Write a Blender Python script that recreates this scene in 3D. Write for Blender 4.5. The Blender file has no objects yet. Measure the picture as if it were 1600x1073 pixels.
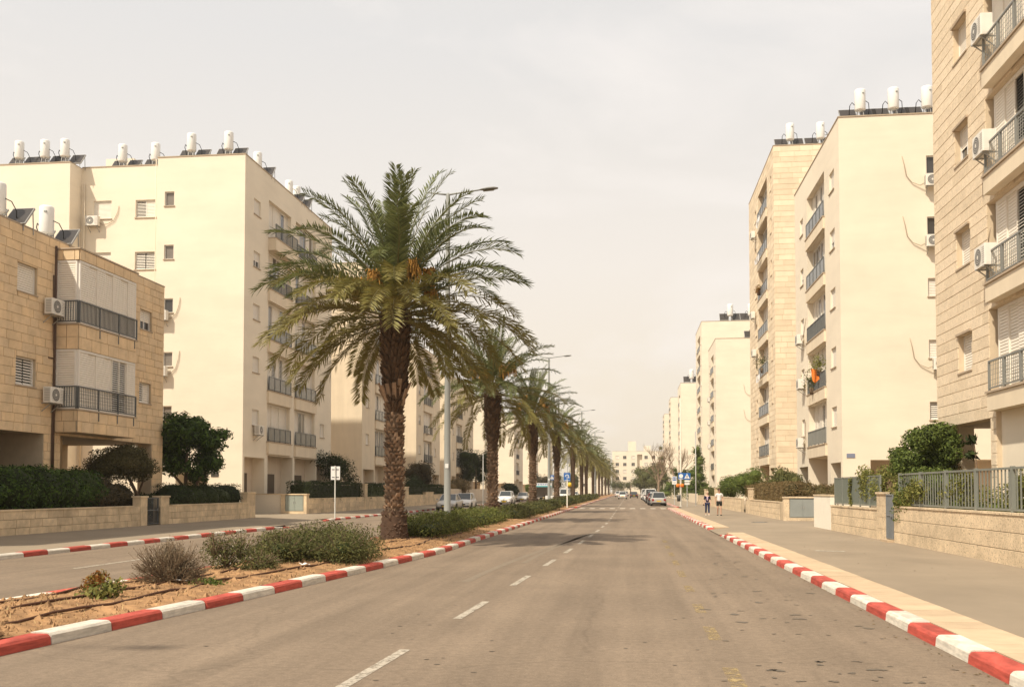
import bpy, bmesh, math, random
import numpy as np
from mathutils import Vector, Matrix

random.seed(7)
rng = np.random.default_rng(7)
scene = bpy.context.scene
COL = scene.collection
R = math.radians

# ------------------------------------------------------------------ camera
F_PX, CAM_H, YAW, PITCH = 1540.0, 1.78, math.atan(185 / 1540.0), R(2.1)
cam_data = bpy.data.cameras.new('camera')
cam_data.sensor_width = 36.0
cam_data.lens = 36.0 * F_PX / 1600.0
cam_data.shift_y = 0.1078
cam_data.clip_start = 0.1
cam_data.clip_end = 6000
cam = bpy.data.objects.new('camera', cam_data)
cam.location = (0, 0, CAM_H)
cam.rotation_euler = (math.pi / 2 + PITCH, 0, YAW)
COL.objects.link(cam)
scene.camera = cam

# ------------------------------------------------------------------ sky, sun, exposure
SUN_EL, SUN_AZ = R(52), R(37)          # light travels towards (+sin az, +cos az), i.e. right and away
world = bpy.data.worlds.new('World')
scene.world = world
world.use_nodes = True
wn, wl = world.node_tree.nodes, world.node_tree.links
bg = wn['Background']
sky = wn.new('ShaderNodeTexSky')
sky.sky_type = 'NISHITA'
sky.sun_disc = False
sky.sun_elevation = SUN_EL
sky.sun_rotation = math.pi + SUN_AZ
sky.dust_density = 7.0
sky.air_density = 1.0
tc = wn.new('ShaderNodeTexCoord')
sep = wn.new('ShaderNodeSeparateXYZ')
wl.new(tc.outputs['Generated'], sep.inputs[0])
ramp = wn.new('ShaderNodeValToRGB')
cr = ramp.color_ramp
cr.elements[0].position = 0.0
cr.elements[0].color = (0.89, 0.77, 0.61, 1)
cr.elements[1].position = 1.0
cr.elements[1].color = (0.74, 0.72, 0.70, 1)
for pos, c in ((0.10, (0.88, 0.785, 0.655)), (0.22, (0.86, 0.795, 0.72)), (0.42, (0.75, 0.732, 0.715))):
    e = cr.elements.new(pos)
    e.color = (*c, 1)
wl.new(sep.outputs['Z'], ramp.inputs[0])
# thin high cloud: noise on the direction, stretched flat
mp = wn.new('ShaderNodeMapping')
mp.inputs['Scale'].default_value = (1.3, 1.3, 4.2)
mp.inputs['Location'].default_value = (0.35, 0.1, 0.4)
wl.new(tc.outputs['Generated'], mp.inputs[0])
cn = wn.new('ShaderNodeTexNoise')
cn.inputs['Scale'].default_value = 2.1
cn.inputs['Detail'].default_value = 7
cn.inputs['Roughness'].default_value = 0.55
cn.inputs['Distortion'].default_value = 0.6
wl.new(mp.outputs[0], cn.inputs['Vector'])
cramp = wn.new('ShaderNodeValToRGB')
cramp.color_ramp.elements[0].position = 0.46
cramp.color_ramp.elements[0].color = (0, 0, 0, 1)
cramp.color_ramp.elements[1].position = 0.70
cramp.color_ramp.elements[1].color = (1, 1, 1, 1)
wl.new(cn.outputs['Fac'], cramp.inputs[0])
cmul = wn.new('ShaderNodeMath')
cmul.operation = 'MULTIPLY'
cmul.inputs[1].default_value = 0.6
wl.new(cramp.outputs[0], cmul.inputs[0])
cmix = wn.new('ShaderNodeMixRGB')
cmix.inputs[2].default_value = (0.96, 0.90, 0.85, 1)
wl.new(cmul.outputs[0], cmix.inputs[0])
wl.new(ramp.outputs[0], cmix.inputs[1])
up = wn.new('ShaderNodeMixRGB')          # the background runs at 0.1: lift the haze colours to that scale
up.blend_type = 'MULTIPLY'
up.inputs[0].default_value = 1
up.inputs[2].default_value = (10, 10, 10, 1)
wl.new(cmix.outputs[0], up.inputs[1])
hsv = wn.new('ShaderNodeHueSaturation')
hsv.inputs['Saturation'].default_value = 0.25
wl.new(sky.outputs[0], hsv.inputs['Color'])
smix = wn.new('ShaderNodeMixRGB')
smix.inputs[0].default_value = 0.94
wl.new(hsv.outputs[0], smix.inputs[1])
wl.new(up.outputs[0], smix.inputs[2])
wl.new(smix.outputs[0], bg.inputs['Color'])
bg.inputs['Strength'].default_value = 0.1

sun_data = bpy.data.lights.new('sun', 'SUN')
sun_data.energy = 4.8
sun_data.angle = R(1.2)
sun_data.color = (1.0, 0.90, 0.73)
sun = bpy.data.objects.new('sun', sun_data)
dirv = Vector((math.sin(SUN_AZ) * math.cos(SUN_EL), math.cos(SUN_AZ) * math.cos(SUN_EL), -math.sin(SUN_EL)))
sun.rotation_euler = dirv.to_track_quat('-Z', 'Y').to_euler()
sun.location = (-30, -40, 60)
COL.objects.link(sun)
vs = scene.view_settings
vs.view_transform = 'Standard'
vs.look = 'None'
vs.gamma = 1
vs.use_curve_mapping = False
vs.exposure = 0.18
scene.cycles.max_bounces = 6
scene.cycles.transparent_max_bounces = 8

# ------------------------------------------------------------------ materials
MATS = {}


def mat(name, col, rough=0.85, var=0.12, scale=3.0, bump=0.0, bscale=60.0, rand=0.0, metal=0.0, spec=0.3,
        stain=0.0, stretch=None, trans=0.0, hue=None, pits=0.0):
    if name in MATS:
        return MATS[name]
    m = bpy.data.materials.new(name)
    m.use_nodes = True
    n, l = m.node_tree.nodes, m.node_tree.links
    b = n['Principled BSDF']
    b.inputs['Roughness'].default_value = rough
    b.inputs['Metallic'].default_value = metal
    b.inputs['Specular IOR Level'].default_value = spec
    geo = n.new('ShaderNodeNewGeometry')
    pos = geo.outputs['Position']
    cur = n.new('ShaderNodeRGB')
    cur.outputs[0].default_value = (*col, 1)
    cur = cur.outputs[0]

    def scaled(src, fac_socket, lo, hi, frm=(0, 1)):
        mr = n.new('ShaderNodeMapRange')
        mr.inputs[1].default_value, mr.inputs[2].default_value = frm
        mr.inputs[3].default_value, mr.inputs[4].default_value = lo, hi
        l.new(fac_socket, mr.inputs[0])
        mx = n.new('ShaderNodeMixRGB')
        mx.blend_type = 'MULTIPLY'
        mx.inputs[0].default_value = 1
        l.new(src, mx.inputs[1])
        l.new(mr.outputs[0], mx.inputs[2])
        return mx.outputs[0]

    def noise(sc, detail=5, st=None, rough_=0.6):
        src = pos
        if st:
            mpp = n.new('ShaderNodeMapping')
            mpp.inputs['Scale'].default_value = st
            l.new(pos, mpp.inputs[0])
            src = mpp.outputs[0]
        t = n.new('ShaderNodeTexNoise')
        t.inputs['Scale'].default_value = sc
        t.inputs['Detail'].default_value = detail
        t.inputs['Roughness'].default_value = rough_
        l.new(src, t.inputs['Vector'])
        return t.outputs['Fac']
    if hue is not None:                       # second tint, chosen per island and per object
        mixh = n.new('ShaderNodeMixRGB')
        mixh.inputs[2].default_value = (*hue, 1)
        oi = n.new('ShaderNodeObjectInfo')
        ad = n.new('ShaderNodeMath')
        ad.operation = 'ADD'
        fr = n.new('ShaderNodeMath')
        fr.operation = 'FRACT'
        l.new(geo.outputs['Random Per Island'], ad.inputs[0])
        l.new(oi.outputs['Random'], ad.inputs[1])
        l.new(ad.outputs[0], fr.inputs[0])
        l.new(fr.outputs[0], mixh.inputs[0])
        l.new(cur, mixh.inputs[1])
        cur = mixh.outputs[0]
    if var:
        cur = scaled(cur, noise(scale), 1 - var, 1 + var, (0.25, 0.75))
    if stain:
        cur = scaled(cur, noise(1.0, 6, stretch or (1.6, 1.6, 0.16)), 1 - stain, 1.0 + stain * 0.15, (0.32, 0.6))
    if pits:                                   # small dark pores
        cur = scaled(cur, noise(19.0, 2, None, 0.4), 1 - pits, 1.0, (0.33, 0.41))
        cur = scaled(cur, noise(43.0, 2, None, 0.4), 1 - pits * 0.8, 1.0, (0.34, 0.42))
    if rand:
        oi = n.new('ShaderNodeObjectInfo')
        ad = n.new('ShaderNodeMath')
        ad.operation = 'ADD'
        fr = n.new('ShaderNodeMath')
        fr.operation = 'FRACT'
        l.new(geo.outputs['Random Per Island'], ad.inputs[0])
        l.new(oi.outputs['Random'], ad.inputs[1])
        l.new(ad.outputs[0], fr.inputs[0])
        cur = scaled(cur, fr.outputs[0], 1 - rand, 1 + rand)
    l.new(cur, b.inputs['Base Color'])
    if bump:
        bp = n.new('ShaderNodeBump')
        bp.inputs['Strength'].default_value = bump
        bp.inputs['Distance'].default_value = 0.02
        l.new(noise(bscale, 4), bp.inputs['Height'])
        l.new(bp.outputs[0], b.inputs['Normal'])
    if trans:
        out = n['Material Output']
        tr = n.new('ShaderNodeBsdfTranslucent')
        l.new(cur, tr.inputs[0])
        ms = n.new('ShaderNodeMixShader')
        ms.inputs[0].default_value = trans
        l.new(b.outputs[0], ms.inputs[1])
        l.new(tr.outputs[0], ms.inputs[2])
        l.new(ms.outputs[0], out.inputs[0])
    MATS[name] = m
    return m


M_PLAST = mat('cream_plaster', (0.77, 0.68, 0.545), 0.9, 0.05, 0.4, 0.15, 90, stain=0.06, stretch=(0.22, 0.22, 1.1))
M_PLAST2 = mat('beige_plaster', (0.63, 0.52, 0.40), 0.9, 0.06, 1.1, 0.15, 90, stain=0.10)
M_PLASTL = mat('sand_plaster', (0.72, 0.61, 0.46), 0.9, 0.05, 0.9, 0.15, 90, stain=0.08)
M_CEIL = mat('grey_plaster', (0.45, 0.39, 0.31), 0.9, 0.08)
M_STONE_L = mat('sawn_limestone', (0.74, 0.56, 0.36), 0.9, 0.14, 2.2, 0.4, 30, rand=0.08, stain=0.10, hue=(0.70, 0.51, 0.305))
M_STONE_R = mat('pitted_limestone', (0.72, 0.585, 0.42), 0.9, 0.10, 6, 0.7, 22, rand=0.06, hue=(0.74, 0.61, 0.45), pits=0.22)
M_STONE_R3 = mat('pale_limestone', (0.72, 0.585, 0.42), 0.9, 0.10, 1.2, 0.2, 22, rand=0.08, hue=(0.75, 0.625, 0.46))
M_MORTAR = mat('mortar', (0.50, 0.40, 0.28), 0.95, 0.1)
M_MORTAR_R = mat('pale_mortar', (0.62, 0.50, 0.355), 0.95, 0.1)
M_COPING = mat('coping_stone', (0.42, 0.33, 0.24), 0.85, 0.15, 2)
M_WALLST = mat('garden_wall_stone', (0.68, 0.53, 0.35), 0.92, 0.20, 3, 0.6, 25, rand=0.12, stain=0.22, stretch=(0.8, 0.8, 1.2))
M_WALLST_R = mat('rough_wall_stone', (0.72, 0.57, 0.39), 0.92, 0.16, 3, 1.0, 26, rand=0.07, stain=0.16, stretch=(0.8, 0.8, 1.2), pits=0.42)
M_WHITE = mat('white_aluminium', (0.76, 0.72, 0.66), 0.5, 0.03)
M_SLAT = mat('shutter_slat', (0.78, 0.72, 0.63), 0.55, 0.04)
M_DARKALU = mat('dark_aluminium', (0.06, 0.058, 0.055), 0.45, 0.05)
M_RAIL = mat('rail_paint', (0.12, 0.125, 0.125), 0.5, 0.08)
M_RAILB = mat('grey_rail_paint', (0.205, 0.205, 0.19), 0.5, 0.06)
M_PANEL = mat('smoked_panel', (0.15, 0.15, 0.145), 0.25, 0.08, spec=0.5)
M_AC = mat('ac_casing', (0.74, 0.70, 0.63), 0.5, 0.05, 2)
M_ACD = mat('ac_grille', (0.13, 0.125, 0.12), 0.6, 0.05)
M_PIPE = mat('pipe_wrap', (0.40, 0.31, 0.22), 0.7, 0.1)
M_BLACK = mat('black_rubber_and_shade', (0.02, 0.02, 0.02), 0.7, 0.05)
M_TANK = mat('tank_enamel', (0.80, 0.78, 0.74), 0.35, 0.03)
M_SOLAR = mat('collector_glass', (0.045, 0.038, 0.034), 0.3, 0.08, spec=0.35)
M_GALV = mat('galvanised_steel', (0.36, 0.35, 0.33), 0.45, 0.12, 4, metal=0.3)
M_POLE = mat('lamp_post_paint', (0.27, 0.275, 0.26), 0.5, 0.08, 1)
M_ROOF = mat('roof_felt', (0.5, 0.47, 0.42), 0.9, 0.1)
M_DOOR = mat('brown_door', (0.10, 0.07, 0.045), 0.6, 0.1)
M_RED = mat('kerb_red', (0.47, 0.082, 0.058), 0.75, 0.16, 5, 0.25, 70, rand=0.12, stain=0.38, stretch=(7, 3, 26))
M_KWHITE = mat('kerb_white', (0.64, 0.585, 0.50), 0.8, 0.12, 9, 0.25, 70, rand=0.10, stain=0.28, stretch=(7, 3, 26))
M_CONC = mat('paving_concrete', (0.50, 0.375, 0.25), 0.9, 0.12, 3, 0.3, 50, rand=0.08)
M_BARK = mat('bark', (0.14, 0.095, 0.06), 0.95, 0.25, 6, 0.6, 25)
M_TWIG = mat('dry_twig', (0.19, 0.135, 0.085), 0.95, 0.2, 6, rand=0.25)
M_PTRUNK = mat('palm_trunk', (0.10, 0.064, 0.04), 0.95, 0.3, 7, 0.8, 30)
M_PBOOT = mat('palm_boot', (0.25, 0.172, 0.115), 0.95, 0.35, 5, 0.5, 40, rand=0.4)
M_PBOOTD = mat('palm_boot_dark', (0.095, 0.058, 0.034), 0.95, 0.3, 9, 0.5, 40, rand=0.3)
M_PROOT = mat('palm_root', (0.085, 0.05, 0.032), 0.95, 0.3, 7, 0.9, 30, rand=0.2)
M_FROND = mat('frond_green', (0.10, 0.125, 0.043), 0.5, 0.15, 2, rand=0.3, trans=0.25, hue=(0.16, 0.172, 0.062), spec=0.4)
M_FRONDO = mat('frond_olive', (0.26, 0.21, 0.052), 0.5, 0.15, 2, rand=0.28, trans=0.28, hue=(0.175, 0.165, 0.048), spec=0.4)
M_FRONDD = mat('frond_dry', (0.26, 0.16, 0.075), 0.8, 0.2, 2, rand=0.3, trans=0.15)
M_RACHIS = mat('frond_rib', (0.18, 0.155, 0.06), 0.6, 0.1)
M_DATE = mat('date_strand', (0.46, 0.23, 0.045), 0.7, 0.2, 8, rand=0.3)


def leafm(name, c, h, rand=0.3, trans=0.25):
    return mat(name, c, 0.6, 0.18, 1.4, rand=rand, trans=trans, hue=h, spec=0.15)


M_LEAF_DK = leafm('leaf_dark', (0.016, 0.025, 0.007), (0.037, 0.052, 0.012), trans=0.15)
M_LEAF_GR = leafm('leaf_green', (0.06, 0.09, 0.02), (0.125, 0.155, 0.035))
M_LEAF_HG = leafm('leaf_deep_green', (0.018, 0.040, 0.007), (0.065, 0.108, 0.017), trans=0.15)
M_LEAF_MED = leafm('leaf_median', (0.095, 0.118, 0.028), (0.155, 0.16, 0.042))
M_LEAF_OL = leafm('leaf_olive', (0.075, 0.085, 0.028), (0.125, 0.12, 0.04))
M_LEAF_OB = leafm('leaf_olive_brown', (0.07, 0.066, 0.026), (0.105, 0.088, 0.036))
M_LEAF_BR = leafm('leaf_bronze', (0.045, 0.036, 0.018), (0.08, 0.058, 0.026), trans=0.15)
M_LEAF_HB = leafm('leaf_hedge_brown', (0.15, 0.12, 0.05), (0.21, 0.145, 0.07))
M_LEAF_RED = leafm('leaf_orange', (0.35, 0.12, 0.03), (0.15, 0.13, 0.03))
M_LEAF_YG = leafm('leaf_yellow_green', (0.14, 0.16, 0.035), (0.22, 0.20, 0.06))
M_TSHIRT = mat('white_cloth', (0.72, 0.69, 0.68), 0.9, 0.05)
M_TYRE = mat('tyre', (0.02, 0.02, 0.02), 0.8, 0.05)
M_RIM = mat('rim', (0.38, 0.38, 0.38), 0.35, 0.05, metal=0.6)
M_CARGLASS = mat('car_glass', (0.035, 0.04, 0.042), 0.08, 0.02, spec=0.6)
M_GLASS = mat('window_glass', (0.055, 0.052, 0.05), 0.08, 0.05, spec=0.6)
M_CURT = mat('curtained_glass', (0.20, 0.175, 0.15), 0.15, 0.1, spec=0.5)
M_TAIL = mat('tail_lamp', (0.28, 0.03, 0.03), 0.25, 0.03)
M_HEAD = mat('head_lamp', (0.6, 0.6, 0.58), 0.12, 0.03, spec=0.6)
M_PLATE = mat('plate_yellow', (0.72, 0.48, 0.05), 0.5, 0.03)
M_BLUE = mat('sign_blue', (0.02, 0.13, 0.42), 0.4, 0.03)
M_SWHITE = mat('sign_white', (0.78, 0.77, 0.75), 0.45, 0.03)
M_SBACK = mat('sign_back', (0.55, 0.53, 0.49), 0.45, 0.05, metal=0.2)
M_ORANGE = mat('orange_cloth', (0.75, 0.2, 0.03), 0.8, 0.08, 6)
M_CAB = mat('cabinet_grey', (0.27, 0.285, 0.27), 0.5, 0.08, 1.5)
M_TEAL = mat('teal_panel', (0.12, 0.42, 0.46), 0.4, 0.05)
M_HOSE = mat('drip_hose', (0.09, 0.04, 0.022), 0.7, 0.1)


# ------------------------------------------------------------------ mesh helpers
class MB:
    def __init__(s):
        s.v, s.f, s.mi, s.sm = [], [], [], []

    def poly(s, pts, mi=0, smooth=False):
        b = len(s.v)
        s.v.extend([tuple(p) for p in pts])
        s.f.append(tuple(range(b, b + len(pts))))
        s.mi.append(mi)
        s.sm.append(smooth)

    def box(s, x0, x1, y0, y1, z0, z1, mi=0):
        b = len(s.v)
        s.v += [(x0, y0, z0), (x1, y0, z0), (x1, y1, z0), (x0, y1, z0), (x0, y0, z1), (x1, y0, z1), (x1, y1, z1), (x0, y1, z1)]
        for q in ((0, 3, 2, 1), (4, 5, 6, 7), (0, 1, 5, 4), (1, 2, 6, 5), (2, 3, 7, 6), (3, 0, 4, 7)):
            s.f.append(tuple(b + i for i in q))
            s.mi.append(mi)
            s.sm.append(False)

    def bar(s, p, q, w, h=None, mi=0):
        h = h or w
        p, q = Vector(p), Vector(q)
        d = (q - p).normalized()
        up_ = Vector((0, 0, 1)) if abs(d.z) < 0.95 else Vector((1, 0, 0))
        a = d.cross(up_).normalized() * w / 2
        c = a.cross(d).normalized() * h / 2
        b = len(s.v)
        for e in (p, q):
            s.v += [tuple(e - a - c), tuple(e + a - c), tuple(e + a + c), tuple(e - a + c)]
        for k in ((0, 3, 2, 1), (4, 5, 6, 7), (0, 1, 5, 4), (1, 2, 6, 5), (2, 3, 7, 6), (3, 0, 4, 7)):
            s.f.append(tuple(b + i for i in k))
            s.mi.append(mi)
            s.sm.append(False)

    def tube(s, pts, rad, n=6, mi=0, cap=True, smooth=True):
        pts = [Vector(p) for p in pts]
        if not hasattr(rad, '__len__'):
            rad = [rad] * len(pts)
        b0 = len(s.v)
        ref = None
        for i, p in enumerate(pts):
            d = (pts[min(i + 1, len(pts) - 1)] - pts[max(i - 1, 0)]).normalized()
            if ref is None:
                ref = Vector((0, 0, 1)) if abs(d.z) < 0.9 else Vector((1, 0, 0))
            a = d.cross(ref)
            if a.length < 1e-4:
                a = d.orthogonal()
            a.normalize()
            c = a.cross(d).normalized()
            ref = -c if False else ref
            for k in range(n):
                t = 2 * math.pi * k / n
                s.v.append(tuple(p + (a * math.cos(t) + c * math.sin(t)) * rad[i]))
        for i in range(len(pts) - 1):
            for k in range(n):
                k2 = (k + 1) % n
                s.f.append((b0 + i * n + k, b0 + i * n + k2, b0 + (i + 1) * n + k2, b0 + (i + 1) * n + k))
                s.mi.append(mi)
                s.sm.append(smooth)
        if cap:
            s.f.append(tuple(b0 + k for k in range(n - 1, -1, -1)))
            s.f.append(tuple(b0 + (len(pts) - 1) * n + k for k in range(n)))
            s.mi += [mi, mi]
            s.sm += [False, False]

    def lathe(s, prof, n=16, mi=0, cx=0, cy=0, smooth=True):
        b0 = len(s.v)
        for r_, z in prof:
            for k in range(n):
                t = 2 * math.pi * k / n
                s.v.append((cx + r_ * math.cos(t), cy + r_ * math.sin(t), z))
        for i in range(len(prof) - 1):
            for k in range(n):
                k2 = (k + 1) % n
                s.f.append((b0 + i * n + k, b0 + i * n + k2, b0 + (i + 1) * n + k2, b0 + (i + 1) * n + k))
                s.mi.append(mi)
                s.sm.append(smooth)

    def disc(s, c, r_, axis='y', n=16, mi=0):
        pts = []
        for k in range(n):
            t = 2 * math.pi * k / n
            a, b = r_ * math.cos(t), r_ * math.sin(t)
            pts.append((c[0] + a, c[1], c[2] + b) if axis == 'y' else ((c[0], c[1] + a, c[2] + b) if axis == 'x' else (c[0] + a, c[1] + b, c[2])))
        s.poly(pts, mi)

    def mesh(s, name, mats):
        me = bpy.data.meshes.new(name)
        me.from_pydata(s.v, [], s.f)
        for m in (mats if isinstance(mats, (list, tuple)) else [mats]):
            me.materials.append(m)
        me.polygons.foreach_set('material_index', s.mi)
        me.polygons.foreach_set('use_smooth', s.sm)
        me.update()
        return me

    def build(s, name, mats, parent=None, loc=None, rotz=0.0):
        return link(name, s.mesh(name, mats), parent, loc, rotz)


def link(name, me, parent=None, loc=None, rotz=0.0):
    o = bpy.data.objects.new(name, me)
    COL.objects.link(o)
    if parent is not None:
        o.parent = parent
    if loc is not None:
        o.location = loc
    if rotz:
        o.rotation_euler = (0, 0, rotz)
    return o


def tag(o, label=None, cat=None, group=None, kind=None):
    if label:
        o['label'] = label
    if cat:
        o['category'] = cat
    if group:
        o['group'] = group
    if kind:
        o['kind'] = kind
    return o


def thing(name, label, cat, loc=(0, 0, 0), rotz=0.0, group=None):
    o = bpy.data.objects.new(name, None)
    o.empty_display_size = 0.3
    COL.objects.link(o)
    o.location = loc
    o.rotation_euler = (0, 0, rotz)
    return tag(o, label, cat, group)


KIDS = {}


def kids(o):
    return [c for c in bpy.data.objects if c.parent == o]


def copy_tree(o, loc, rotz, label, group=None, tree=None):
    """copy of a thing with its parts and sub-parts; tree = cached child lists"""
    r = o.copy()
    COL.objects.link(r)
    r.location = loc
    r.rotation_euler = (0, 0, rotz)
    r['label'] = label
    if group:
        r['group'] = group

    def rec(src, dst):
        if src.name not in KIDS:
            KIDS[src.name] = kids(src)
        for ch in KIDS[src.name]:
            c = ch.copy()
            COL.objects.link(c)
            c.parent = dst
            rec(ch, c)
    rec(o, r)
    return r


def quads_mesh(name, V, mats, nper=4, mi=None):
    """V: (N*nper,3) vertices forming N separate polygons"""
    n = len(V) // nper
    me = bpy.data.meshes.new(name)
    me.vertices.add(len(V))
    me.vertices.foreach_set('co', np.asarray(V, dtype=np.float32).ravel())
    me.loops.add(len(V))
    me.loops.foreach_set('vertex_index', np.arange(len(V), dtype=np.int32))
    me.polygons.add(n)
    me.polygons.foreach_set('loop_start', np.arange(0, len(V), nper, dtype=np.int32))
    for m in (mats if isinstance(mats, (list, tuple)) else [mats]):
        me.materials.append(m)
    if mi is not None:
        me.polygons.foreach_set('material_index', np.asarray(mi, dtype=np.int32))
    me.update(calc_edges=True)
    me.validate()
    return me


def unit(a):
    return a / np.maximum(np.linalg.norm(a, axis=1, keepdims=True), 1e-6)


def leaves(P, Nrm, L, W, jitter=0.7):
    """rhombic leaf blades at points P, roughly facing Nrm"""
    n = len(P)
    N = unit(Nrm + rng.normal(0, jitter, (n, 3)))
    T = unit(np.cross(N, rng.normal(0, 1, (n, 3))))
    B = np.cross(N, T)
    s = rng.uniform(0.65, 1.3, (n, 1))
    a = P - T * L * s / 2
    b = P + B * W * s / 2 + N * W * 0.15
    c = P + T * L * s / 2
    d = P - B * W * s / 2 + N * W * 0.15
    return np.stack([a, b, c, d], 1).reshape(-1, 3)


def blob_points(c, rad, n, shell=0.35):
    d = unit(rng.normal(0, 1, (n, 3)))
    rr = 1 - shell * rng.random((n, 1)) ** 1.5
    wob = 1 + 0.13 * np.sin(d[:, :1] * 5 + c[0] * 3) * np.cos(d[:, 1:2] * 4 + c[1]) + 0.09 * np.sin(d[:, 2:3] * 9 + c[2])
    return np.array(c) + d * rr * wob * np.array(rad), d


def blob_core(mb, c, rad, seed, k=0.78):
    b0 = len(mb.v)
    nu, nv = 9, 6
    for j in range(nv + 1):
        ph = math.pi * j / nv
        for i in range(nu):
            th = 2 * math.pi * i / nu
            w = k * (1 + 0.12 * math.sin(3 * th + seed) * math.sin(2 * ph + seed))
            mb.v.append((c[0] + rad[0] * w * math.sin(ph) * math.cos(th), c[1] + rad[1] * w * math.sin(ph) * math.sin(th), c[2] + rad[2] * w * math.cos(ph)))
    for j in range(nv):
        for i in range(nu):
            i2 = (i + 1) % nu
            mb.f.append((b0 + j * nu + i, b0 + j * nu + i2, b0 + (j + 1) * nu + i2, b0 + (j + 1) * nu + i))
            mb.mi.append(0)
            mb.sm.append(True)

# ------------------------------------------------------------------ ground, roads, kerbs
def road_mat():
    m = bpy.data.materials.new('asphalt')
    m.use_nodes = True
    n, l = m.node_tree.nodes, m.node_tree.links
    b = n['Principled BSDF']
    b.inputs['Roughness'].default_value = 0.85
    b.inputs['Specular IOR Level'].default_value = 0.25
    pos = n.new('ShaderNodeNewGeometry').outputs['Position']

    def nz(scale, st, det=5, ro=0.6):
        mpp = n.new('ShaderNodeMapping')
        mpp.inputs['Scale'].default_value = st
        l.new(pos, mpp.inputs[0])
        t = n.new('ShaderNodeTexNoise')
        t.inputs['Scale'].default_value = scale
        t.inputs['Detail'].default_value = det
        t.inputs['Roughness'].default_value = ro
        l.new(mpp.outputs[0], t.inputs['Vector'])
        return t.outputs['Fac']

    def mr(s, f0, f1, t0, t1):
        q = n.new('ShaderNodeMapRange')
        q.inputs[1].default_value, q.inputs[2].default_value, q.inputs[3].default_value, q.inputs[4].default_value = f0, f1, t0, t1
        l.new(s, q.inputs[0])
        return q.outputs[0]

    def mul(c, f):
        q = n.new('ShaderNodeMixRGB')
        q.blend_type = 'MULTIPLY'
        q.inputs[0].default_value = 1
        l.new(c, q.inputs[1])
        l.new(f, q.inputs[2])
        return q.outputs[0]
    c0 = n.new('ShaderNodeRGB')
    c0.outputs[0].default_value = (0.214, 0.162, 0.116, 1)
    c = mul(c0.outputs[0], mr(nz(0.35, (1, 1, 1)), 0.3, 0.7, 0.88, 1.1))
    c = mul(c, mr(nz(1.0, (1.5, 0.045, 1), 4), 0.3, 0.72, 1.12, 0.76))      # tyre lanes along the road
    c = mul(c, mr(nz(0.8, (0.6, 0.12, 1), 6), 0.55, 0.75, 1.0, 0.86))
    c = mul(c, mr(nz(11, (1, 1, 1), 5, 0.75), 0.3, 0.7, 0.80, 1.2))       # aggregate
    c = mul(c, mr(nz(55, (1, 1, 1), 3, 0.8), 0.3, 0.7, 0.74, 1.26))
    vo = n.new('ShaderNodeTexVoronoi')                                     # a few sealed cracks
    vo.feature = 'DISTANCE_TO_EDGE'
    vo.inputs['Scale'].default_value = 0.16
    wv = n.new('ShaderNodeTexNoise')
    wv.inputs['Scale'].default_value = 0.9
    wv.inputs['Detail'].default_value = 5
    l.new(pos, wv.inputs['Vector'])
    va = n.new('ShaderNodeMixRGB')
    va.blend_type = 'ADD'
    va.inputs[0].default_value = 1.6
    l.new(pos, va.inputs[1])
    l.new(wv.outputs['Color'], va.inputs[2])
    l.new(va.outputs[0], vo.inputs['Vector'])
    c = mul(c, mr(vo.outputs['Distance'], 0.0, 0.006, 0.86, 1.0))
    l.new(c, b.inputs['Base Color'])
    bp = n.new('ShaderNodeBump')
    bp.inputs['Strength'].default_value = 0.25
    bp.inputs['Distance'].default_value = 0.01
    l.new(nz(90, (1, 1, 1), 3, 0.7), bp.inputs['Height'])
    l.new(bp.outputs[0], b.inputs['Normal'])
    return m


M_ROAD = road_mat()
M_SIDE = mat('pavement_asphalt', (0.275, 0.219, 0.158), 0.9, 0.08, 0.5, 0.3, 80, stain=0.14, stretch=(0.5, 0.22, 1))
M_GROUND = mat('dry_earth', (0.33, 0.25, 0.17), 0.95, 0.15, 0.3, 0.3, 8)
M_SOIL = mat('sandy_soil', (0.34, 0.192, 0.09), 0.95, 0.45, 4.3, 1.0, 14, stain=0.32, stretch=(2.2, 2.2, 1))
M_CLOD = mat('soil_clod', (0.30, 0.178, 0.09), 0.95, 0.2, 9, 0.4, 30, rand=0.3)


def worn(name, col, thr):
    m = mat(name, col, 0.8, 0.12, 4)
    n, l = m.node_tree.nodes, m.node_tree.links
    b = n['Principled BSDF']
    pos = n.new('ShaderNodeNewGeometry').outputs['Position']
    t = n.new('ShaderNodeTexNoise')
    t.inputs['Scale'].default_value = 9
    t.inputs['Detail'].default_value = 8
    t.inputs['Roughness'].default_value = 0.75
    l.new(pos, t.inputs['Vector'])
    q = n.new('ShaderNodeMapRange')
    q.inputs[1].default_value, q.inputs[2].default_value = thr - 0.09, thr + 0.09
    l.new(t.outputs['Fac'], q.inputs[0])
    l.new(q.outputs[0], b.inputs['Alpha'])
    return m


M_LINE = worn('worn_white_paint', (0.42, 0.37, 0.30), 0.43)
M_YEL = worn('worn_yellow_paint', (0.36, 0.265, 0.13), 0.52)
M_CROSS = worn('crossing_paint', (0.52, 0.46, 0.38), 0.40)


def sheet(name, xs, y0, y1, z, m, ny=1):
    mb = MB()
    for j in range(ny):
        ya, yb = y0 + (y1 - y0) * j / ny, y0 + (y1 - y0) * (j + 1) / ny
        for (x0, za), (x1, zb) in zip(xs[:-1], xs[1:]):
            mb.poly([(x0, ya, za + z), (x1, ya, zb + z), (x1, yb, zb + z), (x0, yb, za + z)])
    o = mb.build(name, m)
    return tag(o, kind='structure')


sheet('ground', [(-300, 0), (300, 0)], -60, 900, -0.06, M_GROUND)
sheet('road', [(-18.5, 0), (12, 0)], -30, 470, 0.0, M_ROAD)


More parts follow.
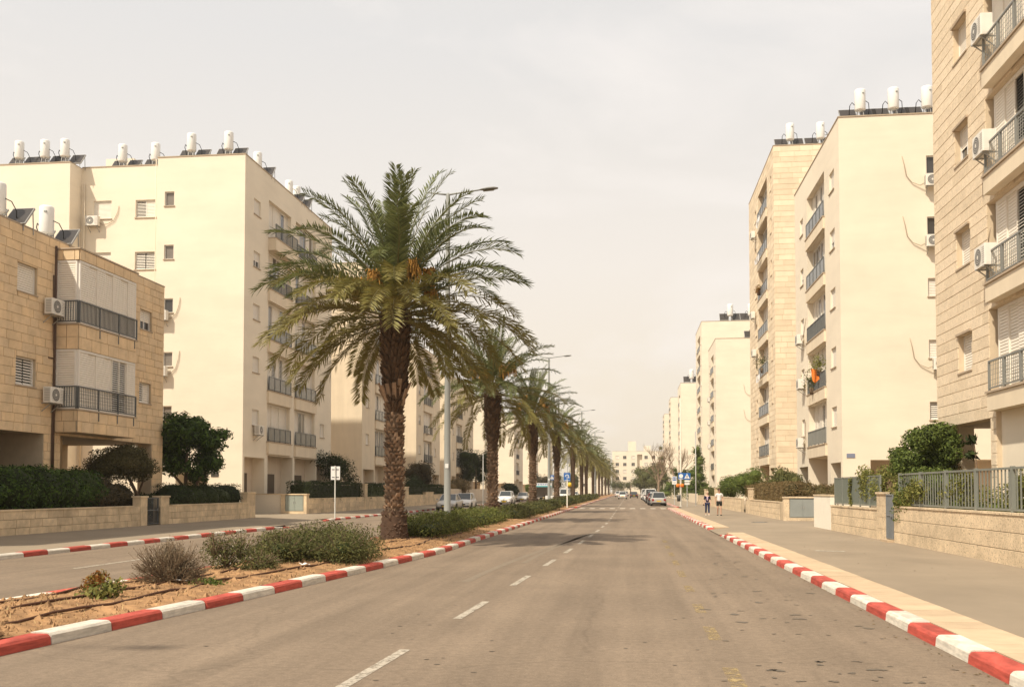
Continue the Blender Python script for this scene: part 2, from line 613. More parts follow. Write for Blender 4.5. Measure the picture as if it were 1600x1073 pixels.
def medR(y):                       # road face of the median kerb
    if y >= 28:
        return -5.3
    t = (28 - y) / 18.0
    return -5.3 - 1.42 * (t ** 1.25 if t > 0 else 0)


def medL(y):
    if y >= 24:
        return -9.0
    return -9.0 - 0.62 * min(((24 - y) / 10.0), 1.8) - 0.7 * max(0.0, 9.0 - y)


def kerb(name, fx, y0, y1, side, step=1.12, w=0.27, h=0.13, solid_to=110.0, first=0, zb=-0.02, taper=None):
    """row of painted stones; side=+1: the stones lie on the +X side of the face"""
    root = thing(name, None, None)
    root['kind'] = 'structure'
    far = MB()
    i = 0
    y = y0
    while y < y1 - 0.01:
        ye = min(y + step, y1)
        g = 0.011
        jx, jz = random.uniform(-0.013, 0.013), random.uniform(-0.008, 0.008)
        mb = MB()

        def sec(yy):
            x = fx(yy)
            hh = h + jz
            if taper:
                hh = taper(yy, hh)
            s = side
            return [(x + jx, zb), (x + jx + s * 0.012, hh - 0.035), (x + jx + s * 0.04, hh - 0.006), (x + jx + s * 0.07, hh), (x + jx + s * w, hh), (x + jx + s * w, zb)]
        tgt = mb if y < solid_to else far
        a, b = sec(y + g), sec(ye - g)
        pa = [(px, y + g, pz) for px, pz in a]
        pb = [(px, ye - g, pz) for px, pz in b]
        c = (i + first) % 2
        for k in range(5):
            tgt.poly([pa[k], pb[k], pb[k + 1], pa[k + 1]], c)
        tgt.poly(pa[::-1], c)
        tgt.poly(pb, c)
        if tgt is mb:
            mb.mi = [0] * len(mb.f)
            mb.build('kerb_stone', M_KWHITE if c else M_RED, root)
        y = ye
        i += 1
    if far.f:
        tag(far.build('distant_kerb_stones', [M_RED, M_KWHITE], root), kind='stuff')
    return root


KR = lambda y: 3.45
kerb('kerb', KR, 4.0, 39.5, 1, first=1, taper=lambda y, h: h if y < 37.5 else 0.035 + (h - 0.035) * max(0, (39.5 - y) / 2.0))
kerb('kerb', KR, 44.6, 94.0, 1, taper=lambda y, h: h if y > 46.5 else 0.035 + (h - 0.035) * max(0, (y - 44.6) / 1.9))
kerb('kerb', lambda y: 4.5, 99.0, 300.0, 1, solid_to=100)
kerb('kerb', medR, 5.0, 94.6, -1, step=1.15)
kerb('kerb', medR, 98.6, 400.0, -1, step=1.15, solid_to=115)
kerb('kerb', medL, 5.0, 94.6, 1, first=1, solid_to=80)
kerb('kerb', medL, 98.6, 400.0, 1, step=1.15, solid_to=99)
KL = lambda y: -16.05
kerb('kerb', KL, 18.0, 45.3, -1, step=1.1, taper=lambda y, h: h if y < 43.5 else 0.03 + (h - 0.03) * max(0, (45.3 - y) / 1.8))
kerb('kerb', lambda y: -17.3, 54.4, 79.5, -1, step=1.1, taper=lambda y, h: h if y > 56 else 0.03 + (h - 0.03) * max(0, (y - 54.4) / 1.6))
kerb('kerb', lambda y: -17.6, 80.0, 330.0, -1, solid_to=81)

# pavements: right, left (rising gently to its garden walls)
sheet('pavement', [(4.37, 0.128), (8.3, 0.13)], -5, 39.5, 0.0, M_SIDE)
sheet('pavement', [(4.37, 0.128), (12.5, 0.128)], 44.6, 55.5, 0.0, M_SIDE)
sheet('pavement', [(4.37, 0.128), (8.6, 0.13)], 55.5, 94.0, 0.0, M_SIDE)
sheet('pavement', [(4.8, 0.128), (8.6, 0.13)], 94.0, 330, 0.0, M_SIDE)
mb = MB()                                      # driveway crossing: kerb dropped, the pavement ramps down to the road
mb.poly([(3.45, 39.5, 0.03), (3.45, 44.6, 0.03), (4.37, 44.6, 0.128), (4.37, 39.5, 0.128)])
mb.poly([(4.37, 39.5, 0.128), (4.37, 44.6, 0.128), (12.5, 44.6, 0.128), (12.5, 42.3, 0.128), (8.3, 39.5, 0.13)])
tag(mb.build('driveway', M_SIDE), kind='structure')
sheet('pavement', [(-21.0, 0.24), (-16.3, 0.128)], 8, 45.3, 0.0, M_SIDE)
sheet('pavement', [(-21.0, 0.24), (-17.55, 0.128)], 54.4, 330, 0.0, M_SIDE)
mb = MB()
mb.poly([(-16.3, 45.3, 0.128), (-16.05, 45.3, 0.03), (-17.3, 54.4, 0.03), (-17.55, 54.4, 0.128), (-21, 54.4, 0.24), (-21, 45.3, 0.24)])
mb.poly([(-21, 53.4, 0.24), (-21, 62.3, 0.24), (-30, 62.3, 0.26), (-30, 53.4, 0.26)])
tag(mb.build('driveway', M_SIDE), kind='structure')
# garden ground behind the walls
sheet('garden_ground', [(8.45, 0.35), (40, 0.35)], 5, 42.2, 0.0, M_GROUND)
sheet('garden_ground', [(8.45, 0.35), (40, 0.35)], 55.6, 400, 0.0, M_GROUND)
sheet('garden_ground', [(-60, 0.35), (-21.2, 0.35)], 10, 53.2, 0.0, M_GROUND)
sheet('garden_ground', [(-60, 0.35), (-21.2, 0.35)], 62.4, 400, 0.0, M_GROUND)

# cream edging slabs behind the right kerb
er = thing('edging_strip', None, None)
er['kind'] = 'structure'
y = 4.0
while y < 94:
    if not (39.0 < y < 44.4):
        m_ = MB()
        g = 0.004
        L = 0.6 if y < 39 else 0.6
        z_ = 0.131 + random.uniform(-0.002, 0.003)
        m_.box(3.728, 4.362, y + g, y + L - g, 0.0, z_)
        m_.build('edging_slab', M_CONC, er)
    y += 0.6

# painted lines
cl = lambda y: -1.24 - 1.35 * max(0.0, (60 - y) / 51.0) ** 1.7
lines = thing('lane_markings', None, None)
lines['kind'] = 'structure'
for k in range(-1, 17):
    ya = 8.72 + 4.82 * k
    yb = ya + 2.15
    mb = MB()
    mb.poly([(cl(ya) - 0.06, ya, 0.004), (cl(ya) + 0.06, ya, 0.004), (cl(yb) + 0.06, yb, 0.004), (cl(yb) - 0.06, yb, 0.004)])
    mb.build('lane_dash', M_LINE, lines)
for k in range(30):
    ya = 100 + 5.5 * k
    mb = MB()
    mb.poly([(-1.3, ya, 0.004), (-1.18, ya, 0.004), (-1.18, ya + 2.4, 0.004), (-1.3, ya + 2.4, 0.004)])
    mb.build('lane_dash', M_LINE, lines)
for k in range(18):                                   # left carriageway
    ya = 14.5 + 6.6 * k
    mb = MB()
    mb.poly([(-12.62, ya, 0.004), (-12.5, ya, 0.004), (-12.5, ya + 3.4, 0.004), (-12.62, ya + 3.4, 0.004)])
    mb.build('lane_dash', M_LINE, lines)
for k, ya in enumerate((7.6, 9.0, 12.0, 14.6, 17.6, 20.6, 23.8, 27.0, 30.5, 34.0)):
    yb = ya + (1.15 if k < 5 else 1.6)
    mb = MB()
    x = 0.9 + 0.008 * ya
    mb.poly([(x - 0.075, ya, 0.004), (x + 0.075, ya, 0.004), (x + 0.08, yb, 0.004), (x - 0.07, yb, 0.004)])
    mb.build('yellow_dash', M_YEL, lines)
for k in range(9):
    x = -4.95 + 0.98 * k
    mb = MB()
    mb.poly([(x, 94.9, 0.004), (x + 0.5, 94.9, 0.004), (x + 0.5, 98.4, 0.004), (x, 98.4, 0.004)])
    mb.build('crossing_bar', M_CROSS, lines)
mb = MB()
mb.poly([(5.0, 27.6, 0.134), (5.75, 27.4, 0.134), (5.76, 27.75, 0.134), (5.0, 27.95, 0.134)])
mb.build('paint_mark', M_LINE, lines)

# oil spots and damp patches in the parking lane: irregular thin sheets, real stains
M_OIL = mat('oil_stain', (0.115, 0.092, 0.068), 0.6, 0.25, 12)
st = MB()
for k in range(95):
    cy = 9.5 + 19 * random.random() ** 1.4
    cx = random.gauss(2.15, 0.5)
    if cx > 3.25 or cx < 1.0:
        continue
    r_ = random.choice((0.02, 0.025, 0.035, 0.06))
    n_ = 9
    ph = random.random() * 6
    pts = []
    for i in range(n_):
        t = 2 * math.pi * i / n_
        q = r_ * (1 + 0.35 * math.sin(2 * t + ph) + 0.25 * math.sin(3 * t + 2 * ph) + random.uniform(-0.15, 0.15))
        pts.append((cx + q * 1.25 * math.cos(t), cy + q * 1.1 * math.sin(t), 0.0045))
    st.poly(pts)
for k in range(170):
    cy = 9 + 34 * random.random() ** 1.4
    cx = random.uniform(-5.0, 3.2)
    r_ = random.uniform(0.008, 0.024)
    st.poly([(cx + r_ * 1.6 * math.cos(t) * random.uniform(0.6, 1.2), cy + r_ * math.sin(t) * random.uniform(0.6, 1.2), 0.0045) for t in [i * math.pi / 4 for i in range(8)]])
tag(st.build('oil_spots', M_OIL), kind='stuff')
# tyre marks and a long sealed joint near the median
sk = MB()
for (x0, y0, x1, y1, w) in ((-3.2, 19, -0.9, 46, 0.09), (-2.6, 24, -1.0, 48, 0.07)):
    pr = None
    for i in range(15):
        t = i / 14
        x = x0 + (x1 - x0) * (t ** 1.4)
        yy = y0 + (y1 - y0) * t
        if pr:
            sk.poly([(pr[0] - w, pr[1], 0.003), (pr[0] + w, pr[1], 0.003), (x + w, yy, 0.003), (x - w, yy, 0.003)])
        pr = (x, yy)
M_SKID = mat('tyre_mark', (0.20, 0.158, 0.115), 0.8, 0.15, 5)
tag(sk.build('tyre_marks', M_SKID), kind='stuff')
# fallen leaves and grit along the right gutter
gr = MB()
for k in range(150):
    yy = 9 + 32 * random.random() ** 1.5
    xx = 3.42 - abs(random.gauss(0, 0.14)) if random.random() < 0.75 else random.uniform(4.5, 8.2)
    zz = 0.006 if xx < 3.45 else 0.138
    a = random.random() * 6.28
    r_ = random.uniform(0.012, 0.035)
    gr.poly([(xx + r_ * math.cos(a), yy + r_ * math.sin(a), zz), (xx - r_ * 0.5 * math.sin(a), yy + r_ * 0.5 * math.cos(a), zz + 0.008),
             (xx - r_ * math.cos(a), yy - r_ * math.sin(a), zz + 0.002), (xx + r_ * 0.5 * math.sin(a), yy - r_ * 0.5 * math.cos(a), zz + 0.006)])
tag(gr.build('fallen_leaves', M_LEAF_HB), kind='stuff')

# ------------------------------------------------------------------ median soil, clods, drip hoses
mb = MB()
ys = [5 + 0.35 * i for i in range(int(60 / 0.35))] + [66 + 4 * i for i in range(8)]
ys[-1] = 94.5
NX = 14


def soil_z(x, y, l, r_):
    t = (x - l) / (r_ - l)
    return 0.115 + 0.10 * math.sin(math.pi * t) + 0.022 * math.sin(x * 5.1 + y * 2.3) * math.sin(y * 3.7 - x) + 0.016 * math.sin(x * 11 + y * 7)


for j, y in enumerate(ys):
    l_, r_ = medL(y) + 0.25, medR(y) - 0.25
    for i in range(NX + 1):
        x = l_ + (r_ - l_) * i / NX
        mb.v.append((x, y, soil_z(x, y, l_, r_)))
for j in range(len(ys) - 1):
    for i in range(NX):
        a = j * (NX + 1) + i
        mb.f.append((a, a + 1, a + NX + 2, a + NX + 1))
        mb.mi.append(0)
        mb.sm.append(True)
tag(mb.build('median_soil', M_SOIL), kind='structure')
sheet('median_soil', [(-8.75, 0.12), (-7.1, 0.2), (-5.55, 0.12)], 98.6, 400, 0, M_SOIL)
V = []
for k in range(5200):
    y = 10 + 30 * random.random() ** 1.3
    l_, r_ = medL(y) + 0.3, medR(y) - 0.3
    x = l_ + (r_ - l_) * random.random()
    z = soil_z(x, y, l_ - 0.05, r_ + 0.05)
    s = random.uniform(0.012, 0.045) * (2.0 if random.random() < 0.08 else 1)
    p = [Vector((x + s * random.uniform(0.6, 1.3) * math.cos(t + k), y + s * random.uniform(0.6, 1.3) * math.sin(t + k), z - 0.01)) for t in (0, 1.57, 3.14, 4.71)]
    top = Vector((x + s * 0.2, y, z + s * random.uniform(0.5, 1.0)))
    for i in range(4):
        V += [p[i], p[(i + 1) % 4], top]
tag(link('soil_clods', quads_mesh('soil_clods', np.array([tuple(v) for v in V]), M_CLOD, 3)), kind='stuff')
# dry grass wisps
V = []
for k in range(2200):
    y = 11 + 24 * random.random() ** 1.2
    l_, r_ = medL(y) + 0.3, medR(y) - 0.3
    x = l_ + (r_ - l_) * random.random() ** 1.3
    z = soil_z(x, y, l_ - 0.05, r_ + 0.05)
    a = random.random() * 6.28
    h_ = random.uniform(0.02, 0.07)
    dx, dy = 0.006 * math.cos(a), 0.006 * math.sin(a)
    V += [(x - dx, y - dy, z - 0.01), (x + dx, y + dy, z - 0.01), (x + random.uniform(-0.05, 0.05), y + random.uniform(-0.05, 0.05), z + h_)]
tag(link('dry_grass', quads_mesh('dry_grass', np.array(V), mat('dry_straw', (0.45, 0.33, 0.16), 0.9, 0.2, 5, rand=0.3), 3)), kind='stuff')
for k, t in enumerate((0.22, 0.5, 0.76)):
    pts = []
    for i in range(46):
        y = 9.5 + 0.6 * i
        l_, r_ = medL(y) + 0.25, medR(y) - 0.25
        x = l_ + (r_ - l_) * (t + 0.035 * math.sin(y * 0.8 + k * 2))
        pts.append((x, y, soil_z(x, y, l_, r_) + 0.016 + 0.008 * math.sin(y * 3 + k)))
    mb = MB()
    mb.tube(pts, 0.021, 5)
    tag(mb.build('drip_hose', M_HOSE), ('brown drip hose along the far edge of the median soil', 'brown drip hose down the middle of the median soil',
        'brown drip hose nearest the red and white kerb on the median soil')[k], 'hose', 'drip hoses on the median')
for (x, y, s, lab) in ((-7.55, 15.9, 0.13, 'white crumpled litter beside the dry twiggy shrub on the median'), (-6.75, 19.9, 0.14, 'white crumpled litter in front of the big low hedge on the median')):
    mb = MB()
    l_, r_ = medL(y) + 0.25, medR(y) - 0.25
    z = soil_z(x, y, l_, r_)
    pts = {}
    for i in range(4):
        for j in range(3):
            pts[i, j] = (x + (i - 1.5) * s * 0.5 + random.uniform(-.02, .02), y + (j - 1) * s * 0.5, z + 0.02 + random.uniform(0, 0.05))
    for i in range(3):
        for j in range(2):
            mb.poly([pts[i, j], pts[i + 1, j], pts[i + 1, j + 1], pts[i, j + 1]])
    tag(mb.build('litter', M_SWHITE), lab, 'litter')


# ------------------------------------------------------------------ facades
class Fac:
    def __init__(s, face, c, a0, a1):
        s.face, s.c, s.a0, s.a1 = face, c, a0, a1
        s.rot = {'S': 0, 'E': math.pi / 2, 'W': -math.pi / 2, 'N': math.pi}[face]
        s.o = {'S': (a0, c), 'E': (c, a0), 'W': (c, a1), 'N': (a1, c)}[face]

    def u(s, lo, hi):
        return (lo - s.a0, hi - s.a0) if s.face in 'SE' else (s.a1 - hi, s.a1 - lo)

    def loc(s, root, u=0.0, z=0.0, y=0.0):
        c_, sn = math.cos(s.rot), math.sin(s.rot)
        return (s.o[0] + u * c_ - y * sn - root.location.x, s.o[1] + u * sn + y * c_ - root.location.y, z - root.location.z)


def wall_sheet(root, fac, z0, z1, ops, m, name='wall', backm=None):
    """ops: (lo, hi, za, zb, depth, closed)"""
    W = fac.a1 - fac.a0
    O = [(*fac.u(lo, hi), za, zb, d, cl_) for lo, hi, za, zb, d, cl_ in ops]
    us = sorted({0.0, W} | {round(v, 4) for o in O for v in o[:2] if 0 < v < W})
    zs = sorted({z0, z1} | {round(v, 4) for o in O for v in o[2:4] if z0 < v < z1})
    mb = MB()
    for a, b in zip(us[:-1], us[1:]):
        for c, d in zip(zs[:-1], zs[1:]):
            mu, mz = (a + b) / 2, (c + d) / 2
            if any(o[0] < mu < o[1] and o[2] < mz < o[3] for o in O):
                continue
            mb.poly([(a, 0, c), (b, 0, c), (b, 0, d), (a, 0, d)])
    for a, b, c, d, dep, cl_ in O:
        if dep <= 0:
            continue
        mb.poly([(a, 0, c), (a, dep, c), (a, dep, d), (a, 0, d)])
        mb.poly([(b, 0, c), (b, 0, d), (b, dep, d), (b, dep, c)])
        mb.poly([(a, 0, d), (a, dep, d), (b, dep, d), (b, 0, d)])
        mb.poly([(a, 0, c), (b, 0, c), (b, dep, c), (a, dep, c)])
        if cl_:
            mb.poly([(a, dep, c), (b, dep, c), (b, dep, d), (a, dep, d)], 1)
    return mb.build(name, [m, backm or m], root, fac.loc(root), fac.rot)


WC = {}


def slat_profile(mb, x0, x1, z0, z1, y, pitch, opened, mi=0, dark=1):
    n = max(3, int(round((z1 - z0) / pitch)))
    p = (z1 - z0) / n
    for i in range(n):
        z = z0 + i * p
        if opened:
            mb.poly([(x0, y, z), (x1, y, z), (x1, y + 0.05, z + p * 0.62), (x0, y + 0.05, z + p * 0.62)], mi)
        else:
            mb.poly([(x0, y, z), (x1, y, z), (x1, y + 0.006, z + p * 0.74), (x0, y + 0.006, z + p * 0.74)], mi)
            mb.poly([(x0, y + 0.006, z + p * 0.74), (x1, y + 0.006, z + p * 0.74), (x1, y + 0.035, z + p * 0.80), (x0, y + 0.035, z + p * 0.80)], mi)
            mb.poly([(x0, y + 0.035, z + p * 0.80), (x1, y + 0.035, z + p * 0.80), (x1, y, z + p), (x0, y, z + p)], mi)
    if opened:
        mb.poly([(x0, y + 0.075, z0), (x1, y + 0.075, z0), (x1, y + 0.075, z1), (x0, y + 0.075, z1)], dark)  # black sheet stands in for the shade behind open slats


def ring(mb, x0, x1, z0, z1, y0, y1, t, mi=0):
    mb.box(x0, x1, y0, y1, z0, z0 + t, mi)
    mb.box(x0, x1, y0, y1, z1 - t, z1, mi)
    mb.box(x0, x0 + t, y0, y1, z0 + t, z1 - t, mi)
    mb.box(x1 - t, x1, y0, y1, z0 + t, z1 - t, mi)


def win_meshes(kind, w, h, d):
    key = (kind, round(w, 2), round(h, 2), round(d, 2))
    if key in WC:
        return WC[key]
    out = {}
    f = MB()
    ring(f, 0.003, w - 0.003, 0.003, h - 0.003, d - 0.07, d + 0.03, 0.05)
    if kind in ('glass', 'louvre', 'halfglass', 'dark') and w > 0.75:
        f.box(w / 2 - 0.025, w / 2 + 0.025, d - 0.06, d + 0.025, 0.055, h - 0.055)
    out['window'] = f.mesh('window', M_WHITE)
    s = MB()
    s.box(-0.05, w + 0.05, -0.06, d - 0.075, -0.055, 0.0)
    out['sill'] = s.mesh('sill', M_COPING)
    i0, i1, j0, j1 = 0.055, w - 0.055, 0.055, h - 0.055
    if kind in ('glass', 'dark', 'halfglass'):
        g = MB()
        g.poly([(i0, d - 0.01, j0), (i1, d - 0.01, j0), (i1, d - 0.01, j1), (i0, d - 0.01, j1)])
        out['pane'] = g.mesh('pane', M_GLASS if kind != 'glass' else M_CURT)
    if kind in ('shutter', 'halfglass'):
        q = MB()
        slat_profile(q, i0, i1, j0 if kind == 'shutter' else j0 + (j1 - j0) * 0.42, j1, d - 0.05, 0.085, False)
        out['shutter'] = q.mesh('shutter', M_SLAT)
    if kind == 'louvre':
        q = MB()
        slat_profile(q, i0, w / 2 - 0.03, j0, j1, d - 0.06, 0.10, True)
        slat_profile(q, w / 2 + 0.03, i1, j0, j1, d - 0.045, 0.10, False)
        out['shutter'] = q.mesh('shutter', [M_SLAT, M_BLACK])
    if kind == 'louvre2':
        q = MB()
        slat_profile(q, i0, w / 2 - 0.03, j0, j1, d - 0.06, 0.11, True)
        slat_profile(q, w / 2 + 0.03, i1, j0, j1, d - 0.06, 0.11, True)
        out['shutter'] = q.mesh('shutter', [M_SLAT, M_BLACK])
    WC[key] = out
    return out


def window(root, fac, lo, hi, z0, z1, kind='shutter', d=0.16, frame=True):
    u0, u1 = fac.u(lo, hi)
    ms = win_meshes(kind, u1 - u0, z1 - z0, d)
    w = link('window', ms['window'], root, fac.loc(root, u0, z0), fac.rot)
    for k, me in ms.items():
        if k != 'window':
            link(k, me, w)
    return w


PC = {}


def panel_mesh(w, h, opened, pitch=0.09):
    key = (round(w, 2), round(h, 2), opened, pitch)
    if key not in PC:
        q = MB()
        ring(q, 0.0, w, 0, h, 0, 0.05, 0.035)
        slat_profile(q, 0.036, w - 0.036, 0.036, h - 0.036, -0.002, pitch, opened)
        PC[key] = q.mesh('shutter_panel', [M_SLAT, M_BLACK])
    return PC[key]


def balcony_window(root, fac, lo, hi, z0, z1, d, pattern, pw=0.62):
    """glazed or shuttered closing of a balcony at depth d; pattern letters: c closed, o open slats, g glass, d dark gap"""
    u0, u1 = fac.u(lo, hi)
    W, H = u1 - u0, z1 - z0
    f = MB()
    f.box(0.003, W - 0.003, d - 0.10, d + 0.02, H - 0.09, H - 0.004)
    f.box(0.003, 0.06, d - 0.10, d + 0.02, 0.004, H - 0.09)
    f.box(W - 0.06, W - 0.003, d - 0.10, d + 0.02, 0.004, H - 0.09)
    f.box(0.06, W - 0.06, d - 0.10, d + 0.02, 0.004, 0.05)
    w = f.build('balcony_window', M_WHITE, root, fac.loc(root, u0, z0), fac.rot)
    n = max(1, int(round((W - 0.12) / pw)))
    p = (W - 0.12) / n
    for i in range(n):
        k = pattern[i % len(pattern)]
        yy = d - 0.085 + (0.042 if i % 2 else 0.0)
        if k in 'co':
            link('shutter_panel', panel_mesh(p - 0.004, H - 0.146, k == 'o'), w, (0.06 + i * p + 0.002, yy, 0.053))
        else:
            g = MB()
            ring(g, 0.06 + i * p + 0.002, 0.06 + (i + 1) * p - 0.002, 0.053, H - 0.095, yy, yy + 0.04, 0.04)
            g.build('pane_frame', M_WHITE, w)
            g = MB()
            g.poly([(0.1 + i * p, yy + 0.02, 0.09), (0.02 + (i + 1) * p, yy + 0.02, 0.09), (0.02 + (i + 1) * p, yy + 0.02, H - 0.13), (0.1 + i * p, yy + 0.02, H - 0.13)])
            g.build('pane', M_GLASS if k == 'd' else M_CURT, w)
    return w


def railing(root, fac, lo, hi, z, h, y, style='bars', m=None, step=0.11, ends=True, post=1.15, ret=0.0):
    """railing along a facade line; bars are joined (each is 1-2 pixels wide)"""
    m = m or M_RAIL
    u0, u1 = fac.u(lo, hi)
    W = u1 - u0
    r_ = MB()
    r_.box(0, W, y - 0.025, y + 0.025, h - 0.05, h)
    r_.box(0, W, y - 0.02, y + 0.02, 0.06, 0.10)
    n = max(1, int(round(W / post)))
    for i in range(n + 1):
        x = min(max(W * i / n, 0.025), W - 0.025)
        r_.box(x - 0.025, x + 0.025, y - 0.03, y + 0.03, -0.03, h - 0.052)
    if ret:
        for x in (0.02, W - 0.02):
            r_.box(x - 0.02, x + 0.02, y + 0.027, y + ret, h - 0.05, h)
            r_.box(x - 0.02, x + 0.02, y + 0.027, y + ret, 0.06, 0.10)
    o = r_.build('balcony_railing', m, root, fac.loc(root, u0, z), fac.rot)
    b = MB()
    if style == 'bars':
        k = int(W / step)
        for i in range(1, k):
            x = W * i / k
            b.box(x - 0.011, x + 0.011, y - 0.011, y + 0.011, 0.101, h - 0.051)
        if ret:
            q = int(ret / step)
            for x in (0.02, W - 0.02):
                for i in range(1, q + 1):
                    yy = y + ret * i / (q + 0.5)
                    b.box(x - 0.011, x + 0.011, yy - 0.011, yy + 0.011, 0.101, h - 0.051)
        tag(b.build('railing_bars', m, o), kind='stuff')
    elif style == 'mesh':
        k = int(W / 0.13)
        for i in range(1, k):
            x = W * i / k
            b.box(x - 0.006, x + 0.006, y - 0.006, y + 0.006, 0.101, h - 0.051)
        for j in range(1, int(h / 0.14)):
            b.box(0.0, W, y + 0.007, y + 0.013, 0.14 * j + 0.03, 0.14 * j + 0.039)
        tag(b.build('railing_bars', m, o), kind='stuff')
    else:
        for i in range(n):
            b = MB()
            b.box(W * i / n + 0.03, W * (i + 1) / n - 0.03, y - 0.006, y + 0.006, 0.102, h - 0.052)
            b.build('railing_panel', M_PANEL, o)
    return o


def slab_band(root, fac, lo, hi, z0, z1, prot, m, cap=True, inner=0.0):
    u0, u1 = fac.u(lo, hi)
    b = MB()
    b.box(0, u1 - u0, -prot, -0.002 if not inner else inner, 0, z1 - z0 - 0.061)
    o = b.build('balcony_slab', m, root, fac.loc(root, u0, z0), fac.rot)
    b = MB()
    b.box(-0.03, u1 - u0 + 0.03, -prot - 0.04, 0.02, z1 - z0 - 0.06, z1 - z0)
    b.build('slab_coping', M_COPING, o)
    return o


STONE = {}


def stone_mesh(L, h, t, m):
    key = (round(L * 100), round(h, 3), m.name)
    if key not in STONE:
        b = MB()
        c = 0.006
        A = [(0, 0, 0), (L, 0, 0), (L, 0, h), (0, 0, h)]
        B_ = [(0, -t + c, 0), (L, -t + c, 0), (L, -t + c, h), (0, -t + c, h)]
        C_ = [(c, -t, c), (L - c, -t, c), (L - c, -t, h - c), (c, -t, h - c)]
        for i in range(4):
            j = (i + 1) % 4
            b.poly([A[i], A[j], B_[j], B_[i]])
            b.poly([B_[i], B_[j], C_[j], C_[i]])
        b.poly(C_)
        STONE[key] = b.mesh('stone', m)
    return STONE[key]


def clad(root, fac, z0, z1, ops, rowh, lmin, lmax, m, limit=300, t=0.03, gap=0.013, name='stone', seed=1, vgap=None):
    """courses of facing stones on a wall face, cut round the openings"""
    rd = random.Random(seed)
    vgap = gap if vgap is None else vgap
    W = fac.a1 - fac.a0
    O = [(*fac.u(o[0], o[1]), o[2], o[3]) for o in ops]
    rows = max(1, int(round((z1 - z0) / rowh)))
    rh = (z1 - z0) / rows
    S = []
    for r_ in range(rows):
        za, zb = z0 + r_ * rh, z0 + (r_ + 1) * rh
        x = -round(rd.uniform(0, lmax) * 20) / 20
        cuts = []
        while x < W:
            L = round(rd.uniform(lmin, lmax) * 20) / 20
            a, b = max(0, x), min(W, x + L)
            x += L
            if b - a > 0.08:
                cuts.append((a, b))
        for a, b in cuts:
            segs = [(a, b, za, zb)]
            for o in O:
                nx = []
                for (p, q, c, d) in segs:
                    if o[0] >= q or o[1] <= p or o[2] >= d - 0.02 or o[3] <= c + 0.02:
                        nx.append((p, q, c, d))
                        continue
                    if p < o[0]:
                        nx.append((p, o[0], c, d))
                    if q > o[1]:
                        nx.append((o[1], q, c, d))
                    mp_, mq = max(p, o[0]), min(q, o[1])
                    if c < o[2] - 0.05:
                        nx.append((mp_, mq, c, o[2]))
                    if d > o[3] + 0.05:
                        nx.append((mp_, mq, o[3], d))
                segs = nx
            S += [s for s in segs if s[1] - s[0] > 0.07]
    cs, sn = math.cos(fac.rot), math.sin(fac.rot)

    def dist(s):
        u = (s[0] + s[1]) / 2
        x, y = fac.o[0] + u * cs, fac.o[1] + u * sn
        return x * x + y * y + (s[2] - 2) ** 2
    S.sort(key=dist)
    far = MB()
    for i, (a, b, c, d) in enumerate(S):
        if i < limit:
            L = math.floor((b - a - vgap) * 100) / 100
            if L < 0.05:
                continue
            me = stone_mesh(L, d - c - gap, t, m)
            ob = link(name, me, root, None)
            du = (b - a - L) / 2
            base = fac.loc(root, a + du, c + gap / 2, rd.uniform(-0.004, 0.002))
            ob.location = base
            ob.rotation_euler = (0, 0, fac.rot)
        else:
            y = -t + rd.uniform(-0.004, 0.003)
            a2, b2, c2, d2 = a + vgap / 2, b - vgap / 2, c + gap / 2, d - gap / 2
            k = 0.01
            A = [(a2, 0, c2), (b2, 0, c2), (b2, 0, d2), (a2, 0, d2)]
            Bp = [(a2 + k, y, c2 + k), (b2 - k, y, c2 + k), (b2 - k, y, d2 - k), (a2 + k, y, d2 - k)]
            # shared vertices so that the colour varies stone by stone
            bi = len(far.v)
            far.v += A + Bp
            for q in range(4):
                r2 = (q + 1) % 4
                far.f.append((bi + q, bi + r2, bi + 4 + r2, bi + 4 + q))
                far.mi.append(0)
                far.sm.append(False)
            far.f.append((bi + 4, bi + 5, bi + 6, bi + 7))
            far.mi.append(0)
            far.sm.append(False)
    if far.f:
        tag(far.build('small_' + name + 's', m, root, fac.loc(root), fac.rot), kind='stuff')


def roof(root, x0, x1, y0, y1, z, par=0.7, m=None):
    b = MB()
    zz = z - par
    b.poly([(x0, y0, zz), (x1, y0, zz), (x1, y1, zz), (x0, y1, zz)])
    t = 0.2
    for (a, c, d, e) in ((x0, x1, y0 + t, y0 + t), (x0, x1, y1 - t, y1 - t)):
        b.poly([(a, d, zz), (c, d, zz), (c, d, z), (a, d, z)])
    for (xx) in (x0 + t, x1 - t):
        b.poly([(xx, y0, zz), (xx, y1, zz), (xx, y1, z), (xx, y0, z)])
    L = root.location
    o = b.build('roof', M_ROOF, root, (-L.x, -L.y, -L.z))
    c = MB()
    k = 0.035
    c.box(x0 - k, x1 + k, y0 - k, y0 + t + k, z, z + 0.06)
    c.box(x0 - k, x1 + k, y1 - t - k, y1 + k, z, z + 0.06)
    c.box(x0 - k, x0 + t + k, y0 + t + k, y1 - t - k, z, z + 0.06)
    c.box(x1 - t - k, x1 + k, y0 + t + k, y1 - t - k, z, z + 0.06)
    c.build('parapet_coping', M_COPING, o)
    return o


# ------------------------------------------------------------------ near left: limestone house
def ops_of(wins):
    return [(a, b, c, d, 0.16, False) for (a, b, c, d, k) in wins]


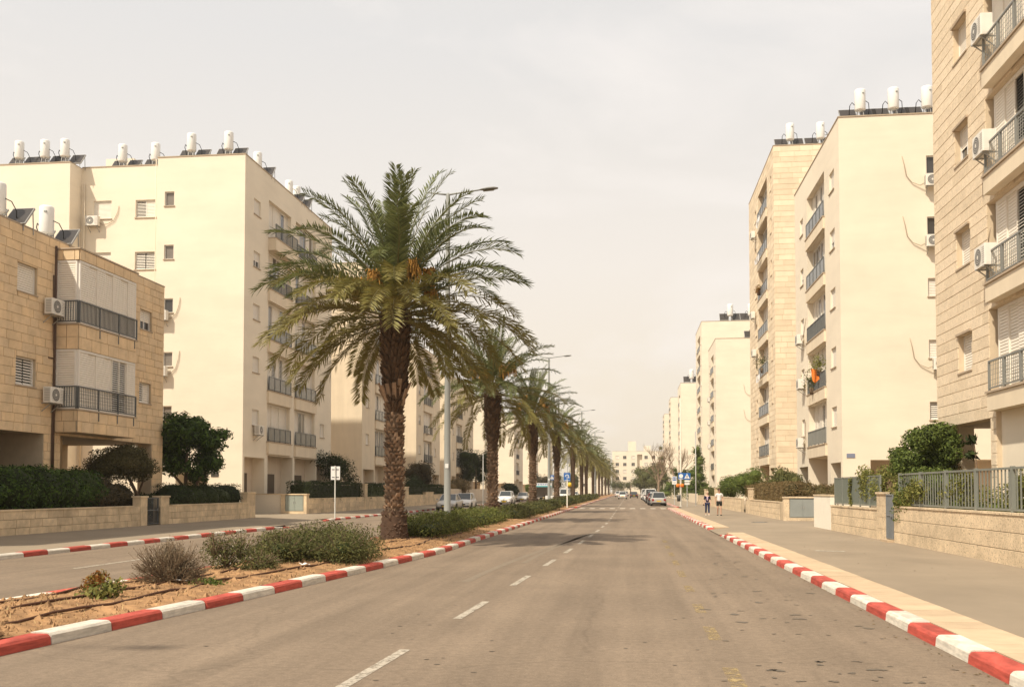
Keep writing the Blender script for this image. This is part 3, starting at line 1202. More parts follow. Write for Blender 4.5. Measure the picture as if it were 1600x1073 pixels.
L1 = thing('stone_apartment_house', 'three storey tan limestone apartment house at the left edge with white shuttered bay', 'building', (-23, 38, 0))
f1 = Fac('E', -23.0, 20.0, 46.3)
w1 = [(34.5, 35.75, 9.35, 10.42, 'shutter'), (34.5, 35.75, 5.78, 6.85, 'louvre2'), (43.9, 45.05, 9.42, 10.35, 'halfglass'), (43.9, 45.05, 5.92, 6.88, 'louvre'),
      (27, 28.3, 9.35, 10.42, 'shutter'), (27, 28.3, 5.78, 6.85, 'shutter')]
voids1 = [(28.0, 36.35, 0, 4.0, 5.5, False), (37.5, 45.2, 0, 4.0, 0.5, False)]
bayhole = [(37.08, 41.67, 4.1, 11.5, 0.0, False)]
o1 = ops_of(w1) + voids1 + bayhole
wall_sheet(L1, f1, 0.0, 11.85, o1, M_MORTAR, backm=M_PLAST2)
clad(L1, Fac('E', -23.0, 31.0, 46.3), 4.0, 11.85, o1, 0.335, 0.55, 1.25, M_STONE_L, 300, seed=3)
clad(L1, Fac('E', -23.0, 20.0, 31.0), 4.0, 11.85, o1, 0.335, 0.55, 1.25, M_STONE_L, 0, seed=8)
clad(L1, Fac('E', -23.0, 20.0, 28.0), 0.3, 4.0, [], 0.335, 0.55, 1.25, M_STONE_L, 0, seed=9)
clad(L1, Fac('E', -23.0, 36.35, 37.5), 0.3, 4.0, [], 0.335, 0.5, 0.6, M_STONE_L, 60, seed=4)
clad(L1, Fac('E', -23.0, 45.2, 46.3), 0.3, 4.0, [], 0.335, 0.5, 0.6, M_STONE_L, 60, seed=4)
for (a, b, c, d, k) in w1:
    window(L1, f1, a, b, c, d, k)
wall_sheet(L1, Fac('N', 46.3, -42, -23), 4.0, 11.85, [], M_STONE_L)
wall_sheet(L1, Fac('S', 20, -42, -23), 0.0, 11.85, [], M_STONE_L)
wall_sheet(L1, Fac('W', -42, 20, 46.3), 4.0, 11.85, [], M_STONE_L)
roof(L1, -42, -23, 20, 46.3, 11.85, 0.2)
# open ground floor: ceiling, columns, stair core
b = MB()
b.poly([(-19, -18, 4.02), (0, -18, 4.02), (0, 8.3, 4.02), (-19, 8.3, 4.02)])
b.build('ground_floor_ceiling', M_CEIL, L1)
for (x0, x1, y0, y1) in ((-23.6, -23.02, 36.37, 37.48), (-25.2, -24.4, 39.3, 40.0), (-27.4, -26.8, 41.8, 42.5), (-23.7, -23.02, 45.22, 46.28), (-33, -32.2, 45.3, 46.25), (-41, -40, 45.3, 46.2), (-28.5, -27.9, 45.4, 46.2)):
    b = MB()
    b.box(x0 + 23, x1 + 23, y0 - 38, y1 - 38, 0, 4.02)
    b.build('column', M_STONE_L, L1)
b = MB()
b.box(-9.5, -5.6, -9, -0.2, 0, 4.01)
b.build('stair_core', M_PLAST2, L1)
b = MB()
b.box(-5.598, -5.56, -4.6, -3.1, 0.3, 2.6)
b.build('entrance_door', M_DOOR, L1)
# the projecting bay
BX = -22.0
fb = Fac('E', BX, 37.05, 41.7)
fbs = Fac('S', 37.05, -23.0, BX)
b = MB()
for (za, zb) in ((4.1, 5.0), (7.45, 8.45), (11.05, 11.5)):
    b.box(-0.0, 1.0 - 0.03, 37.08 - 38, 41.67 - 38, za, zb)
b.box(0.0, 0.86, 37.2 - 38, 41.6 - 38, 5.0, 7.45)
b.box(0.0, 0.86, 37.2 - 38, 41.6 - 38, 8.45, 11.05)
b.build('bay', M_MORTAR, L1)
for (za, zb, sd) in ((4.1, 4.98, 5), (7.45, 8.43, 6), (11.05, 11.48, 7)):
    clad(L1, fb, za, zb, [], 0.44, 0.6, 1.0, M_STONE_L, 60, seed=sd)
    clad(L1, fbs, za, zb, [], 0.44, 0.48, 0.52, M_STONE_L, 60, seed=sd + 9)
for z in (4.98, 8.43, 11.48):
    b = MB()
    b.box(-0.05, 1.06, 36.98 - 38, 41.78 - 38, z + 0.005, z + 0.065)
    b.build('slab_coping', M_COPING, L1)
for (za, zb, pat) in ((5.05, 7.45, 'ccccoocc'), (8.5, 11.05, 'cccccccc')):
    balcony_window(L1, fb, 37.1, 41.65, za, zb, 0.10, pat, 0.6)
    balcony_window(L1, fbs, -22.98, -22.1, za, zb, 0.10, 'c', 0.8)
    railing(L1, fb, 37.08, 41.75, za, 0.92, 0.0, 'mesh' if za < 6 else 'bars', M_RAIL, 0.1, ret=0.0, post=1.5)
    railing(L1, fbs, -22.98, -22.03, za, 0.92, 0.0, 'bars', M_RAIL, 0.1, post=1.0)
    b = MB()
    for yy in (38.6, 40.1, 41.5):
        b.box(1.0, 1.05, yy - 38.03, yy - 37.97, za - 0.42, za - 0.06)
    b.build('railing_bracket', M_RAIL, L1)
b = MB()
b.tube([(0.06, -1.06, 11.6), (0.06, -1.06, 0.3)], 0.05, 8)
b.tube([(0.06, -1.2, 10.4), (0.10, -1.2, 7.6), (0.08, -1.1, 7.2), (0.07, -1.17, 4.0), (0.07, -1.17, 1.0)], 0.025, 6)
b.bar((0.05, -1.45, 7.05), (0.05, -1.0, 7.05), 0.05)
b.build('downpipe', mat('brown_pipe', (0.10, 0.06, 0.04), 0.6, 0.1), L1)


# ------------------------------------------------------------------ rendered apartment blocks
def block(name, label, face, xf, y0, y1, xo, zr, m, vents=(), wins=(), balcs=(), front=(), fvoids=(), back_plain=True, slabm=None, fclad=None, front_x=None, roofs=None):
    """one block: road face at x = xf (face E or W), front at y0. wins: (face-axis lo, hi, z0, z1, kind); balcs: dicts"""
    root = thing(name, label, 'building', (xf, y0, 0))
    F_ = Fac(face, xf, y0, y1)
    ops = [(a, b_, c, d, 0.16, False) for a, b_, c, d, k in wins] + list(vents)
    for q in balcs:
        ops.append((q['lo'], q['hi'], q['z1'], q['top'], q.get('rec', 0.35), False))
    wall_sheet(root, F_, 0.0, zr, ops, m, backm=M_PLAST2)
    for a, b_, c, d, k in wins:
        window(root, F_, a, b_, c, d, k)
    for q in balcs:
        rec = q.get('rec', 0.35)
        if not q.get('open'):
            balcony_window(root, F_, q['lo'] + 0.004, q['hi'] - 0.004, q['z1'] + 0.004, q['top'] - 0.004, rec, q.get('pat', 'ccc'), q.get('pw', 0.75))
        else:
            u0, u1 = F_.u(q['lo'], q['hi'])
            b = MB()
            b.poly([(0, rec, 0), (u1 - u0, rec, 0), (u1 - u0, rec, q['top'] - q['z1']), (0, rec, q['top'] - q['z1'])])
            b.build('balcony_back_wall', M_PLAST2, root, F_.loc(root, u0, q['z1']), F_.rot)
        slab_band(root, F_, q['lo'] - 0.06, q['hi'] + 0.06, q['z0'], q['z1'], q.get('prot', 0.12), slabm or m)
        railing(root, F_, q['lo'] + 0.03, q['hi'] - 0.03, q['z1'] + 0.004, q.get('rh', 0.95), -q.get('prot', 0.12) + 0.06, q.get('style', 'bars'), q.get('rm', M_RAIL), q.get('step', 0.13), post=q.get('post', 1.1))
    lo, hi = (xo, xf) if face == 'E' else (xf, xo)
    ff = Fac('S', y0, front_x[0] if front_x else lo, front_x[1] if front_x else hi)
    fops = [(a, b_, c, d, 0.16, False) for a, b_, c, d, k in front] + list(fvoids)
    wall_sheet(root, ff, 0.0, zr, fops, m, backm=M_PLAST2)
    for a, b_, c, d, k in front:
        window(root, ff, a, b_, c, d, k)
    wall_sheet(root, Fac('N', y1, lo, hi), 0.0, zr, [], m)
    wall_sheet(root, Fac('W' if face == 'E' else 'E', xo, y0, y1), 0.0, zr, [], m)
    for q in (roofs or ((lo, hi, y0, y1, zr),)):
        roof(root, *q, par=0.16)
    return root, F_, ff


# L2: cream block, front face with a recess
S2 = 3.44
wins, balcs, front = [], [], []
kn = ['shutter', 'shutter', 'shutter', 'halfglass', 'shutter']
kf = ['louvre', 'louvre', 'shutter', 'halfglass', 'shutter']
for k in range(5):
    z = 5.98 + S2 * k
    wins.append((60.95, 62.1, z, z + 1.02, kn[k]))
    wins.append((74.9, 76.0, z - 0.05, z + 1.0, kf[k]))
    pats = ['cccccc', 'ocococ', 'cgccdc', 'gcdgcc', 'ccccdc']
    pats2 = ['ccdgcc', 'cccccc', 'cccgcc', 'cdcccc', 'dcgdcg']
    sty = 'panel' if k < 3 else 'bars'
    balcs.append(dict(lo=63.6, hi=68.0, z0=4.2 + S2 * k, z1=5.05 + S2 * k, top=7.62 + S2 * k if k < 4 else 21.4, pat=pats[k], style=sty, prot=0.16 if k < 4 else 0.55))
    balcs.append(dict(lo=69.0, hi=73.6, z0=4.2 + S2 * k, z1=5.05 + S2 * k, top=7.62 + S2 * k if k < 4 else 21.4, pat=pats2[k], style=sty, prot=0.16))
    front.append((-29.56, -28.92, 6.2 + S2 * k, 7.12 + S2 * k, 'glass' if k != 2 else 'dark'))
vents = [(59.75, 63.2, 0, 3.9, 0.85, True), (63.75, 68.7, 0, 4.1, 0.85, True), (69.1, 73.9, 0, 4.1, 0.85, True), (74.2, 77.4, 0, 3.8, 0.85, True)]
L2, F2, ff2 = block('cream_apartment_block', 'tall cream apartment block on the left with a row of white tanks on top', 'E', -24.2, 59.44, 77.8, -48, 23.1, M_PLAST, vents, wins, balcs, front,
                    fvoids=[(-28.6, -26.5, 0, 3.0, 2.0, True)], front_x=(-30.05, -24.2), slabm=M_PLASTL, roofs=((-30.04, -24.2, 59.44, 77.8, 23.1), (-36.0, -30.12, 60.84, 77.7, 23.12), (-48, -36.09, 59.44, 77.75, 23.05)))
for (ya, yb, m_) in ((60.3, 62.2, M_DOOR), (65.6, 67.2, M_DOOR), (70.3, 73.0, M_DOOR), (75.2, 76.6, M_DOOR)):
    b = MB()
    b.box(-0.848, -0.80, ya - 59.44, yb - 59.44, 0.36, 2.9)
    b.build('entrance_door', m_, L2)
wall_sheet(L2, Fac('W', -30.05, 59.44, 60.84), 0, 23.1, [], M_PLAST)
fm = Fac('S', 60.84, -36.05, -30.05)
wm = []
for k in range(5):
    z = 5.92 + S2 * k
    wm.append((-32.27, -30.86, z, z + 1.17, 'louvre' if k != 3 else 'louvre2'))
    wm.append((-35.2, -33.95, z, z + 1.2, 'shutter'))
wall_sheet(L2, fm, 0, 23.12, ops_of(wm), M_PLAST)
for (a, b_, c, d, k) in wm:
    window(L2, fm, a, b_, c, d, k)
fl = Fac('S', 59.44, -48, -36.05)
wall_sheet(L2, fl, 0, 23.05, [], M_PLAST)
wall_sheet(L2, Fac('E', -36.05, 59.44, 60.84), 0, 23.05, [], M_PLAST)
b = MB()
b.tube([(-11.6, 1.28, 22.0), (-11.6, 1.28, 0.4)], 0.05, 8)
b.tube([(-5.95, -0.03, 23.0), (-5.95, -0.03, 0.4)], 0.025, 6)
b.build('downpipe', M_PLASTL, L2)
b = MB()
b.box(-2.05, -1.55, -0.03, -0.002, 2.62, 2.9)
b.build('street_name_plate', mat('plate_dark', (0.08, 0.07, 0.06), 0.5, 0.1), L2)
b = MB()
b.box(-11.2, -9.2, 3.2, 5.6, 22.4, 24.3)
b.build('stairhead', M_PLAST, L2)

# L3 .. further left blocks: the same family, simpler fronts
far_left = [
    ('beige apartment block beyond the tall cream one, behind the nearest palm trunk', 87.15, 99.5, 22.55, -44),
    ('lower cream apartment block on the left between the nearest palm and the grey lamp post', 110.0, 124.0, 18.5, -44),
    ('beige apartment block on the left seen right of the nearest lamp post', 131.9, 151.0, 17.4, -44),
    ('pale apartment block on the left with a bright lit end wall behind the second palm', 163.0, 180, 17.4, -44),
    ('pale narrow ended apartment block on the left between the second and third palms', 205.0, 222, 17.4, -46),
    ('pale apartment block far down the left side behind the third palm', 250, 268, 17.4, -46),
    ('cream apartment block far down the left side behind the fourth palm', 300, 318, 17.4, -46)]
pr = random.Random(5)
blocks_left = []
for i, (lab, ya, yb, zr, xo) in enumerate(far_left):
    xf = -24.2 if i < 5 else -25.0
    nfl = int((zr - 4.2) / S2)
    wins, balcs, front = [], [], []
    L = yb - ya
    bl, bh = (ya + 4.0, ya + 8.8) if i else (ya + 4.6, ya + 9.3)
    for k in range(nfl):
        z = 5.98 + S2 * k
        wins.append((ya + 1.3, ya + 2.4, z, z + 1.0, pr.choice(['shutter', 'halfglass', 'shutter', 'louvre'])))
        wins.append((min(bh + 1.4, yb - 1.5), min(bh + 2.5, yb - 0.4), z, z + 1.0, pr.choice(['shutter', 'dark', 'louvre'])))
        balcs.append(dict(lo=bl, hi=bh, z0=4.2 + S2 * k, z1=5.05 + S2 * k, top=7.62 + S2 * k, pat=''.join(pr.choice('cccgcod') for _ in range(6)), style='panel' if i == 0 else 'bars', step=0.2, prot=0.14))
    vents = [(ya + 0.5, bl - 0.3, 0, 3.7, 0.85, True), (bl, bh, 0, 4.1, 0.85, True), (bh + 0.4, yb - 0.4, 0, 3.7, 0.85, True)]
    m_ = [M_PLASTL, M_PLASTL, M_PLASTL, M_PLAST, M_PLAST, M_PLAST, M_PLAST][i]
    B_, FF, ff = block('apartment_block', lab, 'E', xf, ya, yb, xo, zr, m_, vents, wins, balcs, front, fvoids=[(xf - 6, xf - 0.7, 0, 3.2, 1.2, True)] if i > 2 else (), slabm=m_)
    B_['group'] = 'apartment blocks along the left side'
    blocks_left.append((B_, xf, ya, zr))

# ------------------------------------------------------------------ R1: near right limestone block (frame edge)
R1 = thing('stone_apartment_block', 'tall pale limestone apartment block cut off by the right edge of the picture', 'building', (10.6, 35.6, 0))
SR = 3.37
fr = Fac('W', 10.6, 15.0, 35.6)
wr, bo = [], []
kinds = ['shutter', 'shutter', 'halfglass', 'shutter', 'shutter', 'shutter']
for k in range(6):
    wr.append((32.07, 33.33, 5.55 + SR * k, 6.74 + SR * k, kinds[k]))
    bo.append((18.0, 30.55, 4.62 + 3.15 * k, 7.12 + 3.15 * k, 0.26, False))
vr = [(30.55, 34.75, 0, 3.9, 0.4, False), (18.0, 30.1, 0, 4.06, 0.12, True)]
ro = [(a, b_, c, d, 0.22, False) for a, b_, c, d, k in wr] + bo
wall_sheet(R1, fr, 0, 24, ro + vr, M_MORTAR_R, backm=M_PLAST)
clad(R1, Fac('W', 10.6, 28.5, 35.6), 3.9, 22.0, ro + vr, 0.352, 0.8, 1.9, M_STONE_R, 300, t=0.03, gap=0.016, vgap=0.006, seed=11)
clad(R1, Fac('W', 10.6, 30.1, 30.55), 0.4, 3.9, [], 0.352, 0.5, 0.6, M_STONE_R, 40, seed=12)
clad(R1, Fac('W', 10.6, 34.75, 35.6), 0.4, 3.9, [], 0.352, 0.5, 0.9, M_STONE_R, 40, seed=12)
fr0 = Fac('W', 10.6, 15.0, 35.6)
for (a, b_, c, d, k) in wr:
    window(R1, fr0, a, b_, c, d, k, 0.22)
    u0, u1 = fr0.u(a, b_)
    b = MB()
    b.box(-0.04, u1 - u0 + 0.04, -0.10, -0.031, 0, 0.07)
    b.build('lintel', M_COPING, R1, fr0.loc(R1, u0, d), fr0.rot)
pats = ['cocococo', 'occcoccc', 'ccoccocc', 'cccccccc', 'cccccccc', 'cccccccc']
for k in range(6):
    zs = 4.06 + 3.15 * k
    balcony_window(R1, fr0, 18.004, 30.30, zs + 0.57, zs + 3.06, 0.24, ['cccoccoccc', 'ccoccccoc', 'ccoocccocc', 'ccccoccc', 'ccccccc', 'cccccc'][k], 0.72)
    u0, u1 = fr0.u(18.0, 29.9)
    b = MB()
    b.box(0, u1 - u0, -0.34, -0.035, 0, 0.50)
    b.build('balcony_slab', M_PLASTL, R1, fr0.loc(R1, u0, zs), fr0.rot)
    b = MB()
    b.box(-0.04, u1 - u0, -0.39, -0.035, 0.505, 0.565)
    b.build('slab_coping', M_COPING, R1, fr0.loc(R1, u0, zs), fr0.rot)
    railing(R1, fr0, 18.0, 29.83, zs + 0.57, 0.88, -0.30, 'mesh', M_RAILB, 0.1, post=1.15)
    u0, u1 = fr0.u(18.0, 30.5)
wall_sheet(R1, Fac('S', 15, 10.6, 26), 0, 24, [], M_STONE_R)
wall_sheet(R1, Fac('N', 35.6, 10.6, 26), 3.9, 24, [], M_STONE_R)
wall_sheet(R1, Fac('E', 26, 15, 35.6), 3.9, 24, [], M_STONE_R)
roof(R1, 10.6, 26, 15, 35.6, 24)
b = MB()
b.poly([(0.02, -5.0, 3.92), (15.4, -5.0, 3.92), (15.4, -0.02, 3.92), (0.02, -0.02, 3.92)])
b.build('ground_floor_ceiling', M_CEIL, R1)
b = MB()
b.box(0.13, 12, -5.55, -5.3, 0, 3.91)
b.box(0.05, 0.9, -0.84, -0.03, 0, 3.91)
b.build('column', M_PLAST, R1)

# ------------------------------------------------------------------ R2: cream corner block on the right
S3 = 3.31
wins, balcs, front = [], [], []
for k in range(5):
    z = 5.3 + S3 * k
    wins.append((55.9, 57.25, z, z + 1.12, ['shutter', 'shutter', 'shutter', 'halfglass', 'shutter'][k]))
    wins.append((65.85, 67.0, z, z + 1.1, ['shutter', 'halfglass', 'shutter', 'halfglass', 'shutter'][k]))
    balcs.append(dict(lo=58.7, hi=64.4, z0=3.78 + S3 * k, z1=4.5 + S3 * k, top=7.05 + S3 * k if k < 4 else 20.4, pat=['cccococc', 'cccccccc', 'ccgcdccc', 'gdggcdgc', 'cgcgccgc'][k],
                      style='bars' if k in (0, 1) else 'panel' if k != 2 else 'bars', prot=0.12, rec=0.45, rm=M_RAILB if k == 0 else M_RAIL, step=0.14))
    front.append((15.84, 17.1, 5.5 + S3 * k + (0.0 if k else 0.02), 6.48 + S3 * k, ['louvre2', 'shutter', 'shutter', 'dark', 'dark'][k]))
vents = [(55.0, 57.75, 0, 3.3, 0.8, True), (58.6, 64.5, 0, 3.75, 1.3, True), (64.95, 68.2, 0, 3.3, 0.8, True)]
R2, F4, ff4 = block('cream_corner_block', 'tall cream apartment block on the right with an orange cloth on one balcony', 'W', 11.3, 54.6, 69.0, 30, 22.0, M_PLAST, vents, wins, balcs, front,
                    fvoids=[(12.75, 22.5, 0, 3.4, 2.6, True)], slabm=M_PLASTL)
for (xa, xb) in ((13.3, 14.2), (15.6, 16.9)):
    b = MB()
    b.box(xa - 11.3, xb - 11.3, 2.52, 2.59, 0.36, 2.7)
    b.build('entrance_door', M_DOOR, R2)
b = MB()
b.box(11.52 - 11.3, 11.95 - 11.3, -0.03, -0.002, 3.52, 3.74)
npl = b.build('house_number_plate', mat('plate_blue_grey', (0.2, 0.22, 0.3), 0.5, 0.05), R2)

# ------------------------------------------------------------------ R3: tall stone block behind
S4 = 3.5
wins, balcs, front = [], [], []
for k in range(7):
    z = 5.4 + S4 * k
    wins.append((82.15, 82.75, z, z + 1.25, 'shutter' if k % 3 else 'dark'))
    wins.append((91.9, 92.8, z, z + 1.1, 'shutter' if k % 2 else 'halfglass'))
    balcs.append(dict(lo=84.75, hi=90.5, z0=3.95 + S4 * k, z1=4.72 + S4 * k, top=7.4 + S4 * k if k < 6 else 28.3, pat=['gccccg', 'dccgdc', 'ccccgc', 'cccccd', 'cccccc', 'dgdcdg', 'dcgdgc'][k],
                      style='panel', prot=0.14, rec=0.5))
vents = [(82.0, 84.3, 0, 3.6, 0.8, True), (84.7, 90.6, 0, 3.9, 0.8, True)]
R3, F5, ff5 = block('stone_tower_block', 'tall pale stone clad apartment block rising behind the cream corner block on the right', 'W', 11.6, 80.8, 97.3, 30, 29.6, M_MORTAR_R, vents, wins, balcs, front,
                    fvoids=[(14.6, 18, 0, 3.6, 2, True)], slabm=M_PLASTL)
ro = [(a, b_, c, d) for a, b_, c, d, k in wins] + [(q['lo'] - .06, q['hi'] + .06, q['z0'], q['top']) for q in balcs] + [(v[0], v[1], v[2], v[3]) for v in vents]
clad(R3, F5, 3.0, 29.55, ro, 0.44, 0.9, 1.6, M_STONE_R3, 60, t=0.015, gap=0.02, seed=21)
clad(R3, Fac('S', 80.8, 11.6, 21), 0.4, 29.55, [(14.6, 18, 0, 3.6)], 0.44, 0.9, 1.8, M_STONE_R3, 240, t=0.015, gap=0.02, seed=22)
wall_sheet(R3, Fac('S', 80.785, 21, 30), 0, 29.6, [], M_STONE_R3, 'side_wall')

# ------------------------------------------------------------------ further right blocks
far_right = [
    ('cream apartment block on the right just left of the stone tower, with rooftop collectors', 12, 140.7, 153.5, 23.1, 32),
    ('tallest cream apartment block in the right distance, with three roof tanks', 12, 167.8, 182.6, 30.15, 34),
    ('cream apartment block in the right distance with one white roof tank', 12, 237.6, 252, 27.3, 30),
    ('narrow pale apartment block far down the right side, between two others', 12, 295.7, 311, 29.3, 30),
    ('farthest pale apartment block on the right, with three dark windows', 12, 351.7, 368, 28.7, 32)]
blocks_right = []
for i, (lab, xf, ya, yb, zr, xo) in enumerate(far_right):
    nfl = int((zr - 3.9) / S4)
    wins, balcs, front = [], [], []
    for k in range(nfl):
        z = 5.4 + S4 * k
        wins.append((ya + 0.9, ya + 1.7, z, z + 1.1, 'shutter'))
        wins.append((yb - 3.0, yb - 2.0, z, z + 1.1, 'dark'))
        balcs.append(dict(lo=ya + 3.6, hi=yb - 4.4, z0=3.95 + S4 * k, z1=4.72 + S4 * k, top=7.4 + S4 * k, pat=''.join(pr.choice('cgdcc') for _ in range(5)), style='panel', prot=0.14, rec=0.6, post=1.6))
        if i == 0:
            front.append((17.0, 18.3, z, z + 1.15, pr.choice(['dark', 'shutter', 'halfglass'])))
        if i == 4 and k > 1:
            front.append((13.6, 15.4, z, z + 1.6, 'dark'))
        if i == 1:
            front.append((19.0, 20.2, z, z + 1.1, 'shutter'))
    B_, FF, ff = block('apartment_block', lab, 'W', xf, ya, yb, xo, zr, M_PLAST, [(ya + 3.6, yb - 4.4, 0, 3.8, 0.8, True)], wins, balcs, front, slabm=M_PLASTL)
    B_['group'] = 'apartment blocks along the right side'
    blocks_right.append((B_, xf, ya, zr))

# the block that closes the street far away
E = thing('end_block', 'distant cream apartment block closing the far end of the street', 'building', (0, 440, 0))
fe = Fac('S', 440, -8.0, 26.0)
we = []
for k in range(5):
    for x in (-6.5, -3.2, 0.5, 6.2, 9.5, 13.5, 17, 21.5):
        we.append((x, x + 1.5, 3.2 + 3.1 * k, 4.6 + 3.1 * k, pr.choice(['dark', 'shutter', 'dark'])))
ve = [(3.0, 5.2, 3.0, 17.6, 1.5, True)]
wall_sheet(E, fe, 0, 19.0, [(a, b_, c, d, 0.2, False) for a, b_, c, d, k in we] + ve, M_PLAST)
for (a, b_, c, d, k) in we:
    window(E, fe, a, b_, c, d, k, 0.2)
for fc in (Fac('N', 456, -8, 26), Fac('W', -8, 440, 456), Fac('E', 26, 440, 456)):
    wall_sheet(E, fc, 0, 19.0, [], M_PLAST)
roof(E, -8, 26, 440, 456, 19.0)
for (a, b_, c, d) in ((-1, 2.5, 19, 23.5), (6, 9, 19, 21.5), (15, 19, 19, 21)):
    b = MB()
    b.box(a, b_, 2, 8, c - 0.6, d)
    b.build('stairhead', M_PLAST, E)
E2 = thing('end_block', 'distant pale low block left of the street end, half hidden behind palms', 'building', (-26, 430, 0))
fe = Fac('S', 430, -26, -9)
we = [(x, x + 1.4, 3.4 + 3.1 * k, 4.7 + 3.1 * k, pr.choice(['dark', 'shutter'])) for k in range(4) for x in (-24, -20.5, -17, -13.5)]
wall_sheet(E2, fe, 0, 15.5, ops_of(we), M_PLAST)
for (a, b_, c, d, k) in we:
    window(E2, fe, a, b_, c, d, k)
for fc in (Fac('N', 445, -26, -9), Fac('W', -26, 430, 445), Fac('E', -9, 430, 445)):
    wall_sheet(E2, fc, 0, 15.5, [], M_PLAST)
roof(E2, -26, -9, 430, 445, 15.5)

# ------------------------------------------------------------------ balcony dressing
oc = MB()
for i in range(6):
    for j in range(5):
        def P(i_, j_):
            return (0.085 * i_ - 0.25 + 0.02 * j_, 0.05 * i_ + 0.05 * math.sin(i_ * 1.6 + j_ * 0.6), -j_ * 0.145 - 0.025 * math.sin(i_ * 0.9) * j_)
        oc.poly([P(i, j), P(i + 1, j), P(i + 1, j + 1), P(i, j + 1)], 0, True)
tag(oc.build('orange_cloth', M_ORANGE, None, (10.95, 60.2, 9.0)), 'orange cloth hung over a balcony railing of the cream corner block', 'cloth')


def balcony_plant(loc, r_, lab, m):
    t = thing('balcony_plant', lab, 'plant', loc)
    P_, N_ = blob_points((0, 0, 0), (r_ * 0.8, r_ * 1.5, r_), 420, 0.9)
    link('foliage', quads_mesh('foliage', leaves(P_, N_, 0.13, 0.06), m), t)
    b = MB()
    b.lathe([(0.0, -r_ - 0.1), (0.12, -r_ - 0.1), (0.16, -r_ * 0.6), (0.0, -r_ * 0.6)], 10)
    b.build('pot', M_BARK, t)


balcony_plant((11.2, 60.5, 9.3), 0.6, 'green balcony plant spilling above the orange cloth', M_LEAF_YG)
balcony_plant((11.1, 62.2, 8.5), 0.75, 'dark creeper over the railing left of the orange cloth', M_LEAF_OL)
balcony_plant((11.5, 88.0, 13.0), 0.9, 'bushy climber filling a balcony of the stone tower block', M_LEAF_OL)
balcony_plant((11.4, 89.2, 19.6), 0.4, 'small potted plant on an upper balcony of the stone tower block', M_LEAF_RED)


# ------------------------------------------------------------------ air conditioners
def make_ac():
    root = thing('air_conditioner', '', 'air conditioner', (0, 0, 0))
    b = MB()
    W, H, D, g = 0.86, 0.62, 0.33, 0.16
    k = 0.02
    x0, x1, y0, y1 = 0, W, -g - D, -g
    pts0 = [(x0 + k, y0), (x1 - k, y0), (x1, y0 + k), (x1, y1), (x0, y1), (x0, y0 + k)]
    n = len(pts0)
    for i in range(n):
        (a, c), (d, e) = pts0[i], pts0[(i + 1) % n]
        b.poly([(a, c, 0), (d, e, 0), (d, e, H), (a, c, H)])
    b.poly([(x, y, 0) for x, y in pts0][::-1])
    b.poly([(x, y, H) for x, y in pts0])
    b.box(x1 - 0.03, x1 + 0.005, y0 + 0.05, y1 - 0.05, 0.05, H - 0.05)
    b.build('casing', M_AC, root)
    f = MB()
    cx, cz = 0.33, 0.31
    f.disc((cx, y0 - 0.006, cz), 0.25, 'y', 20, 0)
    fo = f.build('fan_grille', M_ACD, root)
    f = MB()
    for r_ in (0.06, 0.12, 0.18, 0.245):
        for i in range(16):
            t, t2 = 2 * math.pi * i / 16, 2 * math.pi * (i + 1) / 16
            f.poly([(cx + r_ * math.cos(t), y0 - 0.014, cz + r_ * math.sin(t)), (cx + r_ * math.cos(t2), y0 - 0.014, cz + r_ * math.sin(t2)),
                    (cx + (r_ + .012) * math.cos(t2), y0 - 0.014, cz + (r_ + .012) * math.sin(t2)), (cx + (r_ + .012) * math.cos(t), y0 - 0.014, cz + (r_ + .012) * math.sin(t))])
    f.disc((cx, y0 - 0.018, cz), 0.05, 'y', 10)
    f.build('guard_rings', M_AC, fo)
    v = MB()
    for i in range(8):
        v.box(x0 - 0.008, x0 + 0.002, y0 + 0.05, y1 - 0.05, 0.06 + i * 0.065, 0.10 + i * 0.065)
        v.box(0.64, 0.83, y0 - 0.006, y0 + 0.002, 0.08 + i * 0.062, 0.098 + i * 0.062)
    v.build('side_vents', mat('ac_vent', (0.42, 0.40, 0.36), 0.6, 0.05), root)
    k = MB()
    for x in (0.12, W - 0.12):
        k.bar((x, -0.002, -0.02), (x, y0 - 0.02, -0.02), 0.035)
        k.bar((x, -0.006, -0.36), (x, y0 + 0.08, -0.04), 0.03)
    k.bar((0.02, y0 + 0.1, -0.018), (W - 0.02, y0 + 0.1, -0.018), 0.03)
    k.build('bracket', M_GALV, root)
    return root


AC0 = make_ac()
ac_used = [False]


def ac(fac, a, z, lab, pipe=None):
    """a = world coordinate of the unit's low end on the face; pipe: points in face coordinates"""
    u0, u1 = fac.u(a, a + 0.86)
    cs, sn = math.cos(fac.rot), math.sin(fac.rot)
    loc = (fac.o[0] + u0 * cs, fac.o[1] + u0 * sn, z)
    if not ac_used[0]:
        ac_used[0] = True
        o = AC0
        o.location = loc
        o.rotation_euler = (0, 0, fac.rot)
        KIDS[AC0.name] = kids(AC0)
        o['label'] = lab
    else:
        o = copy_tree(AC0, loc, fac.rot, lab)
        for c in [c for c in o.children if c.name.startswith('pipe')]:
            bpy.data.objects.remove(c)
    o['group'] = 'wall mounted air conditioners'
    if pipe:
        p = MB()
        p.tube(pipe, 0.015, 5)
        p.tube([(x + 0.02, y - 0.03, z_ - 0.035) for x, y, z_ in pipe], 0.009, 5)
        p.build('pipe', M_PIPE, o)
    return o


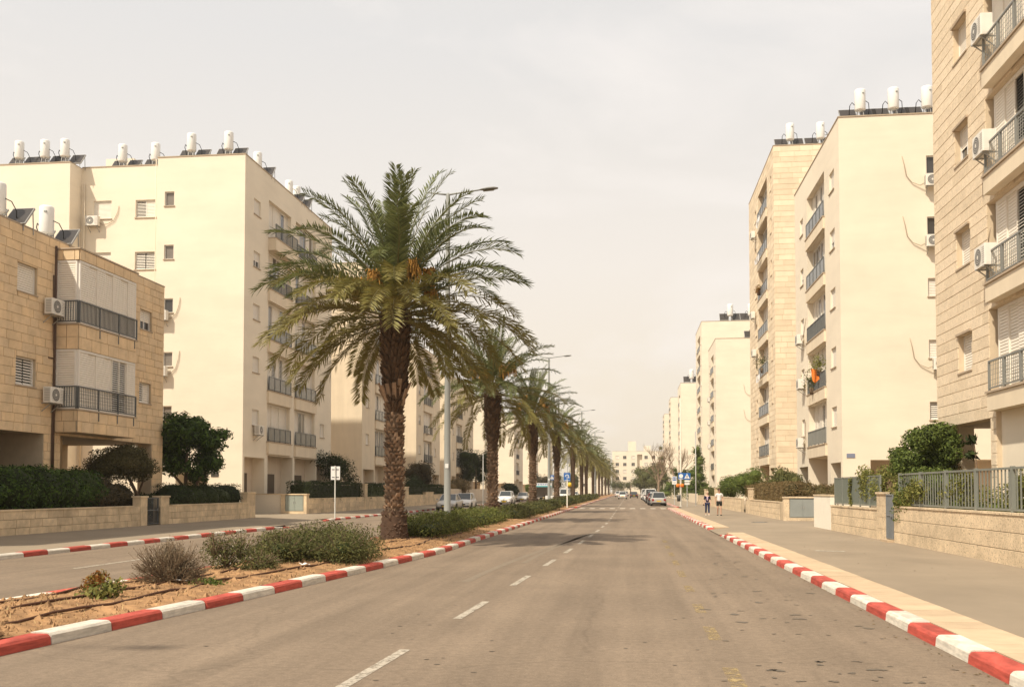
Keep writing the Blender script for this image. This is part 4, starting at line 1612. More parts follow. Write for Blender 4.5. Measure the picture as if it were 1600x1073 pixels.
PIPER = [(0.86, -0.25, 0.2), (1.0, -0.12, 0.12), (1.35, -0.06, 0.18), (1.75, -0.05, 0.4), (2.0, -0.05, 0.9), (2.08, -0.03, 1.35)]
PIPEL = [(0.0, -0.25, 0.2), (-0.2, -0.1, 0.12), (-0.6, -0.06, 0.3), (-0.9, -0.05, 0.7), (-1.0, -0.05, 1.3), (-1.1, -0.04, 1.75)]
PIPEU = [(0.9, -0.25, 0.2), (1.05, -0.08, 0.15), (1.12, -0.05, 0.6), (1.08, -0.05, 1.2)]
ac(f1, 36.05, 8.72, 'air conditioner on the tan stone house beside the upper bay railing')
ac(f1, 36.05, 5.22, 'air conditioner on the tan stone house beside the lower bay railing')
ac(fm, -35.5, 19.15, 'air conditioner in the recess of the cream left block, just below the top floor', PIPER)
ac(ff2, -30.0, 12.55, 'upper of two air conditioners on the cream left block beside the stone house corner', [(p[0] * 0.75, p[1], p[2] * 1.1) for p in PIPER])
ac(ff2, -30.0, 9.0, 'lower of two air conditioners on the cream left block beside the stone house corner', [(p[0] * 0.75, p[1], p[2] * 1.2) for p in PIPER])
ac(F2, 61.0, 5.35, 'air conditioner on the cream left block just above the ground floor openings')
ac(fr0, 29.45, 14.95, 'air conditioner on the right stone block beside the highest balcony in view')
ac(fr0, 29.45, 11.55, 'air conditioner on the right stone block, middle one of three at the picture edge')
ac(fr0, 29.45, 8.25, 'lowest air conditioner on the right stone block, with a hose above it', [(0.0, -0.25, 0.5), (-0.05, -0.08, 0.6), (0.0, -0.06, 1.0), (0.12, -0.05, 1.25)])
ac(ff4, 15.68, 17.98, 'air conditioner on the cream corner block under its topmost dark window', PIPEL)
ac(ff4, 15.68, 14.72, 'air conditioner on the cream corner block under the second dark window from the top', PIPEL)
ac(ff4, 15.95, 8.15, 'air conditioner on the cream corner block above the louvred window near the round tree', PIPEL)
ac(F4, 65.6, 4.55, 'air conditioner with looping white pipes low on the road side of the cream corner block', [(0.9, -0.2, 0.2), (1.1, -0.06, 0.5), (1.0, -0.05, 1.2), (1.12, -0.05, 1.7)])
ac(F4, 65.3, 8.35, 'air conditioner left of the orange cloth on the cream corner block')
ac(F4, 65.6, 11.3, 'air conditioner of the cream corner block between the cloth balcony and the upper floors', [(0.9, -0.2, 0.2), (1.2, -0.3, 0.5), (2.2, -0.3, 0.3), (2.6, -0.2, 1.4)])
for k, z in ((3, 18.2), (2, 14.3), (1, 9.6)):
    pass
ac(F5, 91.6, 24.9, 'air conditioner on the stone tower block beside its top balcony')
ac(F5, 92.2, 17.6, 'air conditioner on the stone tower block halfway up the road side')
ac(F5, 91.5, 14.0, 'air conditioner on the stone tower block at mid height, above the bushy climber')
ac(Fac('W', 12, 140.7, 153.5), 149.2, 8.0, 'lowest air conditioner on the block left of the stone tower, road side')
ac(Fac('W', 12, 140.7, 153.5), 149.2, 11.5, 'third highest air conditioner on the block left of the stone tower, road side')
ac(Fac('W', 12, 140.7, 153.5), 149.2, 15.0, 'second highest air conditioner on the block left of the stone tower, road side')
ac(Fac('S', 140.7, 12, 32), 16.9, 14.9, 'upper air conditioner on the end wall of the block left of the stone tower', PIPEL)
ac(Fac('S', 140.7, 12, 32), 16.9, 11.3, 'lower air conditioner on the end wall of the block left of the stone tower', PIPEL)
ac(Fac('E', -24.2, 110.0, 124.0), 114.5, 8.5, 'air conditioner on the lower cream left block seen just left of the lamp post', None)
ac(Fac('E', -24.2, 87.15, 99.5), 88.3, 12.0, 'air conditioner on the beige left block seen beside the nearest palm trunk', None)


# ------------------------------------------------------------------ solar water heaters
def make_heater():
    root = thing('solar_water_heater', '', 'water heater', (0, 0, 0))
    t = MB()
    t.lathe([(0.0, 0.62), (0.20, 0.63), (0.27, 0.66), (0.29, 0.70), (0.29, 1.72), (0.28, 1.77), (0.24, 1.80), (0.0, 1.815)], 18, cy=-0.22)
    tk = t.build('tank', M_TANK, root)
    t = MB()
    t.box(0.05, 0.17, -0.515, -0.47, 1.5, 1.56)
    t.build('label_plate', M_CAB, tk)
    s = MB()
    for i in range(4):
        a = math.pi / 4 + i * math.pi / 2
        s.bar((0.17 * math.cos(a), -0.22 + 0.17 * math.sin(a), 0.66), (0.27 * math.cos(a), -0.22 + 0.27 * math.sin(a), 0.0), 0.035)
    s.lathe([(0.2, 0.3), (0.22, 0.3), (0.22, 0.32), (0.2, 0.32)], 10, cy=-0.22)
    s.build('stand', M_GALV, root)
    for sx in (-1, 1):
        p = MB()
        x0 = 0.10 if sx > 0 else -1.0
        A = [(x0, 0.0, 0.22), (x0 + 0.9, 0.0, 0.22), (x0 + 0.9, 0.62, 0.98), (x0, 0.62, 0.98)]
        n_ = Vector((0, -0.775, 0.632)) * 0.08
        Bt = [tuple(Vector(q) + n_) for q in A]
        p.poly(A)
        for i in range(4):
            j = (i + 1) % 4
            p.poly([A[i], A[j], Bt[j], Bt[i]])
        pf = p.build('collector_frame', M_GALV, root)
        p = MB()
        c = sum((Vector(q) for q in Bt), Vector()) / 4
        G = [tuple(c + (Vector(q) - c) * 0.95 + n_ * 0.03) for q in Bt]
        p.poly(G)
        p.poly(Bt, 1)
        p.build('collector_glass', [M_SOLAR, M_GALV], pf)
        p = MB()
        p.bar((x0 + 0.1, 0.6, 0.95), (x0 + 0.1, 0.66, 0.0), 0.03)
        p.bar((x0 + 0.8, 0.6, 0.95), (x0 + 0.8, 0.66, 0.0), 0.03)
        p.bar((x0 + 0.1, 0.02, 0.22), (x0 + 0.1, 0.02, 0.0), 0.03)
        p.bar((x0 + 0.8, 0.02, 0.22), (x0 + 0.8, 0.02, 0.0), 0.03)
        p.build('collector_leg', M_GALV, pf)
    h = MB()
    h.tube([(-0.27, -0.22, 0.95), (-0.42, -0.2, 1.12), (-0.52, -0.1, 0.98), (-0.5, 0.2, 0.5)], 0.022, 6)
    h.tube([(0.28, -0.2, 1.2), (0.48, -0.1, 1.1), (0.55, 0.1, 0.8), (0.5, 0.2, 0.4)], 0.02, 6)
    h.build('hose', M_BLACK, root)
    return root


H0 = make_heater()
KIDS[H0.name] = kids(H0)
h_used = [False]


def heater(x, y, zr, lab, rot=0.0, s=1.0):
    if not h_used[0]:
        h_used[0] = True
        o = H0
        o.location = (x, y, zr)
        o.rotation_euler = (0, 0, rot)
        o['label'] = lab
    else:
        o = copy_tree(H0, (x, y, zr), rot, lab)
    o['group'] = 'solar water heaters on the roofs'
    o.scale = (s, s, s)


ORD = ['first', 'second', 'third', 'fourth', 'fifth', 'sixth', 'seventh', 'eighth']


def hx(u, y):      # offline: ratio x/y of a column, kept as plain numbers
    return u * y


for i, (x, y) in enumerate([(-39.9, 60.1), (-38.1, 60.1), (-36.7, 60.1), (-33.45, 61.5), (-31.15, 61.5), (-28.0, 60.1), (-25.5, 60.1)]):
    heater(x, y, 22.93, 'white tank on the cream left block roof, %s from the left along the front' % ORD[i])
for i, (x, y, l) in enumerate([(-25.1, 64.0, 'nearest on the road side edge of the cream left block roof'), (-25.1, 70.2, 'second along the road side edge of the cream left block roof'), (-25.0, 71.6, 'farthest along the road side edge of the cream left block roof')]):
    heater(x, y, 22.93, 'water heater tank ' + l)
heater(-23.85, 37.9, 11.66, 'white water heater with hose on the tan stone house roof, whole in view', R(0), 1.0)
heater(-23.85, 34.75, 11.66, 'water heater on the tan stone house roof cut by the left picture edge')
for i, x in enumerate((12.55, 14.3, 16.05)):
    heater(x, 55.25, 21.83, 'white water heater on the cream corner block roof, %s from the left' % ORD[i], 0, 1.0)
for i, x in enumerate((13.0, 15.4)):
    heater(x, 81.5, 29.43, 'white water heater on the stone tower block roof, %s one' % ('left' if i == 0 else 'right'), 0, 1.15)
for i, x in enumerate((16.8, 20.2, 23.4)):
    heater(x, 168.6, 29.98, 'water heater on the tallest distant right block, %s from the left' % ORD[i], 0, 1.7)
for i, x in enumerate((17.5, 19.6)):
    heater(x, 141.5, 22.93, 'water heater on the cream block left of the stone tower, %s one' % ('left' if i == 0 else 'right'), 0, 1.4)
heater(14.6, 238.4, 27.13, 'lone water heater on the distant right block roof', 0, 1.9)


# ------------------------------------------------------------------ garden walls
def garden_wall(name, lab, face, c, a0, a1, z0, h, m, rowh, lmin, lmax, thick=0.22, pillars=(), cap=True, limit=300, group=None, seed=1, plain=False):
    """low wall along the road; pillars: (lo, hi, height)"""
    root = thing(name, lab, 'wall', (c, a0, z0), 0, group)
    f_ = Fac(face, c, a0, a1)
    s = 1 if face == 'W' else -1
    b = MB()
    k = 0.012
    xs = sorted((c + s * k, c + s * thick))
    b.box(xs[0] - c, xs[1] - c, 0, a1 - a0, -0.3, h)
    b.build('wall_core', m if plain else M_MORTAR, root)
    if not plain:
        clad(root, f_, z0 - 0.05, z0 + h, [(lo, hi, z0 - 0.1, z0 + ph) for lo, hi, ph in pillars], rowh, lmin, lmax, m, limit, 0.03, 0.014, 'stone', seed, 0.005 if face == 'W' else 0.012)
    if cap:
        y = a0
        n = max(1, int((a1 - a0) / 1.1))
        st_ = (a1 - a0) / n
        for i in range(n):
            ya, yb = a0 + i * st_, a0 + (i + 1) * st_
            if any(lo - 0.05 < (ya + yb) / 2 < hi + 0.05 for lo, hi, ph in pillars):
                continue
            q = MB()
            xx = sorted((-s * 0.055, s * (thick + 0.04)))
            q.box(xx[0], xx[1], ya - a0 + 0.004, yb - a0 - 0.004, h + 0.001, h + 0.055)
            q.build('cap_stone', m, root)
    for lo, hi, ph in pillars:
        q = MB()
        xx = sorted((-s * 0.05, s * (thick + 0.1)))
        n = int(ph / 0.33)
        for i in range(n):
            q.box(xx[0], xx[1], lo - a0, hi - a0, ph * i / n + 0.006, ph * (i + 1) / n - 0.006)
        q.box(xx[0] + 0.015, xx[1] - 0.015, lo - a0 + 0.015, hi - a0 - 0.015, -0.3, ph)
        p = q.build('pillar', m, root)
        q = MB()
        q.box(xx[0] - 0.04, xx[1] + 0.04, lo - a0 - 0.04, hi - a0 + 0.04, ph + 0.001, ph + 0.07)
        q.build('pillar_cap', m, p)
    return root


garden_wall('garden_wall', 'low tan stone garden wall at the left edge, in front of the big green hedge', 'E', -21.0, 14.0, 40.9, 0.24, 0.82, M_WALLST, 0.29, 0.6, 1.2, pillars=((40.3, 40.9, 1.22),), group='stone garden walls', seed=31)
garden_wall('garden_wall', 'low tan stone garden wall between the iron gate and the left driveway', 'E', -21.0, 42.15, 53.4, 0.24, 0.82, M_WALLST, 0.29, 0.5, 0.95, pillars=((42.15, 42.95, 1.22), (52.2, 53.38, 1.36)), group='stone garden walls', seed=32)
garden_wall('garden_wall', 'low tan stone garden wall behind the square sign on the left pavement', 'E', -21.0, 62.5, 84.0, 0.24, 0.95, M_WALLST, 0.31, 0.6, 1.0, pillars=((76.4, 77.2, 2.0),), group='stone garden walls', seed=33)
garden_wall('garden_wall', 'pale garden wall with a dark gate behind the parked silver saloon on the left', 'E', -21.0, 85.2, 112.0, 0.24, 1.05, M_WALLST, 0.35, 0.8, 1.4, pillars=((91.0, 92.0, 1.8), (100.0, 104, 1.3)), group='stone garden walls', seed=34)
garden_wall('garden_wall', 'plain beige wall on the left beyond the parked white car', 'E', -21.0, 113.0, 165.0, 0.24, 1.7, M_PLAST2, 0.4, 1, 2, cap=False, group='stone garden walls', plain=True)
garden_wall('garden_wall', 'rough pale stone garden wall carrying the grey railing at the right edge', 'W', 8.3, 10.0, 32.45, 0.13, 1.10, M_WALLST_R, 0.37, 2.2, 4.2, pillars=(), group='stone garden walls', seed=35)
garden_wall('garden_wall', 'short rough stone wall with a gate pillar, below the right panel fence', 'W', 8.3, 33.3, 42.35, 0.13, 0.98, M_WALLST_R, 0.33, 2.0, 3.6, pillars=((33.3, 34.55, 1.52),), group='stone garden walls', seed=36)
garden_wall('garden_wall', 'pale stone garden wall below the clipped brown hedge on the right', 'W', 8.3, 56.6, 73.0, 0.13, 0.95, M_WALLST_R, 0.32, 0.9, 1.6, pillars=((70.5, 71.3, 1.75),), group='stone garden walls', seed=37)
garden_wall('garden_wall', 'pale garden wall with square pillars behind the two walkers', 'W', 8.3, 76.0, 124.0, 0.13, 1.0, M_WALLST_R, 0.34, 1.2, 2.0, pillars=((98.5, 99.5, 1.8), (112, 113, 1.7)), group='stone garden walls', seed=38)
garden_wall('garden_wall', 'far pale garden wall on the right behind the sign posts', 'W', 8.3, 128.0, 230.0, 0.13, 1.2, M_PLASTL, 0.4, 1, 2, cap=False, group='stone garden walls', plain=True)

# rendered white wall block and cabinet niche by the right driveway
t = thing('white_wall_block', 'smooth white rendered wall block beside the right driveway', 'wall', (8.3, 42.4, 0.13))
b = MB()
b.box(-0.04, 0.30, 0.0, 3.7, -0.2, 1.4)
b.build('rendered_block', mat('white_render', (0.80, 0.745, 0.64), 0.9, 0.05, 2), t)
b = MB()
b.box(-0.07, 0.33, -0.03, 3.73, 1.401, 1.46)
b.build('cap_stone', M_WALLST_R, t)


def niche(loc, W, lab, m_wall, labc, mm):
    """wall across the end of a driveway that frames a metal cabinet; faces -Y"""
    t = thing('niche_wall', lab, 'wall', loc)
    b = MB()
    b.box(-0.28, 0.0, 0.0, 0.5, -0.2, 1.22)
    b.box(W, W + 0.2, 0.0, 0.5, -0.2, 1.22)
    b.box(0.0, W, 0.0, 0.5, -0.2, 0.16)
    b.box(0.0, W, 0.3, 0.5, 0.16, 1.22)
    b.build('niche_frame', m_wall, t)
    b = MB()
    b.box(-0.32, W + 0.24, -0.04, 0.54, 1.221, 1.30)
    b.build('cap_stone', m_wall, t)
    c = thing('meter_cabinet', labc, 'cabinet', (loc[0] + W / 2, loc[1] + 0.02, loc[2] + 0.165))
    b = MB()
    b.box(-W / 2 + 0.02, W / 2 - 0.02, 0.0, 0.26, 0.0, 1.04)
    b.build('cabinet_body', mm, c)
    for s in (-1, 1):
        b = MB()
        x0, x1 = (-W / 2 + 0.05, -0.008) if s < 0 else (0.008, W / 2 - 0.05)
        b.box(x0, x1, -0.018, -0.001, 0.04, 1.0)
        d = b.build('cabinet_door', mm, c)
        b = MB()
        b.box(s * 0.06 - 0.015, s * 0.06 + 0.015, -0.035, -0.019, 0.5, 0.62)
        b.build('handle', M_GALV, d)
    return t


niche((8.55, 54.9, 0.13), 1.42, 'pale wall end framing the grey metal cabinet beside the right driveway', M_WALLST_R, 'wide grey metal cabinet set in the wall by the right driveway', M_CAB)
niche((-22.4, 62.2, 0.25), 1.25, 'tan wall end framing the grey green cabinet beside the left driveway', M_WALLST, 'grey green metal cabinet set in the wall by the left driveway', mat('cabinet_green', (0.30, 0.33, 0.29), 0.5, 0.08, 1.5))
t = thing('driveway_wall', 'smooth beige wall at the back of the left driveway', 'wall', (-30, 62.35, 0.25))
b = MB()
b.box(0, 7.3, 0, 0.22, -0.2, 1.25)
b.build('wall_core', M_PLAST, t)
b = MB()
b.box(0, 7.3, -0.03, 0.25, 1.251, 1.31)
b.build('cap_stone', M_WALLST, t)
t = thing('driveway_wall', 'smooth pale wall at the back of the right driveway behind the metal cabinet', 'wall', (10.2, 55.3, 0.13))
b = MB()
b.box(0, 8, 0, 0.22, -0.2, 1.05)
b.build('wall_core', M_PLAST, t)


# ------------------------------------------------------------------ gates
def gate(loc, W, H, rotz, lab, m, step=0.11):
    t = thing('garden_gate', lab, 'gate', loc, rotz)
    b = MB()
    ring(b, 0, W, 0.03, H, -0.02, 0.02, 0.04)
    b.box(0.04, W - 0.04, -0.018, 0.018, H * 0.52, H * 0.52 + 0.04)
    b.build('gate_frame', m, t)
    n = int(W / step)
    me = None
    for i in range(1, n):
        x = W * i / n
        if me is None:
            b = MB()
            b.box(-0.011, 0.011, -0.011, 0.011, 0.071, H - 0.041)
            me = b.mesh('bar', m)
        link('bar', me, t, (x, 0, 0))
    b = MB()
    b.box(W - 0.2, W - 0.06, -0.04, -0.021, H * 0.5, H * 0.5 + 0.12)
    b.build('lock', m, t)
    return t


gate((-21.05, 40.95, 0.25), 1.15, 1.2, math.pi / 2, 'dark iron bar gate between the two left garden walls', M_RAIL)
gate((-21.05, 84.05, 0.25), 1.1, 1.3, math.pi / 2, 'dark narrow gate in the left garden wall beyond the hedge, behind the nearest palm', M_RAIL)
gate((8.25, 33.27, 0.2), 0.8, 1.45, -math.pi / 2, 'narrow grey blue metal gate in the right stone wall', mat('gate_blue_grey', (0.19, 0.2, 0.21), 0.5, 0.1))
b = MB()
b.box(8.05, 8.6, 32.45, 33.3, 0.0, 0.2)
tag(b.build('door_step', M_CONC), kind='structure')

# ------------------------------------------------------------------ fences on the right wall
M_FENCE = mat('fence_paint', (0.20, 0.208, 0.182), 0.5, 0.08, 3)
t = thing('bar_fence', 'grey railing of flat upright bars on the right stone wall', 'fence', (8.42, 9.0, 1.28))
FH = 1.03
nb = int((32.3 - 9.0) / 0.225)
b = MB()
b.box(-0.006, 0.006, -0.033, 0.033, 0.09, FH - 0.05)
me = b.mesh('bar', M_FENCE)
for i in range(nb):
    y = 0.07 + 0.225 * i
    link('bar', me, t, (random.uniform(-.002, .002), y, 0))
for k in range(11):
    y = min(0.05 + 2.33 * k, 23.25)
    b = MB()
    b.box(-0.045, 0.045, y - 0.045, y + 0.045, -0.06, FH + 0.005)
    b.build('post', M_FENCE, t)
for z in (0.055, FH - 0.045):
    b = MB()
    b.box(-0.025, 0.025, 0.0, 23.3, z - 0.02, z + 0.03)
    b.build('rail', M_FENCE, t)
t = thing('panel_fence', 'grey green perforated panel fence on the short right wall', 'fence', (8.42, 34.7, 1.18))
for k in range(6):
    y = 1.5 * k
    b = MB()
    b.box(-0.025, 0.025, y - 0.025, y + 0.025, -0.05, 1.12)
    b.build('post', M_FENCE, t)
for z in (0.06, 1.09):
    b = MB()
    b.box(-0.02, 0.02, 0, 7.5, z - 0.02, z + 0.02)
    b.build('rail', M_FENCE, t)
M_PERF = mat('fence_sheet', (0.15, 0.17, 0.145), 0.6, 0.2, 12)
for k in range(5):
    b = MB()
    b.box(-0.004, 0.004, 1.5 * k + 0.027, 1.5 * k + 1.473, 0.085, 1.065)
    b.build('sheet_panel', M_PERF, t)


# ------------------------------------------------------------------ vegetation
def foliage(name, lab, cat, blobs, m, n, L, W, trunk=None, core=True, group=None, shell=0.38, loc=None, jitter=0.7, name_part='crown', m2=None, corem=None, twigs=0, corek=0.55):
    """crown of leaf blades spread through several clumps; blobs: (centre, radii) in world space"""
    c0 = loc or (sum(b_[0][0] for b_ in blobs) / len(blobs), sum(b_[0][1] for b_ in blobs) / len(blobs), 0.2)
    root = thing(name, lab, cat, c0, 0, group)
    vol = np.array([b_[1][0] * b_[1][1] + b_[1][1] * b_[1][2] + b_[1][0] * b_[1][2] for b_ in blobs])
    cnt = np.maximum((n * vol / vol.sum()).astype(int), 30)
    Vs = []
    for (c, r_), k in zip(blobs, cnt):
        P_, N_ = blob_points(c, r_, k, shell)
        P_ = P_[P_[:, 2] > 0.15]
        N_ = unit(P_ - np.array(c)) + np.array((0, 0, 0.35))
        Vs.append(leaves(P_ - np.array(c0), N_, L, W, jitter))
    V = np.concatenate(Vs)
    link(name_part, quads_mesh(name_part, V, m), root)
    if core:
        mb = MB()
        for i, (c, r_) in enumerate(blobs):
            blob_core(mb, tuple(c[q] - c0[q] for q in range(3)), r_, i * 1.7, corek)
        tag(mb.build('filler_core', corem or m, root), kind='stuff')  # solid filler; where corem is darker, its colour paints the shaded inside
    if twigs:
        mb = MB()
        for i in range(twigs):
            c, r_ = random.choice(blobs)
            a, e = random.random() * 6.28, random.uniform(0.1, 1.4)
            p0 = Vector((c[0] - c0[0], c[1] - c0[1], c[2] - c0[2] - r_[2] * 0.5))
            p1 = Vector((c[0] - c0[0] + r_[0] * math.cos(a) * math.cos(e) * 1.05, c[1] - c0[1] + r_[1] * math.sin(a) * math.cos(e) * 1.05, c[2] - c0[2] + r_[2] * math.sin(e) * 1.08))
            mb.tube([p0, (p0 + p1) / 2 + Vector((0, 0, 0.05)), p1], [0.012, 0.008, 0.004], 3, cap=False)
        tag(mb.build('twigs', M_TWIG, root), kind='stuff')
    if trunk:
        mb = MB()
        for pts, rad in trunk:
            mb.tube([tuple(p[q] - c0[q] for q in range(3)) for p in pts], rad, 8)
        mb.build('trunk', M_BARK, root)
    return root


def row_blobs(x0, x1, y0, y1, z0, z1, n, jit=0.12, rs=random):
    out = []
    for i in range(n):
        y = y0 + (y1 - y0) * (i + 0.5) / n
        ry = (y1 - y0) / n * 0.75
        rx = (x1 - x0) / 2 * rs.uniform(0.88, 1.1)
        h = (z1 - z0) * rs.uniform(0.86, 1.06)
        out.append((((x0 + x1) / 2 + rs.uniform(-jit, jit), y, z0 + h * 0.42), (rx, ry, h * 0.58)))
    return out


def box_hedge(name, lab, x0, x1, y0, y1, z0, z1, m, n, L, W, group=None, noise_=0.07, corem=None):
    root = thing(name, lab, 'hedge', ((x0 + x1) / 2, (y0 + y1) / 2, z0), 0, group)
    hx_, hy, hz = (x1 - x0) / 2, (y1 - y0) / 2, (z1 - z0) / 2
    A = np.array([hy * hz, hy * hz, hx_ * hz, hx_ * hz, hx_ * hy * 1.2])
    cnt = (n * A / A.sum()).astype(int)
    Vs = []
    for k, (nn, nr) in enumerate(zip(cnt, ((1, 0, 0), (-1, 0, 0), (0, 1, 0), (0, -1, 0), (0, 0, 1)))):
        p = rng.uniform(-1, 1, (nn, 3)) * np.array((hx_, hy, hz)) + np.array((0, 0, hz))
        nr = np.array(nr, float)
        for q in range(3):
            if nr[q]:
                base = nr[q] * (hx_, hy, hz)[q] + (hz if q == 2 else 0)
                u_, v_ = p[:, (q + 1) % 3], p[:, (q + 2) % 3]
                p[:, q] = base + nr[q] * (noise_ * (np.sin(u_ * 3.1 + v_ * 1.7) + np.sin(u_ * 7.3 - v_ * 4) * 0.6) - rng.random(nn) ** 2 * 0.16 + rng.normal(0, 0.02, nn))
        N_ = np.tile(nr, (nn, 1)) + np.array((0, 0, 0.4))
        Vs.append(leaves(p, N_, L, W, 0.75))
    link('foliage', quads_mesh('foliage', np.concatenate(Vs), m), root)
    b = MB()
    k = 0.22
    b.box(-hx_ + k, hx_ - k, -hy + k, hy - k, 0, 2 * hz - k)
    b.build('filler_core', corem or m, root)
    return root


# left side
bl = row_blobs(-23.4, -21.0, 28.5, 38.4, 1.0, 2.9, 6)
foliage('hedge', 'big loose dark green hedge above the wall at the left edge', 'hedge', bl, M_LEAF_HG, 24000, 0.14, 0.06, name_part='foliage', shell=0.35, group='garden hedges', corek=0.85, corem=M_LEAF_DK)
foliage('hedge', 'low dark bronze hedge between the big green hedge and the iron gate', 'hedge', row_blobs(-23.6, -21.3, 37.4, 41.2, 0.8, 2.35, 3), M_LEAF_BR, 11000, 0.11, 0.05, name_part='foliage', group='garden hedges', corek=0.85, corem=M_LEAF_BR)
foliage('rounded_shrub_tree', 'rounded olive brown shrub on a bare stem in front of the tan stone house', 'tree',
        [((-22.6, 41.6, 3.0), (1.25, 1.7, 0.75)), ((-22.3, 42.6, 2.8), (0.9, 1.0, 0.6)), ((-22.9, 40.7, 2.75), (0.9, 1.0, 0.6)), ((-22.4, 41.8, 3.4), (0.8, 1.1, 0.5))], M_LEAF_OB, 24000, 0.085, 0.045, jitter=1.0, corek=0.7, corem=M_LEAF_OB,
        trunk=[([(-22.2, 43.2, 0.3), (-22.3, 42.9, 1.2), (-22.5, 42.2, 2.3), (-22.7, 41.7, 3.0)], [0.11, 0.09, 0.07, 0.03]), ([(-22.35, 42.7, 1.5), (-22.2, 42.9, 2.2), (-22.2, 43.1, 2.8)], [0.06, 0.045, 0.02])], shell=0.8)
rs = random.Random(12)
tb = []
for i in range(44):
    a, e = rs.random() * 6.28, rs.uniform(-0.95, 1.35)
    q = rs.uniform(0.45, 0.98)
    tb.append(((-22.6 + 1.75 * q * math.cos(a) * math.cos(e), 48.2 + 2.3 * q * math.sin(a) * math.cos(e), 3.75 + 2.0 * q * math.sin(e)), (rs.uniform(.45, .8), rs.uniform(.5, .85), rs.uniform(.35, .55))))
foliage('broadleaf_tree', 'dark green broadleaf tree with drooping leaves in front of the cream left block', 'tree', tb, M_LEAF_HG, 17000, 0.28, 0.085,
        trunk=[([(-22.5, 47.6, 0.3), (-22.45, 47.9, 1.2), (-22.6, 48.1, 2.3), (-22.6, 48.3, 4.6)], [0.14, 0.12, 0.1, 0.03]), ([(-22.45, 47.9, 1.3), (-22.1, 48.7, 2.4), (-21.9, 49.3, 3.6)], [0.09, 0.07, 0.03]), ([(-22.5, 48, 1.8), (-23.1, 47.3, 2.8), (-23.4, 46.9, 3.9)], [0.08, 0.06, 0.03])], core=False, shell=0.9, jitter=0.55)
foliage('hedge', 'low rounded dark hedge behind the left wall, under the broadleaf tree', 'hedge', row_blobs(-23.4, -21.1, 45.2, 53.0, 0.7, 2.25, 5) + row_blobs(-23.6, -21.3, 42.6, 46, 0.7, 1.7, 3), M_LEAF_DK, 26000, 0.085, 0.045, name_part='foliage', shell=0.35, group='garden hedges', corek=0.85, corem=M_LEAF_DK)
box_hedge('hedge', 'clipped dark box hedge above the wall behind the square sign on the left', -22.6, -21.05, 62.9, 76.2, 1.0, 2.35, M_LEAF_DK, 9000, 0.10, 0.05, group='garden hedges')
box_hedge('hedge', 'clipped dark box hedge behind the nearest palm trunk on the left', -22.6, -21.05, 77.4, 90.5, 1.0, 2.3, M_LEAF_DK, 7000, 0.11, 0.055, group='garden hedges')
box_hedge('hedge', 'clipped green hedge above the parked silver saloon on the left', -22.5, -21.1, 92.3, 112, 1.1, 2.35, M_LEAF_DK, 7000, 0.13, 0.06, group='garden hedges')
rs = random.Random(3)
foliage('garden_shrub', 'tall dark shrub with upright twigs between two left blocks, above the box hedge', 'shrub',
        [((-23.6 + rs.uniform(-.8, .8), 76.8 + rs.uniform(-2.6, 2.6), rs.uniform(2.4, 4.4)), (rs.uniform(.6, 1.0), rs.uniform(.7, 1.1), rs.uniform(.5, .9))) for i in range(13)], M_LEAF_DK, 6000, 0.16, 0.075, core=False, shell=0.9, twigs=40)
foliage('garden_shrub', 'dark brownish shrub on the left between the first palm and the lamp post', 'shrub',
        [((-22.8 + rs.uniform(-.8, .8), 107 + rs.uniform(-3.5, 3.5), rs.uniform(2.0, 4.3)), (rs.uniform(.8, 1.3), rs.uniform(.9, 1.5), rs.uniform(.7, 1.1))) for i in range(12)], M_LEAF_BR, 7000, 0.17, 0.08, shell=0.6)
foliage('garden_shrub', 'dark rounded bush left of the lamp post above the pale wall', 'shrub',
        [((-22.4 + rs.uniform(-.5, .5), 101 + rs.uniform(-1.6, 1.6), rs.uniform(1.6, 2.8)), (.9, 1.1, .9)) for i in range(6)], M_LEAF_DK, 4000, 0.15, 0.07)
foliage('broadleaf_tree', 'dense dark green tree on the left between the lamp post and the second palm', 'tree',
        [((-22.2 + rs.uniform(-1.6, 1.6), 141 + rs.uniform(-3, 3), rs.uniform(3.4, 6.8)), (rs.uniform(1, 1.5), rs.uniform(1, 1.6), rs.uniform(.8, 1.2))) for i in range(16)], M_LEAF_DK, 8000, 0.22, 0.11,
        trunk=[([(-22.2, 141, 0.3), (-22.2, 141, 5)], [0.2, 0.08])])
foliage('garden_shrub', 'olive brown bush hanging over the wall behind the white parked car', 'shrub',
        [((-21.3 + rs.uniform(-.7, .7), 122 + rs.uniform(-2.5, 2.5), rs.uniform(1.6, 2.9)), (1.0, 1.3, .9)) for i in range(7)], M_LEAF_HB, 4500, 0.16, 0.08)
for i, (x, y, z, r_, m_, lab) in enumerate(((-21.5, 176, 1.9, 1.6, M_LEAF_DK, 'dark round bush right of the second palm trunk, below the bright end wall'), (-20.5, 205, 2.0, 1.5, M_LEAF_GR, 'small green bush at the left between the second and third palm trunks'),
                                     (-21.5, 235, 3.5, 3.2, M_LEAF_BR, 'brownish tree behind the third palm trunk'), (-21, 275, 4, 3.6, M_LEAF_OL, 'olive tree far left behind the blue crossing sign'),
                                     (-20, 330, 4.5, 4.2, M_LEAF_OL, 'hazy tree far left under the fourth palm'))):
    foliage('street_tree' if r_ > 2 else 'garden_shrub', lab, 'tree' if r_ > 2 else 'shrub', [((x + rs.uniform(-r_, r_) * .5, y + rs.uniform(-r_, r_) * .6, z + rs.uniform(-r_, r_) * .4), (r_ * .6, r_ * .6, r_ * .5)) for j in range(8)], m_, 2600, 0.28, 0.14,
            trunk=[([(x, y, 0), (x, y, z)], [0.18, 0.08])] if r_ > 2 else None)

